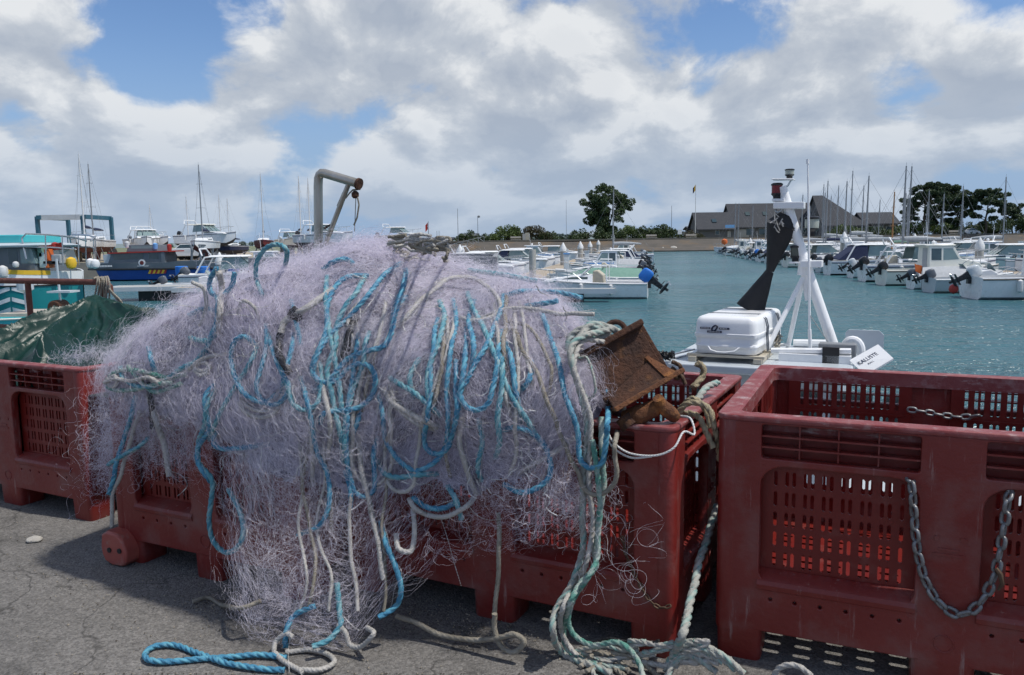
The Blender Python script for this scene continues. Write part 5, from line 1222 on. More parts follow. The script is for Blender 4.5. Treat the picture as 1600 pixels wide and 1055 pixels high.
# ------------------------------------------------------------------ rusty railing on the quay edge
RT = 3.62
rl = empty('quay_railing', rw(-4.2, RT, 0), 0, 'rust red pipe railing on the quay edge behind the green tarpaulin', 'railing')
def R_(px, py): return att(px, py, RT) - rl.location
a = R_(160, 441); b = R_(-160, 446); zt_ = a.z; top = a.copy(); e_ = EV
m = MB(); m.tube([a - e_ * 4, a - e_ * 2, a - e_ * .06, a + e_ * .03, a + e_ * .07 - Vector((0, 0, .03)), a + e_ * .07 - Vector((0, 0, .07))], .021, 12); m.build('top_rail', mt['pipe'], rl, sm=True)
for px in (160, 44, -110):
    p = att(px, 450, RT) - rl.location; m = MB(); m.tube([(p.x, p.y, 0.03), (p.x, p.y, zt_ - .005)], .020, 12); m.lathe([(.05, .03), (.05, .042)], (p.x, p.y, 0), n=12); m.build('post', mt['pipe'], rl, sm=True)
m = MB(); p = R_(44, 512); m.tube([p - e_ * 3, p, p + e_ * .6], .016, 10); m.build('lower_rail', mt['pipe'], rl, sm=True)
rp = []
for k in range(6):
    x = 150 + k * 3.6; rp.append([att(x - 4, 436, RT - .03), att(x, 433, RT), att(x + 2, 440, RT - .05), att(x - 2 + k, 470, RT - .05), att(x - 3 + k * 1.5, 500 + 3 * k, RT - .06)])
rp.append([att(160, 436, RT - .04), att(172, 452, RT - .05), att(186, 468, RT - .04), att(192, 480, RT - .02), att(186, 490, RT)]); rp.append([att(166, 446, RT - .04), att(178, 462, RT - .05), att(188, 474, RT - .03)])
o = rope_mesh('hitched_rope', rp, .0062, mt['tan'], amp=.1, zag=.003); tag(o, 'grey rope hitched around the end post of the rust red railing', 'rope')
# a stone and grit on the asphalt
def pebble(px, py, r, label, seed):
    bm = bmesh.new(); bmesh.ops.create_icosphere(bm, subdivisions=3, radius=r)
    for v in bm.verts: v.co *= 1 + .30 * mnoise.noise(v.co / r * 1.1 + Vector((seed, 3, 0))); v.co.z *= .42
    me = bpy.data.meshes.new('stone'); bm.to_mesh(me); bm.free(); o = link_mesh('stone', me, mt['stone']); o.location = at(px, py, r * .3); smooth(o, 50); tag(o, label, 'stone')
pebble(54, 843, .030, 'single pale stone on the asphalt below the left crate', 2)
rr = np.random.default_rng(31); V = []; n = 900
pos = [];
for cx, cy, sp, k in ((350, 1000, 260, 420), (120, 900, 120, 160), (770, 990, 34, 260), (340, 945, 30, 200), (660, 960, 40, 160), (950, 1020, 40, 160), (300, 900, 120, 120)):
    for _ in range(k): pos.append(at(cx + rr.normal() * sp, min(cy + rr.normal() * sp * .35, 1053), .004))
m = MB()
for p in pos:
    s = rr.uniform(.0012, .0048); a = rr.uniform(0, 6.28); m.add([p + Vector((math.cos(a + k * 2.1) * s, math.sin(a + k * 2.1) * s, 0)) for k in range(3)] + [p + Vector((0, 0, s))], [(0, 1, 3), (1, 2, 3), (2, 0, 3)])
tag(m.build('grit', M('grit', (.30, .26, .20), (.06, .05, .04), 50, .9, lo=.45, hi=.55)), 'loose grit and shell crumbs on the asphalt below the net', 'grit', kind='stuff')
# ------------------------------------------------------------------ the white boat right behind the crates
KT = 5.85
K = lambda px, py, t=KT: att(px, py, t)
kal = empty('fishing_boat', rw(-.6, 5.6, 0), 0, 'white fishing boat moored behind the crates with its wheelhouse roof and tripod mast showing', 'fishing boat')
def under_sub(o, p, root): o.parent = p; o.matrix_parent_inverse = Matrix.Identity(4); return o
def under(o, p): o.parent = p; o.matrix_parent_inverse = Matrix.Translation(-p.location); return o
ZR = .47
sec = []
for s, hw, zk, zs in ((-4.6, .95, -1.45, -.20), (-3.2, 1.2, -1.6, -.32), (-1, 1.3, -1.7, -.36), (1.0, 1.2, -1.65, -.25), (2.6, .75, -1.55, -.02), (3.6, .05, -1.0, .15)):
    tc_ = 5.62; sec.append([rw(s, tc_ - hw, zs), rw(s, tc_ - hw * .9, WZ + .2), rw(s, tc_, zk), rw(s, tc_ + hw * .9, WZ + .2), rw(s, tc_ + hw, zs), rw(s, tc_ + hw - .08, zs), rw(s, tc_ + hw - .1, zs - .3), rw(s, tc_ - hw + .1, zs - .3), rw(s, tc_ - hw + .08, zs)])
m = MB(); m.loft(sec); under(m.build('hull', mt['gel3'], None, sm=True, ang=50), kal)
RS0, RS1, RT0, RT1 = -1.42, -.24, 5.12, 6.28
m = MB(); m.loft([[rw(RS0 + .08, RT0 + .14, z), rw(RS1 - .08, RT0 + .14, z), rw(RS1 - .08, RT1 - .1, z), rw(RS0 + .08, RT1 - .1, z)] for z in (-.65, ZR - .055)]); wh = under(m.build('wheelhouse', mt['gel3'], None, bev=.02), kal)
m = MB()
for k in range(5): s = RS0 + .16 + k * .30; m.loft([[rw(s, RT0 + .134, z), rw(s + .24, RT0 + .134, z), rw(s + .24, RT0 + .15, z), rw(s, RT0 + .15, z)] for z in (-.1, .32)])
o = m.build('window', mt['glass'], None); under(o, kal)
m = MB(); m.loft([[rw(a, b, z) for a, b in ((RS0 + i, RT0 + i), (RS1 - i, RT0 + i), (RS1 - i, RT1 - i), (RS0 + i, RT1 - i))] for z, i in ((ZR - .055, .01), (ZR - .045, .0), (ZR - .005, .0), (ZR, .012))]); under(m.build('roof', mt['gel3'], None, bev=.006), kal)
m = MB()      # grating the canister stands on
for a, b in (((-1.22, 5.22), (-1.22, 6.1)), ((-.80, 5.22), (-.80, 6.1))): m.loft([[rw(a[0] - .025, q, z), rw(a[0] + .025, q, z)] + [rw(a[0] + .025, q, z + .03), rw(a[0] - .025, q, z + .03)] for q, z in ((a[1], ZR + .004), (b[1], ZR + .004))])
for q in (5.24, 5.55, 5.9): m.loft([[rw(s, q, ZR + .034), rw(s, q + .05, ZR + .034), rw(s, q + .05, ZR + .05), rw(s, q, ZR + .05)] for s in (-1.26, -.76)])
under(m.build('roof_rack', mt['beigecover'], None), kal)
m = MB(); m.tube([K(1172, 553, 5.3), K(1206, 543, 5.9)], .022, 6); m.tube([K(1205, 548, 5.5), K(1330, 549, 5.5)], .02, 6); m.tube([K(1240, 536, 6.2), K(1305, 537, 6.2)], .028, 8); m.tube([K(1195, 541, 6.1), K(1235, 538, 6.1)], .012, 6)
m.loft([[rw(s, 5.45, ZR), rw(s, 5.52, ZR), rw(s, 5.52, ZR + .05), rw(s, 5.45, ZR + .05)] for s in (-.70, -.26)]); under(m.build('roof_beam', mt['gel'], None, sm=True), kal)
# mast
m = MB(); m.tube([K(1305, 548), K(1258, 412), K(1222, 292)], [.036, .035, .031], 16); m.tube([K(1258, 412), K(1256, 430)], .045, 12); mast = under(m.build('mast', mt['gel'], None, sm=True), kal)
m = MB(); m.tube([K(1191, 560, 5.6), K(1258, 428)], .017, 10); m.tube([K(1230, 548, 6.15), K(1257, 425)], .017, 10); m.tube([K(1258, 405), K(1260, 470)], [.045, .01], 8); under(m.build('mast_leg', mt['gel'], None, sm=True), kal)
m = MB(); m.tube([K(1266, 545, 5.75), K(1265, 515, 5.75)], .013, 8); m.tube([K(1265, 515, 5.75), K(1263, 300, 5.75), K(1262, 252, 5.75)], [.009, .007, .0055], 8); m.tube([K(1262, 256, 5.75), K(1262, 249, 5.75)], .011, 8); under(m.build('antenna', mt['gel'], None, sm=True), kal)
def kplate(px0, px1, py, th, t0, t1):
    a, b = K(px0, py, t0), K(px1, py, t0); c, d = K(px1, py, t0) + NV * (t1 - t0), K(px0, py, t0) + NV * (t1 - t0)
    c.z = b.z; d.z = a.z
    return [[p + Vector((0, 0, z)) for p in (a, b, c, d)] for z in (0, th)]
for (a, b, y, th, t0, t1) in ((1205, 1240, 281, .010, KT - .05, KT + .05), (1208, 1256, 326, .045, KT - .06, KT + .04), (1206, 1226, 315, .02, KT - .05, KT + .04), (1250, 1284, 418, .045, KT - .09, KT + .03), (1232, 1258, 412, .012, KT - .06, KT + .05)):
    m = MB(); m.loft(kplate(a, b, y, th, t0, t1)); under(m.build('bracket', mt['gel'], None, bev=.004), kal)
m = MB(); m.tube([K(1230, 292), K(1237, 280)], .006, 6); c = K(1216, 324); m.tube([c + EV * (.028 * math.cos(a)) + Vector((0, 0, .034 * math.sin(a))) for a in [2 * PI * k / 14 for k in range(14)]], .004, 6, closed=True); under(m.build('bracket', mt['rail'], None, sm=True), kal)
def lantern(px, py0, py1, r, glass, label):
    b = K(px, py1); h = (K(px, py0) - b).length; t = MB()
    t.lathe([(r * .55, 0), (r * .62, h * .10), (r * .62, h * .22), (r * .95, h * .34), (r * .95, h * .40)], b, n=18); o = under(t.build('navigation_light', mt['black'], None, sm=True), kal); o['label'] = label
    g = MB(); g.lathe([(r * .88, h * .40), (r * .9, h * .85)], b, n=18); under_sub(g.build('lens', mt[glass], None, sm=True), o, kal)
    c = MB(); c.lathe([(r * 1.0, h * .85), (r * 1.0, h * .94), (r * .7, h)], b, n=18); under_sub(c.build('cap', mt['black'], None, sm=True), o, kal)
def under_sub(o, p, root): o.parent = p; o.matrix_parent_inverse = Matrix.Identity(4); return o
lantern(1213.5, 286, 313, .040, 'redglass', 'black capped navigation light with a deep red lens')
lantern(1233.5, 264, 279, .033, 'clearglass', 'small navigation light with a frosted lens at the mast head')
lantern(1268, 338, 369, .052, 'clearglass', 'pale frosted navigation light behind the mast')
lantern(1243, 383, 411, .040, 'greenglass', 'dark green grey navigation light low on the mast')
# bits round the mast foot
m = MB(); c = K(1312, 552, 5.6); m.loft([[c + EV * a + NV * b + Vector((0, 0, z)) for a, b in ((-.13, -.04), (.10, -.04), (.10, .06), (-.13, .06))] for z in (-.07, .065)]); under(m.build('searchlight', mt['alu'], None, bev=.008), kal)
m = MB(); c = K(1301, 553, 5.55); m.loft([[c + EV * a + NV * b + Vector((0, 0, z)) for a, b in ((-.055, -.10), (.045, -.10), (.045, -.05), (-.055, -.05))] for z in (-.06, .055)]); under(m.build('searchlight_glass', mt['black'], None), kal)
m = MB(); c = K(1351, 533, 6.0); m.add([c + EV * a + Vector((0, 0, z)) + NV * b for b in (0, .02) for a, z in ((-.125, -.09), (.12, -.09), (.12, .045), (.09, .075), (-.105, .075), (-.125, .055))], [(0, 1, 2, 3, 4, 5), (11, 10, 9, 8, 7, 6)] + [(k, (k + 1) % 6, 6 + (k + 1) % 6, 6 + k) for k in range(6)]); under(m.build('hatch_plate', mt['gel3'], None), kal)
m = MB(); c = K(1332, 548, 5.75); m.tube([c + EV * (.055 * math.cos(a)) + Vector((0, 0, .075 * math.sin(a))) for a in [PI * k / 10 for k in range(11)]] + [c - EV * .055 - Vector((0, 0, .08))], .026, 10); m.tube([c + EV * .055, c + EV * .055 - Vector((0, 0, .08))], .026, 10); under(m.build('vent_pipe', mt['gel'], None, sm=True), kal)
m = MB(); 
for dx in (-6, 5): m.lathe([(.018, -.01), (.022, 0), (.018, .03)], K(1268 + dx, 549, 5.6), tuple(-NV), 12)
m.tube([K(1262, 552, 5.6), K(1262, 570, 5.6)], .012, 8); m.tube([K(1274, 552, 5.6), K(1274, 570, 5.6)], .012, 8); under(m.build('horn', mt['gel'], None, sm=True), kal)
m = MB(); m.tube([K(1264, 490, 5.75), K(1301, 545, 5.7)], .003, 5); m.tube([K(1213, 326), K(1213, 338)], .004, 5); m.tube([K(1224, 300), K(1238, 345)], .003, 5); under(m.build('stay_wire', mt['wire'], None), kal)
npl = [K(1327, 563, 5.45), K(1372, 538, 5.52), K(1396, 560, 5.36), K(1352, 586, 5.30)]
nn = (npl[1] - npl[0]).cross(npl[3] - npl[0]).normalized()
if nn.dot(CP - npl[0]) < 0: nn = -nn
m = MB(); m.add(npl + [p - nn * .012 for p in npl], [(0, 1, 2, 3), (7, 6, 5, 4), (0, 1, 5, 4), (1, 2, 6, 5), (2, 3, 7, 6), (3, 0, 4, 7)]); npo = under(m.build('name_board', mt['gel'], None), kal)
xv = (npl[1] - npl[0]).normalized(); yv = nn.cross(xv).normalized(); cc = (npl[0] + npl[1] + npl[2] + npl[3]) / 4 - xv * .012 + yv * .020
def lettering(name, txt, size, c, xv, yv, nn, mat, par, root, sx=1.0, shear=0.0):
    v, f = text_verts(txt, size); m = MB(); m.add([c + xv * (x * sx + z * shear) + yv * z + nn * (.002 - y) for x, y, z in v], f)
    o = m.build(name, mt[mat], None, fix=False)
    if par: under_sub(o, par, root)
    return o
lettering('lettering', 'KALLISTE', .052, cc, xv, yv, nn, 'letter', npo, kal, sx=.62)
lettering('lettering', 'KALLISTE', .022, cc - yv * .046 + xv * .01, xv, yv, nn, 'letter', npo, kal, sx=.8)
m = MB(); m.tube([K(1042, 556, 5.2), K(1085, 546, 5.6)], .007, 6); m.tube([K(1040, 563, 5.2), K(1082, 553, 5.5)], .007, 6); under(m.build('roof_rail', mt['rail'], None, sm=True), kal)
m = MB(); r0 = random.Random(3)
for k in range(14): c = K(1042 + r0.uniform(-7, 7), 553 + r0.uniform(-6, 6), 5.15); m.tube([c + Vector((r0.uniform(-.03, .03), r0.uniform(-.03, .03), r0.uniform(-.025, .025))) for _ in range(5)], .006, 5)
under(m.build('deck_rope', mt['black'], None), kal)
# life raft canister on the roof
def rr3(cx, cy, hx, hy, r): return [(cx + x, cy + y) for x, y in rrect(-hx, -hy, hx, hy, r, 4)]
lrp = K(1083, 552, 5.26); lr = empty('life_raft_canister', (lrp.x, lrp.y, ZR + .055), ROW - .06, 'white moulded life raft canister strapped down on the wheelhouse roof', 'life raft'); lr.scale = (1.12, 1.12, .83)
def lsec(prof, hx, hy, mat, name):
    m = MB(); m.loft([[(x, y, z) for x, y in rr3(.185, .38, hx * k, hy * (1 - (1 - k) * .5), .045)] for z, k in prof]); o = m.build(name, mt[mat], lr, sm=True, ang=50); return o
HX, HY = .185, .38
lsec([(0, .93), (.01, .955), (.055, .965), (.058, .985), (.075, .985), (.078, .97), (.130, .985)], HX, HY, 'gel', 'lower_shell')
lsec([(.130, 1.0), (.133, 1.015), (.160, 1.015), (.163, .995)], HX, HY, 'gel', 'flange')
lsec([(.163, .985), (.235, .972), (.268, .95), (.286, .90), (.294, .84), (.297, .7)], HX, HY, 'gel', 'upper_shell')
for y in (.22, .26, .56, .60):
    m = MB(); m.tube([(.385, y, .0), (.378, y, .13), (.380, y, .20), (.368, y, .262), (.33, y, .296), (.04, y, .296), (.0, y, .262), (-.012, y, .2), (-.012, y, 0)], .004, 6); m.build('strap', mt['ob_grey'], lr, sm=True)
m = MB(); m.tube([(.09, -.004, .062), (.11, -.022, .034), (.15, -.03, .022), (.20, -.03, .022), (.25, -.022, .034), (.275, -.004, .062)], .0055, 8); m.build('carrying_line', mt['gel'], lr, sm=True)
m = MB(); r0 = random.Random(8)
for k in range(6): m.tube([(.375 + r0.uniform(0, .03), .5 + r0.uniform(-.1, .1), .02 + r0.uniform(0, .1)) for _ in range(5)], .005, 5)
m.build('lashing', mt['tan'], lr)
dc = MB(); yb = .3805 - .38 * 1.0
def lbox(x0, x1, z0, z1, y=.0045): dc.add([(x0, y - (.0), z0), (x1, y, z0), (x1, y, z1), (x0, y, z1)], [(0, 1, 2, 3)])
# emblem on the front: two barred strips, a slanted ring and a lower strip
def strip(x0, x1, z0, z1):
    dc.box(((x0 + x1) / 2, .0015, (z0 + z1) / 2), (x1 - x0, .004, z1 - z0))
strip(.040, .100, .196, .211); strip(.152, .212, .196, .211); strip(.082, .168, .168, .184)
lt = MB()
for x0, x1, zc_ in ((.044, .096, .2035), (.156, .200, .2035), (.090, .160, .176)):
    n = int((x1 - x0) / .008)
    for k in range(n): lt.box((x0 + (k + .5) * (x1 - x0) / n, .0045, zc_), (.0045, .003, .0055)) if False else lt.box((x0 + (k + .5) * (x1 - x0) / n, -.0015, zc_), (.0045, .003, .0055))
ring = [(.125 + .017 * math.cos(a) * .8 + .008 * math.sin(a), .0015, .2045 + .022 * math.sin(a)) for a in [2 * PI * k / 20 for k in range(20)]]
dc.tube(ring, .0055, 6, closed=True); em = dc.build('emblem', mt['letter'], lr); lt.build('emblem_lettering', mt['lettergrey'], em)
# black day shape: two fabric cones point to point
cone = empty('black_cone_shape', (0, 0, 0), 0, 'black canvas double cone day shape hanging beside the tripod mast', 'day shape')
top, mid_, bot = K(1228, 338), K(1203, 424), K(1172, 484)
def conem(a, ra, b, rb, n=16, sq=.35):
    m = MB(); ax = (b - a).normalized(); u = (EV - ax * EV.dot(ax)).normalized(); v = ax.cross(u)
    def ring(c, r, tw): return [c + u * (r * math.cos(q + tw)) + v * (r * sq * math.sin(q + tw)) + u * (.006 * math.sin(3 * q + tw * 2)) for q in [2 * PI * k / n for k in range(n)]]
    m.loft([ring(a.lerp(b, f), ra + (rb - ra) * f, f * .5) for f in (0, .1, .25, .5, .75, .9, 1)]); return m
conem(K(1230, 336), .050, K(1222, 352), .105, sq=.7).build('cone_top', mt['cone'], cone, sm=True)
conem(K(1222, 352), .105, mid_, .026, sq=.6).build('upper_cone', mt['cone'], cone, sm=True)
conem(mid_, .026, bot, .108, sq=.6).build('lower_cone', mt['cone'], cone, sm=True)
m = MB(); r0 = random.Random(5)
for k in range(7): c = K(1210 + r0.uniform(-4, 14), 345 + r0.uniform(-8, 12), KT - .12); m.tube([c, c + Vector((r0.uniform(-.03, .03), 0, r0.uniform(-.04, .04))), c + Vector((r0.uniform(-.05, .05), 0, r0.uniform(-.05, .05)))], .004, 5)
m.build('cone_lashing', mt['white'], cone)

# ------------------------------------------------------------------ grey workboat with the stainless davit, behind the net
gb = empty('grey_workboat', rw(-4.2, 6, 0), 0, 'grey aluminium workboat with high plain bulwarks half hidden behind the net', 'workboat')
pl = [(-5.35, 5.5), (-2.80, 5.5), (-3.55, 7.0), (-5.35, 7.3)]
m = MB(); m.loft([[rw(-4.1 + (s + 4.1) * k, 6.2 + (t - 6.2) * k, z) for s, t in pl] for z, k in ((-1.7, .75), (-.9, .97), (1.10, 1.0), (1.165, 1.0))] + [[rw(-4.1 + (s + 4.1) * k, 6.2 + (t - 6.2) * k, z) for s, t in pl] for z, k in ((1.165, .95), (.4, .95))]); under(m.build('hull', mt['alu'], None, bev=.01), gb)
m = MB(); m.loft([[rw(s, t, z) for s, t in ((-5.3, 5.46), (-2.86, 5.46), (-2.86, 5.5), (-5.3, 5.5))] for z in (.70, .76)]); under(m.build('rub_strake', mt['alu'], None), gb)
D_ = lambda px, py: att(px, py, 6.15)
pa, pb, pe = D_(498, 450), D_(497, 268), D_(560, 287)
path = [Vector((pa.x, pa.y, .3)), pa, pb.lerp(pa, .12)]
k0 = pb.lerp(pa, .10); k1 = pb.lerp(pe, .16)
for f in (.25, .5, .75): path.append((k0 * (1 - f) ** 2) + pb * (2 * f * (1 - f)) + k1 * f * f)
path += [k1, pb.lerp(pe, .6), pe]
m = MB(); m.tube(path, .043, 18); dv = under(m.build('davit', mt['ss'], None, sm=True), gb)
m = MB(); m.tube([D_(546, 284), D_(512, 372), D_(505, 392)], .024, 12); m.tube([D_(540, 292), D_(527, 322)], .008, 6); under_sub(m.build('brace', mt['ss'], None, sm=True), dv, gb)
m = MB(); m.tube([D_(559, 287), D_(562, 288)], .055, 16); m.tube([D_(560, 288), D_(560, 297)], .02, 8); m.lathe([(.02, -.03), (.035, -.01), (.035, .02), (.015, .04)], D_(555, 305), n=12); under_sub(m.build('block', mt['rust'], None, sm=True), dv, gb)
m = MB(); m.tube([D_(560, 296), D_(551, 297), D_(546, 302), D_(540, 310)], .008, 6); m.tube([D_(558, 306), D_(561, 320), D_(558, 340), D_(553, 352)], .008, 6); m.tube([D_(556, 308), D_(554, 362)], .004, 5); under_sub(m.build('fall_line', mt['tan'], None, sm=True), dv, gb)
m = MB(); m.tube([D_(507, 357), D_(515, 352), D_(519, 362), D_(510, 368)], .012, 8); under_sub(m.build('shackle', mt['rust'], None, sm=True), dv, gb)

# ------------------------------------------------------------------ boat building
def sections(L, B, H, n=16, sheer=.34, draft=.3, full=.5, stern=.9):
    out = []
    for i in range(n + 1):
        f = (i / n) ** .92; x = L * f
        b = B / 2 * (stern + (1 - stern) * min(1, f * 2.6)) if f < full else B / 2 * max(.02, 1 - ((f - full) / (1 - full)) ** 2.3)
        h = H * (1 + sheer * f ** 2); k = -draft if f < .7 else -draft + (H * .62 + draft) * ((f - .7) / .3) ** 2
        out.append((f, x, b, h, k))
    return out
def hull_mesh(L, B, H, cock=(.04, .55), foredeck=.05, mats=('gel', 'deck', 'antifoul'), name='hull', parent=None, floor=.25, **kw):
    m = MB(); S = sections(L, B, H, **kw); rings = []
    for f, x, b, h, k in S:
        inside = cock[0] < f < cock[1]; g = min(.14, b * .4); dz = H * floor if inside else h + foredeck * (1 - f)
        z1 = max(k + .02, .10); zc = min(z1, h - .02)
        gi = max(b - g, .006)
        rings.append([(x, -b, h), (x, -b * .97, h * .55 + zc * .45 * .3), (x, -b * .88, zc), (x, 0, k), (x, b * .88, zc), (x, b * .97, h * .55 + zc * .45 * .3), (x, b, h), (x, gi, h + .015), (x, gi * (.98 if inside else .6), dz), (x, -gi * (.98 if inside else .6), dz), (x, -gi, h + .015)])
    n = 11; vs = [p for q in rings for p in q]
    for i in range(len(rings) - 1):
        for k in range(n):
            k2 = (k + 1) % n; m.mat(2 if k in (2, 3) else (1 if k in (8,) else 0)); b0 = len(m.v)
            m.add([rings[i][k], rings[i][k2], rings[i + 1][k2], rings[i + 1][k]], [(0, 1, 2, 3)])
    m.mat(0); m.add(rings[0], [tuple(range(n - 1, -1, -1))])
    o = m.build(name, [mt[q] for q in mats], parent); bm = bmesh.new(); bm.from_mesh(o.data); bmesh.ops.remove_doubles(bm, verts=bm.verts, dist=.002); bmesh.ops.recalc_face_normals(bm, faces=bm.faces); bm.to_mesh(o.data); bm.free(); smooth(o, 38)
    return o, S
def at_f(S, f):
    fs = [s[0] for s in S]; return [float(np.interp(f, fs, [s[k] for s in S])) for k in range(1, 5)]
def rub(S, parent, mat='black', z=-.05):
    m = MB()
    for sg in (-1, 1): m.tube([(x, sg * (b + .012), h + z) for f, x, b, h, k in S], .028, 5)
    m.build('rub_strake', mt[mat], parent)
def bow_rail(S, parent, f0=.55, hgt=.45):
    m = MB(); P = []
    for sg in (-1, 1):
        pts = []
        for f in np.linspace(f0, .97, 7): x, b, h, k = at_f(S, f); pts.append(Vector((x, sg * max(b - .08, .03), h + hgt * min(1, (f - f0) * 9 + .25))))
        m.tube(pts, .018, 5)
        for f in (f0 + .12, f0 + .28): x, b, h, k = at_f(S, f); m.tube([(x, sg * (b - .08), h), (x, sg * (b - .08), h + hgt)], .014, 5)
    m.build('bow_rail', mt['rail'], parent)
def outboard(parent, x, y, z, tilt=62, mat='ob_black', scale=1.0, cover=None):
    R = Matrix.Rotation(math.radians(tilt), 3, 'Y')
    def T(m): m.v = [tuple(R @ (Vector(v) * scale) + Vector((x, y, z))) for v in m.v]; return m
    m = MB(); m.loft([[(-.30 + a, b, zz) for a, b in rrect(-.33 * k, -.20 * k, .33 * k, .20 * k, .10 * k, 3)] for zz, k in ((.08, .72), (.16, .95), (.38, 1.02), (.56, .95), (.66, .70), (.68, .4))]); e = T(m).build('outboard_motor', mt[cover or mat], parent, sm=True, ang=50)
    m = MB(); m.loft([[(-.30 + a, b, zz) for a, b in rrect(-.15 * k, -.08, .15 * k, .08, .04, 2)] for zz, k in ((.10, 1.4), (-.15, 1.0), (-.50, .8), (-.62, .75))]); m.box((-.33, 0, -.52), (.62, .24, .03)); m.tube([(.02, 0, -.72), (-.1, 0, -.72), (-.4, 0, -.72), (-.62, 0, -.72)], [.02, .075, .085, .05], 8); m.loft([[(-.30 + a, b, zz) for a, b in ((-.12, -.015), (.10 * (1 + zz), -.015), (.10 * (1 + zz), .015), (-.12, .015))] for zz in (-.72, -.95)]); T(m).build('motor_leg', mt['ob_black'], e)
    m = MB(); m.lathe([(.05, 0), (.05, .10), (.02, .14)], (-.62, 0, -.72), (-1, 0, 0), 8)
    for q in range(3):
        a = q * 2.094; u = Vector((0, math.cos(a), math.sin(a))); w = Vector((0, -math.sin(a), math.cos(a))); c = Vector((-.67, 0, -.72)); m.add([c + u * .04, c + u * .12 + w * .09 + Vector((.04, 0, 0)), c + u * .19 + w * .02, c + u * .12 - w * .08 - Vector((.04, 0, 0))], [(0, 1, 2, 3)])
    T(m).build('propeller', mt['rail'] if mat != 'ob_grey' else mt['ob_black'], e)
    m = MB(); m.box((-.06, 0, .0), (.16, .26, .34)); T(m) if False else None
    m.v = [tuple(Vector(v) * scale + Vector((x, y, z))) for v in m.v]; m.build('motor_bracket', mt['ob_black'], e)
    return e
def house(parent, prof, hw, mat, wins, roof=None, name='cabin', taper=.10, rmat=None, zref=0):
    """superstructure with a side profile; windows given as side-profile polygons"""
    sh = lambda x, z: hw - max(0, z - zref) * taper
    m = MB(); m.prism(prof, 0, 0, sh); o = m.build(name, mt[mat], parent, bev=.03)
    for w in wins:
        g = MB(); wm = w[1] if isinstance(w[1], str) else 'glass'; poly = w[0]
        g.prism(poly, 0, 0, lambda x, z: sh(x, z) + .008); g.build('side_window', mt[wm], parent)
    if roof:
        x0, x1, z, ov = roof; r = MB(); r.loft([[(a, b, zz) for a, b in rrect(x0 - k0, -(sh(0, z) + ov - k0 * .5), x1 + k0 * -1, sh(0, z) + ov - k0 * .5, .12, 3)] for zz, k0 in ((z, .0), (z + .04, -.02), (z + .08, .06))]); r.build('roof', mt[rmat or mat], parent, sm=True, ang=40)
    return o
def screen(parent, x0, z0, x1, z1, hw, mat='glass', taper=.1, panes=3):
    """raked front windscreen panes between (x0,z0) and (x1,z1)"""
    d = Vector((x1 - x0, 0, z1 - z0)); n = Vector((d.z, 0, -d.x)).normalized(); 
    if n.x < 0: n = -n
    w0, w1 = hw - .06, hw - .06 - (z1 - z0) * taper; f = MB()
    for k in range(panes):
        a, b = k / panes + .03, (k + 1) / panes - .03
        P = [Vector((x0, -w0 + 2 * w0 * a, z0)), Vector((x0, -w0 + 2 * w0 * b, z0)), Vector((x1, -w1 + 2 * w1 * b, z1)), Vector((x1, -w1 + 2 * w1 * a, z1))]
        f.add([p + n * .012 for p in P] + [p - n * .01 for p in P], [(0, 1, 2, 3), (7, 6, 5, 4), (0, 4, 5, 1), (1, 5, 6, 2), (2, 6, 7, 3), (3, 7, 4, 0)])
    f.build('windscreen', mt[mat], parent)
def fenders(S, parent, fs=(.25, .5), mat='fender', sides=(-1, 1)):
    for f in fs:
        x, b, h, k = at_f(S, f)
        for sg in sides: m = MB(); m.lathe([(.02, 0), (.09, .06), (.10, .25), (.09, .45), (.02, .5)], (x, sg * (b + .09), h - .55), n=10); m.build('fender', mt[mat], parent, sm=True)

def proto_cuddy(L=5.4, mat='gel', cov='beigecover', ob='ob_black', obcover=None, tilt=60):
    t = empty('motorboat'); h, S = hull_mesh(L, 2.1, .72, cock=(.03, .48), mats=(mat, 'deck', mat), parent=t, floor=.3)
    rub(S, t, 'rail', -.04)
    house(t, [(L * .46, .74), (L * .46, 1.12), (L * .60, 1.10), (L * .86, .90), (L * .90, .80)], .80, mat, [([(L * .50, .92), (L * .50, 1.03), (L * .64, 1.02), (L * .72, .93)],)and ([(L * .50, .92), (L * .50, 1.03), (L * .64, 1.02), (L * .72, .93)], 'glass')], taper=.35, zref=.74)
    screen(t, L * .56, 1.10, L * .47, 1.52, .74, 'glass_pale', .12)
    m = MB()
    for sg in (-1, 1): m.tube([(L * .56, sg * .70, 1.10), (L * .47, sg * .66, 1.53), (L * .34, sg * .70, 1.52), (L * .34, sg * .74, .8)], .03, 6)
    m.tube([(L * .47, -.66, 1.53), (L * .47, .66, 1.53)], .03, 6); m.build('screen_frame', mt[mat], t)
    m = MB(); m.prism([(L * .36, .5), (L * .37, 1.1), (L * .42, 1.32), (L * .46, 1.3), (L * .47, .6)], -.5, .5); m.build('console_cover', mt[cov], t, bev=.05)
    m = MB(); m.box((L * .12, 0, .46), (.5, 1.5, .3)); m.build('bench', mt['beigecover'], t, bev=.04)
    bow_rail(S, t); fenders(S, t, (.3, .55)); outboard(t, -.02, 0, .62, tilt, ob, .68 if not obcover else .95, cover=obcover); return t
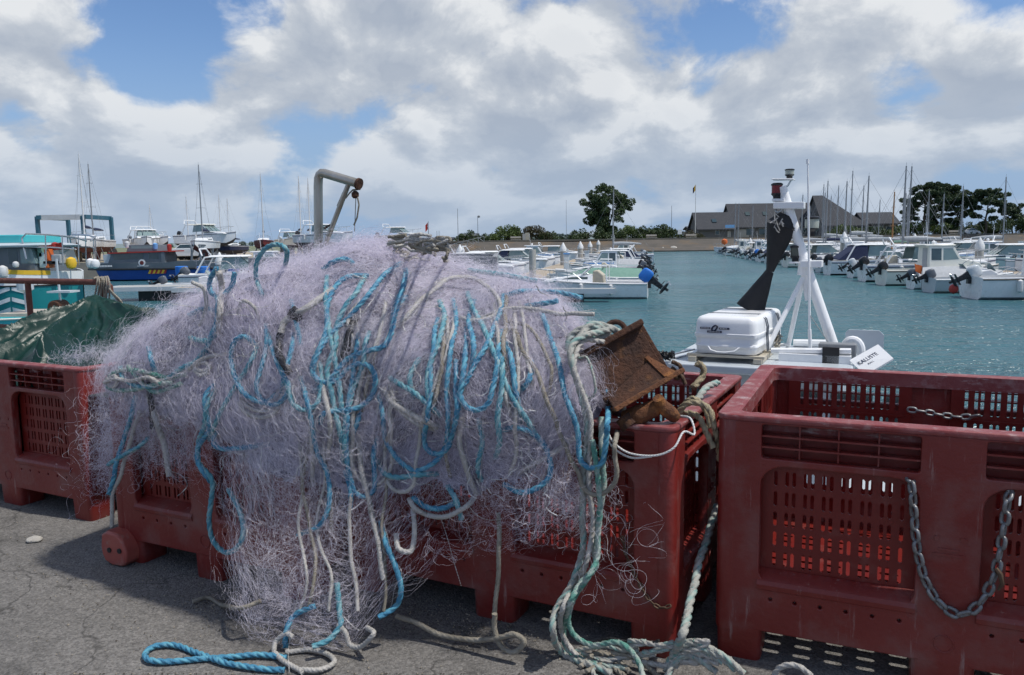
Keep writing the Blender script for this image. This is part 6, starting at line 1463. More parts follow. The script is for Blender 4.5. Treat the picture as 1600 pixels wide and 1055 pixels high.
def proto_pilot(L=6.2, mat='gel', ob='ob_black', stripe='skyblue', tilt=62):
    t = empty('motorboat'); h, S = hull_mesh(L, 2.4, .82, cock=(.03, .42), mats=(mat, 'deck', mat), parent=t, floor=.35); rub(S, t, 'black', -.05)
    x0, x1 = L * .36, L * .62
    house(t, [(x0, .8), (x0, 2.12), (x0 + 1.25, 2.10), (x1 + .05, 1.42), (x1 + .95, 1.22), (x1 + 1.2, .9)], .92, mat, [([(x0 + .12, 1.36), (x0 + .12, 1.98), (x0 + .62, 1.98), (x0 + .62, 1.36)], 'glass'), ([(x0 + .72, 1.36), (x0 + .72, 1.98), (x0 + 1.18, 1.98), (x1 - .06, 1.40)], 'glass_pale')], (x0 - .25, x0 + 1.36, 2.11, .04), taper=.10, zref=.8)
    screen(t, x1 + .02, 1.46, x0 + 1.30, 2.06, .86, 'glass', .1); m = MB(); m.box((x0 - .012, -.25, 1.45), (.03, .62, 1.1)); m.build('cabin_door', mt['greycover'], t)
    if stripe:
        m = MB()
        for sg in (-1, 1): m.box((L * .60, sg * .925, 1.16), (L * .40, .02, .11))
        m.build('stripe', mt[stripe], t)
    m = MB(); m.lathe([(.02, 0), (.10, .05), (.10, .14), (.02, .2)], (x0 + .5, 0, 2.2), n=12); m.tube([(x0 + .3, .3, 2.15), (x0 + .2, .3, 3.4)], .012, 5); m.build('aerial', mt['gel'], t, sm=True)
    bow_rail(S, t, .6); fenders(S, t, (.2, .5)); outboard(t, -.02, 0, .70, tilt, ob, .76); return t
def proto_open(L=4.9, mat='gel2', ob='ob_black', cov=None, tilt=66):
    t = empty('motorboat'); h, S = hull_mesh(L, 1.95, .62, cock=(.04, .66), mats=(mat, 'deck', mat), parent=t, floor=.28); rub(S, t, 'fender', -.03)
    m = MB(); m.prism([(L * .42, .2), (L * .42, .95), (L * .50, 1.02), (L * .56, .85), (L * .58, .2)], -.36, .36); m.build('console', mt['gel'], t, bev=.04); screen(t, L * .54, .95, L * .49, 1.28, .42, 'glass_pale', .1, 1)
    for x in (.16, .34): m = MB(); m.box((L * x, 0, .42), (.34, 1.45, .12)); m.build('thwart', mt['bench'], t, bev=.02)
    if cov: m = MB(); m.loft([[(x, y, z) for y, z in ((-.9 * k, .6), (-.6 * k, .72 + .2 * k), (0, .82 + .34 * k), (.6 * k, .72 + .2 * k), (.9 * k, .6))] for x, k in ((L * .05, .8), (L * .3, 1), (L * .62, 1), (L * .9, .35))], closed=True); m.build('boat_cover', mt[cov], t, sm=True)
    bow_rail(S, t, .66, .3); fenders(S, t, (.35,)); outboard(t, -.02, .1, .55, tilt, ob, .64); return t
def proto_hardtop(L=6.8, mat='gel', ob='ob_black', top='gel', tilt=55, canvas=None):
    t = empty('motorboat'); h, S = hull_mesh(L, 2.5, .92, cock=(.03, .5), mats=(mat, 'deck', 'antifoul'), parent=t, floor=.35); rub(S, t, 'navy', -.12)
    house(t, [(L * .50, .95), (L * .50, 1.28), (L * .62, 1.26), (L * .88, 1.10), (L * .91, 1.0)], .95, mat, [([(L * .54, 1.06), (L * .54, 1.18), (L * .70, 1.17), (L * .76, 1.08)], 'glass')], taper=.3, zref=.95)
    screen(t, L * .64, 1.26, L * .51, 1.92, .92, 'glass_pale', .1)
    for sg in (-1, 1):
        g = MB(); g.add([(L * .62, sg * .90, 1.28), (L * .51, sg * .85, 1.90), (L * .36, sg * .85, 1.86), (L * .34, sg * .92, 1.2)], [(0, 1, 2, 3)])
        g.build('side_screen', mt['glass_pale'], t)
    m = MB(); m.loft([[(a, b, zz) for a, b in rrect(L * .24 + k, -.98 + k, L * .56 - k, .98 - k, .2, 4)] for zz, k in ((1.90, .06), (1.94, 0), (2.02, .10))]); m.build('hardtop', mt[top], t, sm=True, ang=50)
    m = MB()
    for sg in (-1, 1): m.tube([(L * .14, sg * 1.05, .95), (L * .22, sg * .95, 1.9), (L * .30, sg * .9, 1.96)], .05, 6)
    m.tube([(L * .20, -.95, 2.0), (L * .17, -.7, 2.4), (L * .17, .7, 2.4), (L * .20, .95, 2.0)], .045, 6); m.build('arch', mt[mat], t)
    if canvas: m = MB(); m.loft([[(L * .06, -1, 1.0), (L * .25, -.95, 1.9), (L * .34, -.95, 1.9), (L * .34, -1.05, 1.0)], [(L * .06, 1, 1.0), (L * .25, .95, 1.9), (L * .34, .95, 1.9), (L * .34, 1.05, 1.0)]]); m.build('cockpit_canvas', mt[canvas], t)
    bow_rail(S, t, .55, .5); fenders(S, t, (.25, .45)); outboard(t, -.02, 0, .75, tilt, ob, .78); return t
def proto_yacht(L=8.2, mat='gel', keel=False, mastm='mast_alu', mh=7.4, cov='greycover', bottom=None, rig=True, boot=None):
    t = empty('sailing_yacht'); h, S = hull_mesh(L, 2.7, .95, cock=(.08, .32), mats=(mat, 'deck', bottom or ('antired' if keel else mat)), parent=t, floor=.5, sheer=.22, draft=.55, stern=.72, full=.45); rub(S, t, 'navy' if mat != 'navy' else 'gel', -.16)
    house(t, [(L * .34, .95), (L * .34, 1.42), (L * .56, 1.38), (L * .70, 1.18), (L * .74, 1.0)], .82, 'gel', [([(L * .38, 1.12), (L * .38, 1.28), (L * .58, 1.24), (L * .62, 1.12)], 'glass')], taper=.3, zref=.95)
    m = MB(); xm = L * .56; m.tube([(xm, 0, 1.2), (xm, 0, 1.2 + mh * .5), (xm - .05, 0, 1.2 + mh)], [.085, .08, .06], 8)
    for f, w in ((.42, .55), (.74, .4)): m.tube([(xm, -w, 1.2 + mh * f), (xm, 0, 1.2 + mh * f + .05), (xm, w, 1.2 + mh * f)], .022, 5)
    m.tube([(xm - .05, 0, 1.2 + mh), (xm - .05, 0, 1.5 + mh)], .012, 4); m.build('mast', mt[mastm], t, sm=True)
    b = MB(); b.tube([(xm - .1, 0, 2.1), (L * .18, 0, 2.15)], .05, 6); bo = b.build('boom', mt[mastm], t)
    if cov: c = MB(); c.tube([(xm - .12, 0, 2.3), (L * .45, 0, 2.32), (L * .3, 0, 2.27), (L * .17, 0, 2.2)], [.15, .17, .15, .08], 8); c.build('sail_cover', mt[cov], bo, sm=True)
    if rig:
        r = MB(); tp = (xm - .05, 0, 1.2 + mh * .97)
        r.tube([tp, (L * .985, 0, S[-1][3])], .011, 4); r.tube([tp, (.05, 0, .95)], .010, 4)
        for sg in (-1, 1): r.tube([tp, (xm, sg * .52, 1.2 + mh * .42), (xm - .1, sg * 1.25, .98)], .009, 4)
        r.build('rigging', mt['wire'], t)
    bow_rail(S, t, .72, .6)
    m = MB(); m.tube([(.1, -1.0, 1.0), (.05, -.9, 1.6), (.05, .9, 1.6), (.1, 1.0, 1.0)], .018, 5); m.build('stern_rail', mt['rail'], t)
    if keel:
        m = MB(); m.loft([[(x, y, z) for x, y in ((L * .36 + d, -w), (L * .50 + d * .3, -w * .8), (L * .56 - d * .2, 0), (L * .50 + d * .3, w * .8), (L * .36 + d, w))] for z, w, d in ((-.45, .16, 0), (-1.45, .10, .25))]); m.build('keel', mt[bottom or 'antired'], t)
        m = MB(); m.loft([[(x, y, z) for x, y in ((.1, -.03), (.55, -.04), (.55, .04), (.1, .03))] for z in (.0, -1.1)]); m.build('rudder', mt[bottom or 'antired'], t)
        for x in (L * .25, L * .62):
            for sg in (-1, 1): m = MB(); m.tube([(x, sg * 1.5, -1.5), (x, sg * .95, .1)], .05, 5); m.tube([(x, sg * 1.5, -1.5), (x + .5, sg * .7, -1.5)], .04, 5); m.build('cradle_leg', mt['lamp'], t)
    return t
def recolor(root, part, mat, idx=0):
    for c in root.children:
        if c.name.split('.')[0] == part:
            if len(c.material_slots) > idx: c.material_slots[idx].link = 'OBJECT'; c.material_slots[idx].material = mt[mat]
protos = {}
used = {}
def boat(kind, loc, heading, label, group, scale=1.0, colors=()):
    if kind not in protos:
        protos[kind] = MAKERS[kind](); r = protos[kind]; r.location = loc; r.rotation_euler = (0, 0, heading); r.scale = (scale,) * 3; r['label'] = label; r['category'] = 'sailing boat' if 'yacht' in kind else 'motorboat'; r['group'] = group
    else: r = dup(protos[kind], loc, heading, label, group, scale)
    for part, mat in colors: recolor(r, part, mat)
    if 'yacht' not in kind and kind != 'cuddy_blue': recolor(r, 'outboard_motor', rcol.choice(['ob_black', 'ob_black', 'ob_grey', 'gel3', 'ob_grey']))
    return r
rcol = random.Random(44)
MAKERS = dict(cuddy=proto_cuddy, cuddy_blue=lambda: proto_cuddy(5.5, 'gel', 'beigecover', 'ob_black', 'bluecover', 52), pilot=proto_pilot, pilot_cream=lambda: proto_pilot(6.0, 'gel2', 'ob_grey', None, 58), open=proto_open, open_cov=lambda: proto_open(4.8, 'gel', 'ob_grey', 'greycover', 60),
              hardtop=proto_hardtop, hardtop_canvas=lambda: proto_hardtop(6.6, 'gel', 'ob_grey', 'gel', 58, 'navycover'), yacht=proto_yacht, yacht_wood=lambda: proto_yacht(7.6, 'gel', False, 'mast_wood', 7.0, 'greencover'), yacht_dark=lambda: proto_yacht(8.8, 'navy', False, 'mast_alu', 8.4, 'navycover'),
              yacht_ashore=lambda: proto_yacht(8.0, 'gel', True, 'mast', 9.0, 'navycover'), yacht_ashore_navy=lambda: proto_yacht(8.2, 'navy', True, 'mast', 8.6, 'navycover', 'antifoul'))
RD = Vector((.163, .987, 0)); PD = Vector((.987, -.163, 0)); HD = math.atan2(PD.y, PD.x)
def row_pt(base, d): return base + RD * (d / .987)
RB0 = Vector((17.2, 32.0, 0)) - RD * 32 / .987; LB0 = Vector((5.9, 35.0, 0)) - RD * 35 / .987
def mm(base, d, off):
    p = row_pt(base, d) + PD * off
    if base is RB0: p.x += float(np.interp(d, (28, 32.8, 37.5, 43.5, 59, 75, 129), (18.4, 18.9, 19.4, 19.9, 22.8, 25.0, 33.9))) - (17.2 + (d - 32) * .1652)
    return Vector((p.x, p.y, WZ))
rb = random.Random(17)
cols = {'gel': 'white', 'gel2': 'cream', 'gel3': 'pale grey', 'gel4': 'pale green'}
kn = {'cuddy': 'small cabin motorboat', 'cuddy_blue': 'cabin motorboat with a blue motor cover', 'pilot': 'wheelhouse motorboat', 'pilot_cream': 'plain wheelhouse motorboat', 'open': 'open motorboat with a console', 'open_cov': 'covered open motorboat', 'hardtop': 'hardtop motorboat with an arch', 'hardtop_canvas': 'hardtop motorboat with navy canvas', 'yacht': 'sailing boat with a grey sail cover', 'yacht_wood': 'sailing boat with a varnished mast', 'yacht_dark': 'navy sailing boat with a tall grey mast'}
ORD = ['nearest', 'second', 'third', 'fourth', 'fifth', 'sixth', 'seventh', 'eighth', 'ninth', 'tenth', 'eleventh', 'twelfth', 'thirteenth', 'fourteenth', 'fifteenth', 'sixteenth', 'seventeenth', 'eighteenth', 'nineteenth', 'twentieth', 'twenty first', 'twenty second', 'twenty third', 'twenty fourth', 'twenty fifth', 'twenty sixth', 'twenty seventh', 'twenty eighth']
def lab(col, kind, i, where): return '%s %s, %s in the %s' % (col, kn[kind], ORD[i], where)

# --- right hand row, sterns to the open water
right = [(32.8, 'pilot', 'gel', ()), (36.6, 'open', 'gel3', (('hull', 'gel3'),)), (39.2, 'open_cov', 'gel3', ()), (42.6, 'pilot_cream', 'gel2', ()), (46.5, 'hardtop', 'gel', ()), (50.6, 'cuddy', 'gel', ()), (55, 'hardtop_canvas', 'gel', ()), (58.5, 'cuddy', 'gel3', (('hull', 'gel3'),)), (62.5, 'pilot', 'gel', ()), (66, 'open_cov', 'gel', ()),
         (70, 'hardtop', 'gel2', (('hull', 'gel2'),)), (74, 'cuddy', 'gel', ()), (78, 'pilot_cream', 'gel', ()), (82, 'open', 'gel', (('hull', 'gel'),)), (86, 'hardtop_canvas', 'gel', ()), (90, 'cuddy_blue', 'gel', ()), (94, 'hardtop', 'gel', ()), (98, 'open_cov', 'gel', ()), (102, 'cuddy', 'gel4', (('hull', 'gel4'),)), (107, 'pilot', 'gel', ()), (111, 'hardtop', 'gel', ()), (115, 'cuddy', 'gel2', (('hull', 'gel2'),)), (119, 'open', 'gel', (('hull', 'gel'),)), (124, 'pilot_cream', 'gel', ()), (128, 'cuddy', 'gel', ())]
for i, (d, k, c, cl) in enumerate(right):
    off = 0 if i != 0 else 0
    boat(k, mm(RB0, d, off + rb.uniform(-.3, .3)), HD + rb.uniform(-.05, .05), lab(cols[c], k, i, 'right hand row'), 'motorboats in the right hand row', rb.uniform(.94, 1.06), cl)
boat('open', mm(RB0, 28.6, 3.0), HD, 'motorboat at the right edge of the picture with its black motor tilted up', 'motorboats in the right hand row', 1.05)
# --- second row, beyond the right hand pontoon, bows towards it
second = [(44, 'hardtop', 'gel'), (48, 'hardtop_canvas', 'gel'), (52.5, 'cuddy', 'gel'), (57, 'hardtop', 'gel4'), (61, 'pilot', 'gel'), (65.5, 'hardtop_canvas', 'gel'), (70, 'hardtop', 'gel'), (74.5, 'yacht', 'gel'), (79, 'cuddy', 'gel2'), (84, 'yacht', 'gel'), (88.5, 'hardtop', 'gel'), (93, 'yacht', 'gel'), (98, 'pilot', 'gel'), (103, 'yacht_dark', 'navy'), (108, 'yacht', 'gel'), (113, 'hardtop', 'gel'), (118, 'yacht', 'gel')]
for i, (d, k, c) in enumerate(second):
    boat(k, mm(RB0, d, 15.2 + rb.uniform(-.4, .4)), HD + PI + rb.uniform(-.05, .05), lab(cols.get(c, 'dark'), k, i, 'second right row'), 'boats in the second row on the right', rb.uniform(.95, 1.05), () if c not in ('gel2', 'gel4') else (('hull', c),))
third = [(62, 'hardtop', 'gel'), (68, 'yacht_dark', 'navy'), (74, 'hardtop_canvas', 'gel'), (80, 'yacht', 'gel'), (86, 'cuddy', 'gel'), (92, 'yacht', 'gel'), (98, 'hardtop', 'gel'), (104, 'yacht', 'gel'), (110, 'pilot', 'gel'), (117, 'yacht', 'gel'), (124, 'yacht', 'gel')]
for i, (d, k, c) in enumerate(third):
    boat(k, mm(RB0, d, 22 + rb.uniform(-.4, .4)), HD + rb.uniform(-.05, .05), lab(cols.get(c, 'dark'), k, i, 'third right row'), 'boats in the third row on the right', rb.uniform(.95, 1.05))
# single yachts whose masts stand out
for px, d, h, k, lb in ((1148, 138, 7.2, 'yacht', 'sailing boat with the left of two close masts before the central building'), (1153, 134, 7.2, 'yacht', 'sailing boat with the right of two close masts before the central building'), (1175, 140, 6.3, 'yacht', 'sailing boat whose mast stands just right of the two close masts'), (1196, 136, 6.6, 'yacht', 'sailing boat whose mast stands left of the black cone shape'),
                       (1284, 128, 9.2, 'yacht', 'sailing boat whose mast stands before the left flank of the highest roof'), (1307, 120, 9.4, 'yacht', 'sailing boat whose mast crosses the peak of the highest roof'), (1328, 112, 9.8, 'yacht', 'sailing boat with a tall mast before the slope of the highest roof'), (1346, 118, 8.4, 'yacht', 'sailing boat whose mast stands at the foot of the highest roof'), (1424, 78, 10.2, 'yacht_dark', 'navy sailing boat with the darkest and tallest mast before the pines'), (1471, 92, 7.8, 'yacht', 'sailing boat whose mast stands before the middle of the pines'), (1389, 84, 7, 'yacht_wood', 'sailing boat with a varnished wooden mast right of the slate buildings'), (1264, 140, 7, 'yacht', 'sailing boat whose mast shows just right of the leaning tripod mast'), (1296, 132, 7, 'yacht', 'sailing boat with a short mast just left of the highest roof peak'), (1372, 124, 7, 'yacht', 'sailing boat whose mast stands before the low right wing'), (1412, 110, 7, 'yacht', 'sailing boat whose pale mast stands left of the darkest mast'), (1446, 116, 7, 'yacht', 'sailing boat whose mast stands before the left of the pine clump'), (1500, 104, 7, 'yacht', 'sailing boat whose mast stands before the right of the pine clump'), (1224, 142, 7, 'yacht', 'sailing boat whose mast shows between the cone shape and the tripod mast'), (958, 92, 6.4, 'yacht', 'sailing boat in the left pontoon row whose mast rises before the big round tree')):
    p = aty(px, 380, d); r = boat(k, Vector((p.x, p.y, WZ)), (HD + PI + .2) if px != 958 else HD + PI, lb, 'sailing boats with masts standing out', 1.0)
    hh = aty(px, {1148: 318, 1153: 318, 1175: 322, 1196: 320, 1284: 288, 1307: 290, 1328: 267, 1346: 290, 1424: 260, 1471: 303, 958: 297, 1389: 300, 1264: 322, 1296: 306, 1372: 312, 1412: 302, 1446: 316, 1500: 318, 1224: 322}[px], d).z - WZ
    s = hh / {'yacht_dark': 9.6, 'yacht_wood': 8.2}.get(k, 8.6); r.scale = (min(1, s + .1), min(1, s + .1), s)
    off = Matrix.Rotation(r.rotation_euler.z, 3, 'Z') @ Vector((8.2 * .56 * r.scale[0], 0, 0)); r.location = Vector((p.x, p.y, WZ)) - off
# --- left pontoon
left = [(35.6, 'cuddy_blue', 'gel', ()), (39.6, 'open', 'gel', (('hull', 'gel'),)), (43.2, 'open_cov', 'gel4', (('boat_cover', 'greencover'),)), (47.5, 'cuddy', 'gel', ()), (51.5, 'open', 'gel2', ()), (55.5, 'pilot', 'gel', ()), (59.5, 'cuddy', 'gel4', (('hull', 'gel4'),)), (63.5, 'open_cov', 'gel', ()), (68, 'hardtop', 'gel', ()), (72.5, 'cuddy', 'gel', ()), (77, 'open', 'gel', (('hull', 'gel'),)), (82, 'hardtop_canvas', 'gel', ()), (87, 'cuddy', 'gel', ()), (97, 'open', 'gel2', ()), (103, 'pilot_cream', 'gel', ()), (109, 'cuddy', 'gel', ()), (116, 'hardtop', 'gel', ()), (124, 'cuddy', 'gel', ())]
for i, (d, k, c, cl) in enumerate(left):
    boat(k, mm(LB0, d, rb.uniform(-.25, .25)), HD + PI + rb.uniform(-.04, .04), lab(cols[c], k, i, 'left pontoon row'), 'motorboats along the left pontoon', .86 if k in ('hardtop', 'hardtop_canvas', 'pilot') else .95, cl)
left2 = [(47, 'cuddy', 'gel'), (52, 'hardtop', 'gel'), (57.5, 'hardtop', 'gel'), (63, 'cuddy', 'gel'), (69, 'hardtop_canvas', 'gel'), (75, 'hardtop', 'gel'), (82, 'pilot', 'gel'), (90, 'cuddy', 'gel'), (99, 'hardtop', 'gel'), (109, 'open_cov', 'gel'), (119, 'cuddy', 'gel')]
for i, (d, k, c) in enumerate(left2):
    boat(k, mm(LB0, d, -14.2 + rb.uniform(-.3, .3)), HD + rb.uniform(-.05, .05), lab(cols[c], k, i, 'far left pontoon row'), 'motorboats on the far side of the left pontoon', rb.uniform(.92, 1.0))
def pontoon(name, a, b, w, label, zt=.45, finger=False, mat='wood'):
    a = Vector(a); b = Vector(b); d = (b - a); L = d.length; t = empty(name, (a.x, a.y, WZ), math.atan2(d.y, d.x), label, 'pontoon', 'floating pontoons of the marina'); m = MB(); m.box((L / 2, 0, zt - .03), (L, w, .06)); m.build('decking', mt[mat], t)
    m = MB()
    for sg in (-1, 1): m.box((L / 2, sg * (w / 2 + .04), zt - .08), (L + .1, .08, .2))
    m.box((-.04, 0, zt - .08), (.08, w, .2)); m.build('edge_beam', mt['gel3'] if finger else mt['deck'], t)
    n = max(1, int(L / 4)); 
    for k in range(min(n, 10)): m = MB(); m.box((L * (k + .5) / n, 0, zt / 2 - .2), (min(2.0, L * .7), w * .9, zt + .1)); m.build('float', mt['black'], t)
    return t
pontoon('pontoon', mm(LB0, 44, -6.9), mm(LB0, 150, -6.9), 1.9, 'long tan planked walkway pontoon between the two left rows of boats')
pontoon('pontoon', mm(RB0, 26, 7.2), mm(RB0, 140, 7.2), 1.9, 'long walkway pontoon between the first two rows on the right')
pontoon('pontoon', mm(LB0, 33.4, -5.9), mm(LB0, 33.4, -1.3), .7, 'short finger pontoon with a black float before the boat with the blue motor cover', .55, True, 'deck')
pontoon('pontoon', mm(RB0, 30.8, 6.0), mm(RB0, 30.8, 1.9), .7, 'short finger pontoon at the right edge beside the striped wheelhouse boat', .55, True, 'deck')
for i, d in enumerate((49.5, 58, 66, 76, 88)): pontoon('finger_pontoon', mm(LB0, d, -6), mm(LB0, d, -1.5), .6, '%s narrow finger pontoon between boats of the left row' % ORD[i], .5, True, 'deck')
pontoon('pontoon', (-19.4, 38.8, 0), (-9.5, 39.8, 0), 2.0, 'pale topped pontoon on dark floats left of the net heap', .66, True, 'deck'); pontoon('pontoon', (-15.6, 37.2, 0), (-8.5, 38.0, 0), 1.3, 'second pontoon end overlapping the pale topped one', .66, True, 'wood')
def piling(loc, top, r, label, cap=True):
    t = empty('piling', (loc.x, loc.y, WZ), 0, label, 'piling', 'mooring piles of the pontoons'); h = top - WZ
    m = MB(); m.lathe([(r, -1.5), (r, h * .5), (r, h)], n=16); m.build('pile', mt['pile'], t, sm=True)
    m = MB()
    if cap: m.lathe([(r * 1.12, h - .25), (r * 1.12, h + .02), (r * .12, h + r * 2.0)], n=16)
    else: m.lathe([(r * 1.02, h), (r * .98, h + .03)], n=16)
    m.build('pile_cap', mt['cap'] if cap else mt['pile'], t, sm=True)
def pxpile(px, d, ytop, r, label, cap=True): p = aty(px, 400, d); q = aty(px, ytop, d); piling(Vector((p.x, d, 0)), q.z - (r * 2 if cap else 0), r, label, cap)
pxpile(832, 46, 391, .20, 'grey uncapped steel pile at the near end of the left pontoon', False)
for px, d, yt, lb in ((880, 70, 379, 'nearest white capped pile along the left pontoon'), (907, 92, 377, 'second white capped pile along the left pontoon'), (922, 116, 377, 'third white capped pile along the left pontoon'), (935, 140, 375, 'farthest white capped pile along the left pontoon'), (1318, 62, 362, 'large white capped pile in front of the highest roof'), (1530, 52, 371, 'white capped pile among the boats at the right'), (1428, 86, 365, 'small white capped pile between the boats under the tall dark mast'), (343, 50, 394, 'white capped pile beside the boats left of the net heap'), (1172, 130, 372, 'small white capped pile before the left wing of the slate buildings'), (1199, 126, 372, 'small white capped pile left of the black cone shape'), (719, 60, 382, 'thin pale pile right behind the top of the net heap')):
    pxpile(px, d, yt, .26 if d < 90 else .3, lb)
# pedestals on the left pontoon
for i, (px, d) in enumerate(((885, 55), (917, 66))):
    p = aty(px, 410, d); t = empty('service_pedestal', (p.x, d, WZ + .45), 0, ('nearer' if i == 0 else 'farther') + ' white service pedestal standing on the left pontoon', 'pedestal', 'service pedestals'); m = MB(); m.box((0, 0, .6), (.35, .3, 1.2)); m.build('cabinet', mt['cap'], t, bev=.03); m = MB(); m.box((0, 0, 1.25), (.42, .36, .1)); m.build('top', mt['skyblue'] if i == 0 else mt['gel3'], t)
def buoy(px, py, z, r, mat, label):
    p = at(px, py, z) ; t = MB(); t.lathe([(.02, -r), (r * .7, -r * .7), (r, 0), (r * .7, r * .7), (.03, r * 1.05)], n=14); o = t.build('buoy', mt[mat], sm=True); o.location = p; tag(o, label, 'buoy')
o_ = aty(1132, 378, 128); m = MB(); m.lathe([(.02, -.5), (.4, -.3), (.5, 0), (.4, .35), (.03, .5)], n=14); o = m.build('buoy', mt['orangepaint'], sm=True); o.location = o_; tag(o, 'bright orange ball buoy hung on the farthest boats of the right row', 'buoy')
o_ = aty(1490, 452, 33.0); m = MB(); m.lathe([(.02, -.2), (.15, -.12), (.19, 0), (.15, .14), (.03, .22)], n=14); o = m.build('buoy', mt['redpaint'], sm=True); o.location = o_; tag(o, 'small red buoy hanging at the stern of the striped wheelhouse boat', 'buoy')
p = aty(1441, 424, 37); t = empty('signal_flag', p, 0, 'small orange flag on a stick in the grey open boat', 'flag'); m = MB(); m.tube([(0, 0, -.9), (0, 0, .25)], .012, 5); m.build('stick', mt['wire'], t); m = MB(); m.add([(0, 0, .25), (-.02, .02, -.15), (-.35, .05, .35), (-.30, .02, .0)], [(0, 1, 3, 2)]); m.build('cloth', mt['orangepaint'], t)
# red orange boat hull in the second row
p = aty(1505, 392, 58); r = dup(protos['open'], Vector((p.x, 58, WZ)), HD + PI, 'orange red open motorboat among the white boats on the right', 'boats in the second row on the right'); recolor(r, 'hull', 'orangepaint')

# ------------------------------------------------------------------ left side: teal boat, small turquoise boat, dark workboat
hl = empty('teal_fishing_boat', (0, 0, 0), 0, 'teal fishing boat with white chevrons, a white bulwark and a turquoise roof box', 'fishing boat')
TD = 27.0; bowp = aty(131, 455, TD); L_ = 9.0; hl.location = (bowp.x - L_, TD, WZ)
h, S = hull_mesh(L_, 3.3, 1.42, n=30, cock=(.02, .4), mats=('teal', 'deck', 'antifoul'), parent=hl, floor=.5, sheer=-.02, draft=.6, full=.80, stern=.9); rub(S, hl, 'black', -.01)
m = MB(); secs = []
for f, x, b, hh, k in S:
    if f < .30: continue
    z1 = hh + .52 - .10 * max(0, (f - .8) / .2); secs.append([(x, -b, hh + .01), (x + .02, -b * .97 - .02, z1), (x, -b * .97 + .05, z1), (x, -b + .08, hh + .01)])
m.loft(secs); 
for q in secs: pass
m2 = MB(); m2.loft([[(x, -y, z) for x, y, z in q] for q in secs]); m.add(m2.v, m2.f); m.build('bulwark', mt['gel'], hl, sm=True, ang=50)
m = MB(); y_ = [[(x, y - .012 * sgn, z + dz) for (x, y, z), dz in ((q[1], -.13), (q[1], .012), (q[2], .012), (q[2], -.13))] for q in secs[1:-2] for sgn in (1,)]; m.loft(y_); m.build('yellow_stripe', mt['yellow'], hl)
x_ = lambda px: aty(px, 400, TD - 1.6).x - hl.location.x; z_ = lambda py: aty(60, py, TD - 1.6).z - WZ
house(hl, [(.4, 1.4), (.4, z_(386)), (x_(36), z_(386)), (x_(43), z_(414)), (x_(45), 1.4)], 1.25, 'greyhull', [([(x_(2), z_(412)), (x_(2), z_(389)), (x_(16), z_(389)), (x_(16), z_(412))], 'glass'), ([(x_(21), z_(412)), (x_(21), z_(389)), (x_(39), z_(389)), (x_(45), z_(412))], 'glass_pale')], taper=.02, zref=1.4)
m = MB(); m.loft([[(a, b, zz) for a, b in rrect(.1, -1.45 + k, x_(50) - k * 3, 1.45 - k, .25, 4)] for zz, k in ((z_(386), 0), (z_(383), -.02), (z_(379), .14))]); m.build('roof', mt['gel3'], hl, sm=True, ang=50)
m = MB(); m.loft([[(a, b, zz) for a, b in rrect(.3, -1.1, x_(27), 1.1, .2, 4)] for zz in (z_(379), z_(366))]); m.build('roof_box', mt['cyan'], hl, bev=.03)
m = MB()
for yy in (-1.35, 1.35):
    P = [Vector((x_(33), yy, z_(405))), Vector((x_(29), yy, z_(372))), Vector((x_(36), yy, z_(365))), Vector((x_(70), yy * .85, z_(367))), Vector((x_(92), yy * .5, z_(371))), Vector((x_(99), yy * .1, z_(377)))]
    m.tube(P, .03, 6); m.tube([Vector((x_(34), yy, z_(386))), Vector((x_(70), yy * .85, z_(387))), Vector((x_(92), yy * .5, z_(390)))], .022, 6)
    for px, k in ((60, .9), (80, .72), (94, .4)): m.tube([(x_(px), yy * k, z_(416)), (x_(px) + .05, yy * k, z_(368))], .022, 6)
m.build('guard_rail', mt['rail'], hl, sm=True)
def blobm(name, px, py, r, mat, sz=(1, 1, 1), yy=-.8):
    m = MB(); m.lathe([(.02, -r * sz[2]), (r * .8, -r * sz[2] * .7), (r, 0), (r * .8, r * sz[2] * .7), (.03, r * sz[2])], (x_(px), yy, z_(py)), n=12); m.build(name, mt[mat], hl, sm=True)
blobm('fender', 3, 424, .17, 'fender', (1, 1, 1.2), -1.62); blobm('fender', 24, 413, .10, 'fender', (1, 1, 1.0), -1.62); blobm('white_drum', 114, 415, .16, 'gel', (1, 1, 1), -.3); blobm('white_drum', 107, 414, .15, 'gel', (1, 1, 1.1), -.3); blobm('yellow_bag', 86, 413, .17, 'yellow', (1, 1, 1.2), -.7); blobm('red_float', 62, 384, .12, 'redpaint', (1, 1, .9), -.7)
for px, py, w, hh, mat, nm in ((50, 407, .22, .5, 'gel4', 'crate'), (57, 405, .12, .6, 'orangepaint', 'pot'), (64, 411, .55, .12, 'black', 'tray'), (47, 395, .16, .3, 'greencover', 'pot'), (37, 408, .2, .3, 'gel2', 'crate'), (72, 406, .3, .3, 'greycover', 'crate')):
    m = MB(); m.box((x_(px), -.9, z_(py)), (w, .35, hh)); m.build(nm, mt[mat], hl, bev=.02)
m = MB(); c = Vector((x_(62), -.8, z_(382))); m.add([c + Vector(q) for q in ((-.28, 0, -.05), (.28, 0, .06), (.24, .1, -.16), (-.15, .1, -.2))], [(0, 1, 2, 3)]); m.build('red_flag', mt['redpaint'], hl)
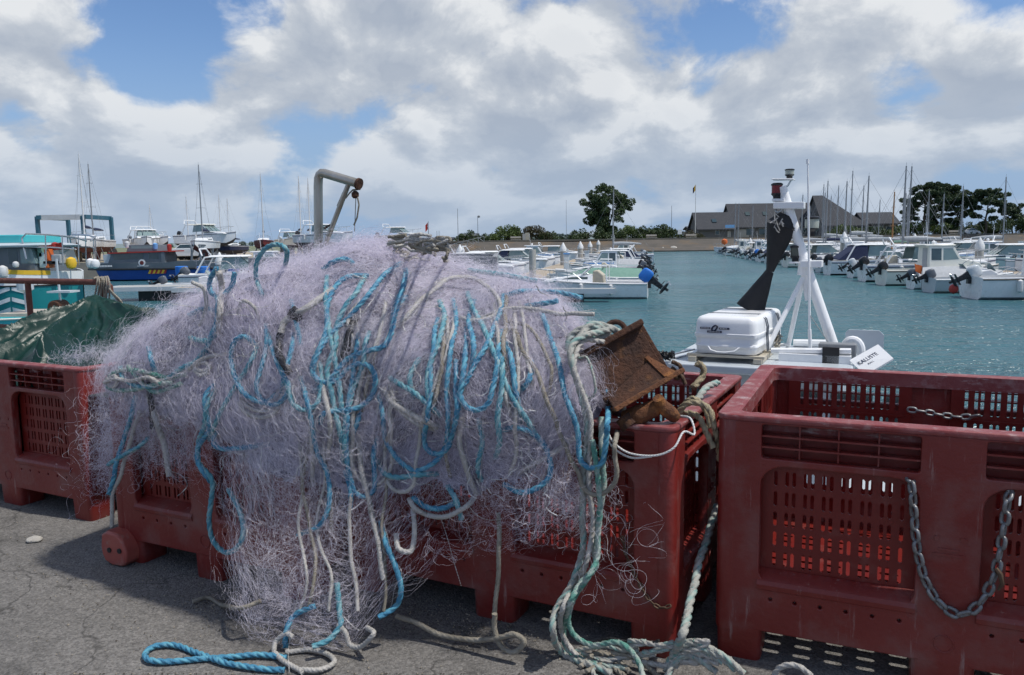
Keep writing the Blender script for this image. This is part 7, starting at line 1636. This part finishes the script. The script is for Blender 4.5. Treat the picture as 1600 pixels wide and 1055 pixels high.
# chevrons on the near side of the hull
m = MB()
def side_pt(px, py, off=.02):
    x = aty(px, py, TD - 1.5).x - hl.location.x; f = x / L_; X, b, hh, k = at_f(S, min(max(f, 0), 1)); z = aty(px, py, TD - 1.5).z - WZ
    zc = .10; yy = b * (.88 + .09 * min(1, max(0, (z - zc) / (hh * .55 - zc + .01))) + .03 * min(1, max(0, (z - hh * .55) / (hh * .45)))); return Vector((x, -yy - off, z))
for y0 in (447, 464, 480):
    for xa, xb, s in ((-2, 19, -1), (21.5, 42, 1)):
        ya, yb2 = (y0 + 8, y0) if s < 0 else (y0, y0 + 7); n = 6; V = []
        for k in range(n + 1):
            px = xa + (xb - xa) * k / n; py = ya + (yb2 - ya) * k / n; V += [side_pt(px, py), side_pt(px, py + 6.5)]
        m.add(V, [(2 * k, 2 * k + 2, 2 * k + 3, 2 * k + 1) for k in range(n)])
m.build('chevrons', mt['lettergrey'], hl, fix=False)
for px, w in ((5, .16), (32, .13)):
    m = MB()
    for k in range(3 if px < 20 else 2): c = side_pt(px - 3 + k * 4.2, 438, .02); m.box((c.x, c.y, c.z), (.055, .02, .11)); m.box((c.x, c.y - .002, c.z + .03), (.10, .02, .03))
    m.build('registration', mt['lettergrey'], hl)
# small turquoise boat in front of it
sd_ = 21.5; p0 = aty(4, 500, sd_); p1 = aty(200, 478, sd_)
t = empty('small_fishing_boat', (p0.x - 1.2, sd_, WZ), 0, 'small turquoise boat with a white deck and winch in front of the teal fishing boat', 'motorboat')
h, S2 = hull_mesh(p1.x - p0.x + 1.25, 1.9, .74, cock=(.04, .6), mats=('cyan', 'gel2', 'cyan'), parent=t, floor=.6, sheer=.22, full=.6); rub(S2, t, 'gel2', .0)
m = MB(); m.box((2.1, 0, .86), (1.1, 1.5, .08)); m.build('deck_board', mt['bench'], t); xw = aty(98, 480, sd_).x - t.location.x
m = MB(); m.lathe([(.16, -.25), (.2, -.2), (.2, .2), (.16, .25)], (xw - .1, 0, 1.0), (0, 1, 0), 14); m.build('net_hauler', mt['rust'], t, sm=True)
m = MB(); xq = aty(52, 470, sd_).x - t.location.x; m.tube([(xq, -.3, .7), (xq, -.3, 1.5)], .05, 8); m.lathe([(.03, 1.4), (.2, 1.5), (.2, 1.7), (.05, 1.8)], (xq, -.3, 0), n=10); m.build('lamp_post', mt['gel3'], t, sm=True)
m = MB(); xs = aty(100, 466, sd_).x - t.location.x; m.box((xs, 0, 1.42), (.62, .5, .05)); m.tube([(xs - .1, 0, .8), (xs - .12, 0, 2.3)], .035, 6); m.build('sorting_table', mt['gel3'], t)
# dark blue and grey workboat
WD = 62.0; bx = aty(140, 420, WD).x
wb = empty('pilot_workboat', (bx, WD, WZ), 0, 'dark grey and royal blue workboat with a red roof edge and yellow hazard stripes', 'workboat')
Lw = 11.0
def wx(px): return aty(px, 410, WD - 1.6).x - bx
def wz(py, px=200): return aty(px, py, WD - 1.6).z - WZ
S3 = []
m = MB(); rings = []
for f in np.linspace(0, 1, 14):
    b = 1.75 * (1 - (1 - f / .35) ** 2.2 * .97 if f < .35 else 1); x = Lw * f; k = -.4 if f > .25 else -.4 + 1.3 * ((.25 - f) / .25) ** 1.5; zs = wz(421) ; xo = .9 * (1 - min(1, f / .12))
    rings.append([(x, -b, zs), (x + xo * .6, -b * .93, max(.12, k + .05)), (x + xo, 0, k), (x + xo * .6, b * .93, max(.12, k + .05)), (x, b, zs)])
m.loft(rings); m.build('hull', mt['bluehull'], wb, sm=True, ang=45)
m = MB(); m.loft([[(x - .05, -b_, z0), (x - .08, -b_ - .03, z1), (x - .08, b_ + .03, z1), (x - .05, b_, z0)] for (x, nb, _), z0, z1, b_ in [((r[0][0], r[0][1], 0), wz(421) + .005, wz(411 if i < 9 else 409), -r[0][1]) for i, r in enumerate(rings)]]); m.build('bulwark', mt['greyhull'], wb, sm=True, ang=40)
m = MB()
for sg in (-1, 1): m.tube([(r[0][0] - .05, sg * (-r[0][1] + .04), wz(421)) for r in rings], .07, 6)
m.build('rub_strake', mt['black'], wb)
house(wb, [(wx(166), wz(411)), (wx(172), wz(395)), (wx(250), wz(393)), (wx(252), wz(412))], 1.35, 'greyhull', [([(wx(176), wz(406)), (wx(172.5), wz(397.5)), (wx(223), wz(396)), (wx(221), wz(405))], 'glass'), ([(wx(231), wz(405)), (wx(231), wz(396)), (wx(246), wz(396)), (wx(246), wz(406))], 'glass')], taper=.02, zref=1)
m = MB(); m.prism([(wx(160), wz(413)), (wx(158), wz(398)), (wx(170), wz(396)), (wx(174), wz(413))], -1.3, 1.3); m.build('front_screen', mt['gel3'], wb)
m = MB(); m.box(((wx(168) + wx(263)) / 2, 0, wz(394.5)), (wx(263) - wx(168), 2.95, .09), Matrix.Rotation(-.02, 3, 'Y')); m.build('roof_edge', mt['redpaint'], wb)
house(wb, [(wx(192), wz(394)), (wx(197), wz(383)), (wx(240), wz(383)), (wx(242), wz(394))], 1.0, 'greyhull', [([(wx(200), wz(389)), (wx(201), wz(385)), (wx(236), wz(385)), (wx(236), wz(389))], 'glass_pale')], taper=.02, zref=2, name='upper_house')
for px, py, mat in ((194, 383, 'fender'), (238, 386, 'skyblue'), (260, 388, 'redpaint')): m = MB(); m.lathe([(.05, -.25), (.16, -.2), (.18, .2), (.05, .28)], (wx(px), -.9, wz(py)), n=12); m.build('life_buoy', mt[mat], wb, sm=True)
m = MB(); m.box((wx(253.5), -1.3, wz(403)), (.25, .3, wz(394) - wz(412))); m.build('stern_post', mt['greyhull'], wb)
m = MB()
for pxx in (298, 312): m.tube([(wx(pxx - 2), -1.2, wz(411)), (wx(pxx), -1.2, wz(392)), (wx(pxx - 3), -1.1, wz(385)), (wx(pxx - 3), 1.1, wz(385)), (wx(pxx), 1.2, wz(392)), (wx(pxx - 2), 1.2, wz(411))], .09, 7)
m.build('stern_gantry', mt['greyhull'], wb)
m = MB(); hz = MB()
for k in range(8):
    x0 = wx(232) + k * .165; (m if k % 2 == 0 else hz).add([(x0, -1.80, wz(428)), (x0 + .165, -1.80, wz(428)), (x0 + .30, -1.80, wz(422)), (x0 + .135, -1.80, wz(422))], [(0, 1, 2, 3)])
m.build('hazard_stripes', mt['yellow'], wb); hz.build('hazard_stripes', mt['redpaint'], wb)
m = MB()
for k in range(8):      # the name on the bow, too small in the picture to spell out
    x = wx(158) + k * .115; m.box((x, -1.70 + .0, wz(415.5)), (.075, .03, .13)); 
m.build('name_marks', mt['lettergrey'], wb)
m = MB(); c = Vector((wx(224), -1.83, wz(411))); m.lathe([(.0, 0), (.26, .0), (.26, .03), (.0, .03)], c, (0, -1, 0), 18); m.build('crest', mt['lettergrey'], wb); m = MB(); m.lathe([(.15, .03), (.15, .045)], c, (0, -1, 0), 16); m.build('crest_centre', mt['redhull'], wb)
m = MB(); m.box((wx(225), -1.83, wz(416)), (.85, .03, .05)); m.build('crest_bar', mt['lettergrey'], wb)
for px in (284, 318): 
    p = aty(px, 425, 50); o = MB(); o.lathe([(.34, -.36), (.38, 0), (.38, .32), (.32, .36)], n=14); ob = o.build('blue_drum', mt['bluecover'], sm=True); ob.location = (p.x, 50, p.z); tag(ob, 'blue plastic drum on the boats left of the net heap, %s of two' % ('left' if px == 284 else 'right'), 'drum')
# boats to the left of the net
for px, d, k, lb in ((352, 47, 'hardtop', 'hardtop motorboat moored left of the net heap behind the white capped pile'), (405, 52, 'pilot', 'wheelhouse motorboat showing just over the left shoulder of the net heap'), (322, 42, 'open', 'open motorboat at the end of the left pontoon beside the net'), (450, 58, 'cuddy', 'small cabin motorboat showing over the net heap below the davit')):
    p = aty(px, 400, d); boat(k, Vector((p.x - 2.5, d, WZ)), .1, lb, 'motorboats left of the net heap')
# ------------------------------------------------------------------ boats and gear ashore in the yard
TOPS = {150: 250, 170: 264, 296: 310, 333: 265, 383: 312, 370: 308, 414: 278, 466: 281, 480: 284, 246: 322}
def ashore(kind, px, d, lb, heading, scale=1.0, colors=(), zup=1.55):
    if kind.startswith('yacht'): scale = aty(px, TOPS[px], d).z / (11.55 if 'navy' not in kind else 11.35)
    else: scale *= .86
    p = aty(px, 390, d); return boat(kind, Vector((p.x, p.y, zup * scale)), heading, lb, 'boats laid up ashore in the yard', scale, colors)
MAKERS['motor_ashore'] = lambda: shore_motor()
def shore_motor():
    t = proto_hardtop(6.8, 'gel', 'ob_black', 'gel', 20, None)
    for x in (1.2, 4.2):
        for sg in (-1, 1): m = MB(); m.tube([(x, sg * .95, -1.5), (x, sg * .75, .2)], .06, 5); m.box((x, sg * .5, -.9), (.35, .4, 1.2)); m.build('cradle_leg', mt['lamp'], t)
    return t
ashore('yacht_ashore', 150, 74, 'sailing boat ashore with a thick white mast, seen bow on beside the blue lift', -PI / 2 + .25, .95)
ashore('yacht_ashore', 170, 80, 'sailing boat ashore with the dark furled sail behind the one beside the lift', -PI / 2 + .1, .9, (('mast', 'mast_alu'),))
ashore('motor_ashore', 205, 80, 'white motorboat ashore, left of the pair above the dark workboat', -.5, .95)
ashore('motor_ashore', 226, 76, 'white motorboat ashore, right of the pair above the dark workboat', -1.1, .92)
ashore('motor_ashore', 252, 84, 'small motorboat ashore with a red lamp, above the stern of the dark workboat', -1.5, .8)
ashore('motor_ashore', 284, 74, 'large white cruiser ashore above the sandy slip', -.35, 1.05, (('hardtop', 'gel2'),))
ashore('yacht_ashore', 296, 82, 'sailing boat ashore behind the large white cruiser', -1.2, .8)
ashore('yacht_ashore', 333, 66, 'sailing boat ashore seen bow on with a grey mast and blue canopy', -PI / 2 + .1, .92, (('mast', 'mast_alu'),))
ashore('yacht_ashore_navy', 383, 76, 'navy hulled sailing boat ashore with white topsides', -1.9, .85)
ashore('yacht_ashore', 370, 84, 'sailing boat ashore just left of the navy hulled one', -1.9, .8)
ashore('yacht_ashore', 414, 74, 'dark red hulled sailing boat ashore with a tall white mast', -1.3, .86, (('hull', 'redhull'),))
ashore('motor_ashore', 440, 86, 'beige motorboat ashore left of the davit', -.8, .85, (('hull', 'gel2'),))
ashore('motor_ashore', 468, 74, 'white cruiser ashore immediately left of the davit', -.4, 1.0)
ashore('yacht_ashore', 466, 98, 'sailing boat ashore with a thin mast left of the davit, nearer the cruiser', -1.2, 1.0)
ashore('yacht_ashore', 480, 104, 'sailing boat ashore with a thin mast left of the davit, farther back', -1.2, 1.0)
ashore('yacht_ashore', 246, 108, 'sailing boat ashore far back with a faint thin mast', -1.4, .9)
ashore('motor_ashore', 592, 92, 'white boat ashore just visible through the haze of net right of the davit', -.4, 1.0)
# blue travel lift
ld = 88; lp = aty(98, 395, ld); tl = empty('boat_lift', (lp.x, ld, 0), 0, 'tall blue gantry boat lift with a pale crossbeam at the left', 'boat lift')
ztp = aty(98, 338, ld).z; hw_ = (aty(134, 380, ld).x - aty(63, 380, ld).x) / 2
for sg in (-1, 1):
    for dy in (0, 5):
        m = MB(); m.box((sg * hw_ + dy * .12, dy, ztp / 2 + .3), (.32, .42, ztp - .6)); m.build('leg', mt['liftblue'], tl); w = MB(); w.lathe([(.55, -.2), (.55, .2)], (sg * hw_ + dy * .12, dy, .55), (1, 0, 0), 14); w.build('wheel', mt['black'], tl)
    m = MB(); m.box((sg * hw_ + .3, 2.5, ztp - .1), (.5, 5.6, .45)); m.build('side_beam', mt['liftblue'], tl)
m = MB(); m.box((.1, 0, ztp - .12), (hw_ * 2 - .6, .4, .55)); m.build('crossbeam', mt['gel3'], tl)
m = MB(); m.box((hw_ - .2, -.4, 1.6), (1.0, .7, 1.4)); m.build('engine_box', mt['gel'], tl)
p = aty(112, 402, 72); t = empty('container', (p.x, 72, 0), 0, 'ochre box standing on the yard quay by the lift', 'box'); m = MB(); m.box((0, 0, .5), (1.4, 1, 1.0)); m.build('body', mt['gold'], t, bev=.02); m = MB(); m.box((0, 0, 1.03), (1.5, 1.1, .08)); m.build('lid', mt['gold'], t)
for px, d, lb in ((300, 72, 'dark car parked on the sandy yard'), (322, 74, 'second dark car parked on the yard near the slip')):
    p = aty(px, 395, d); car((p.x, d, .01), lb)
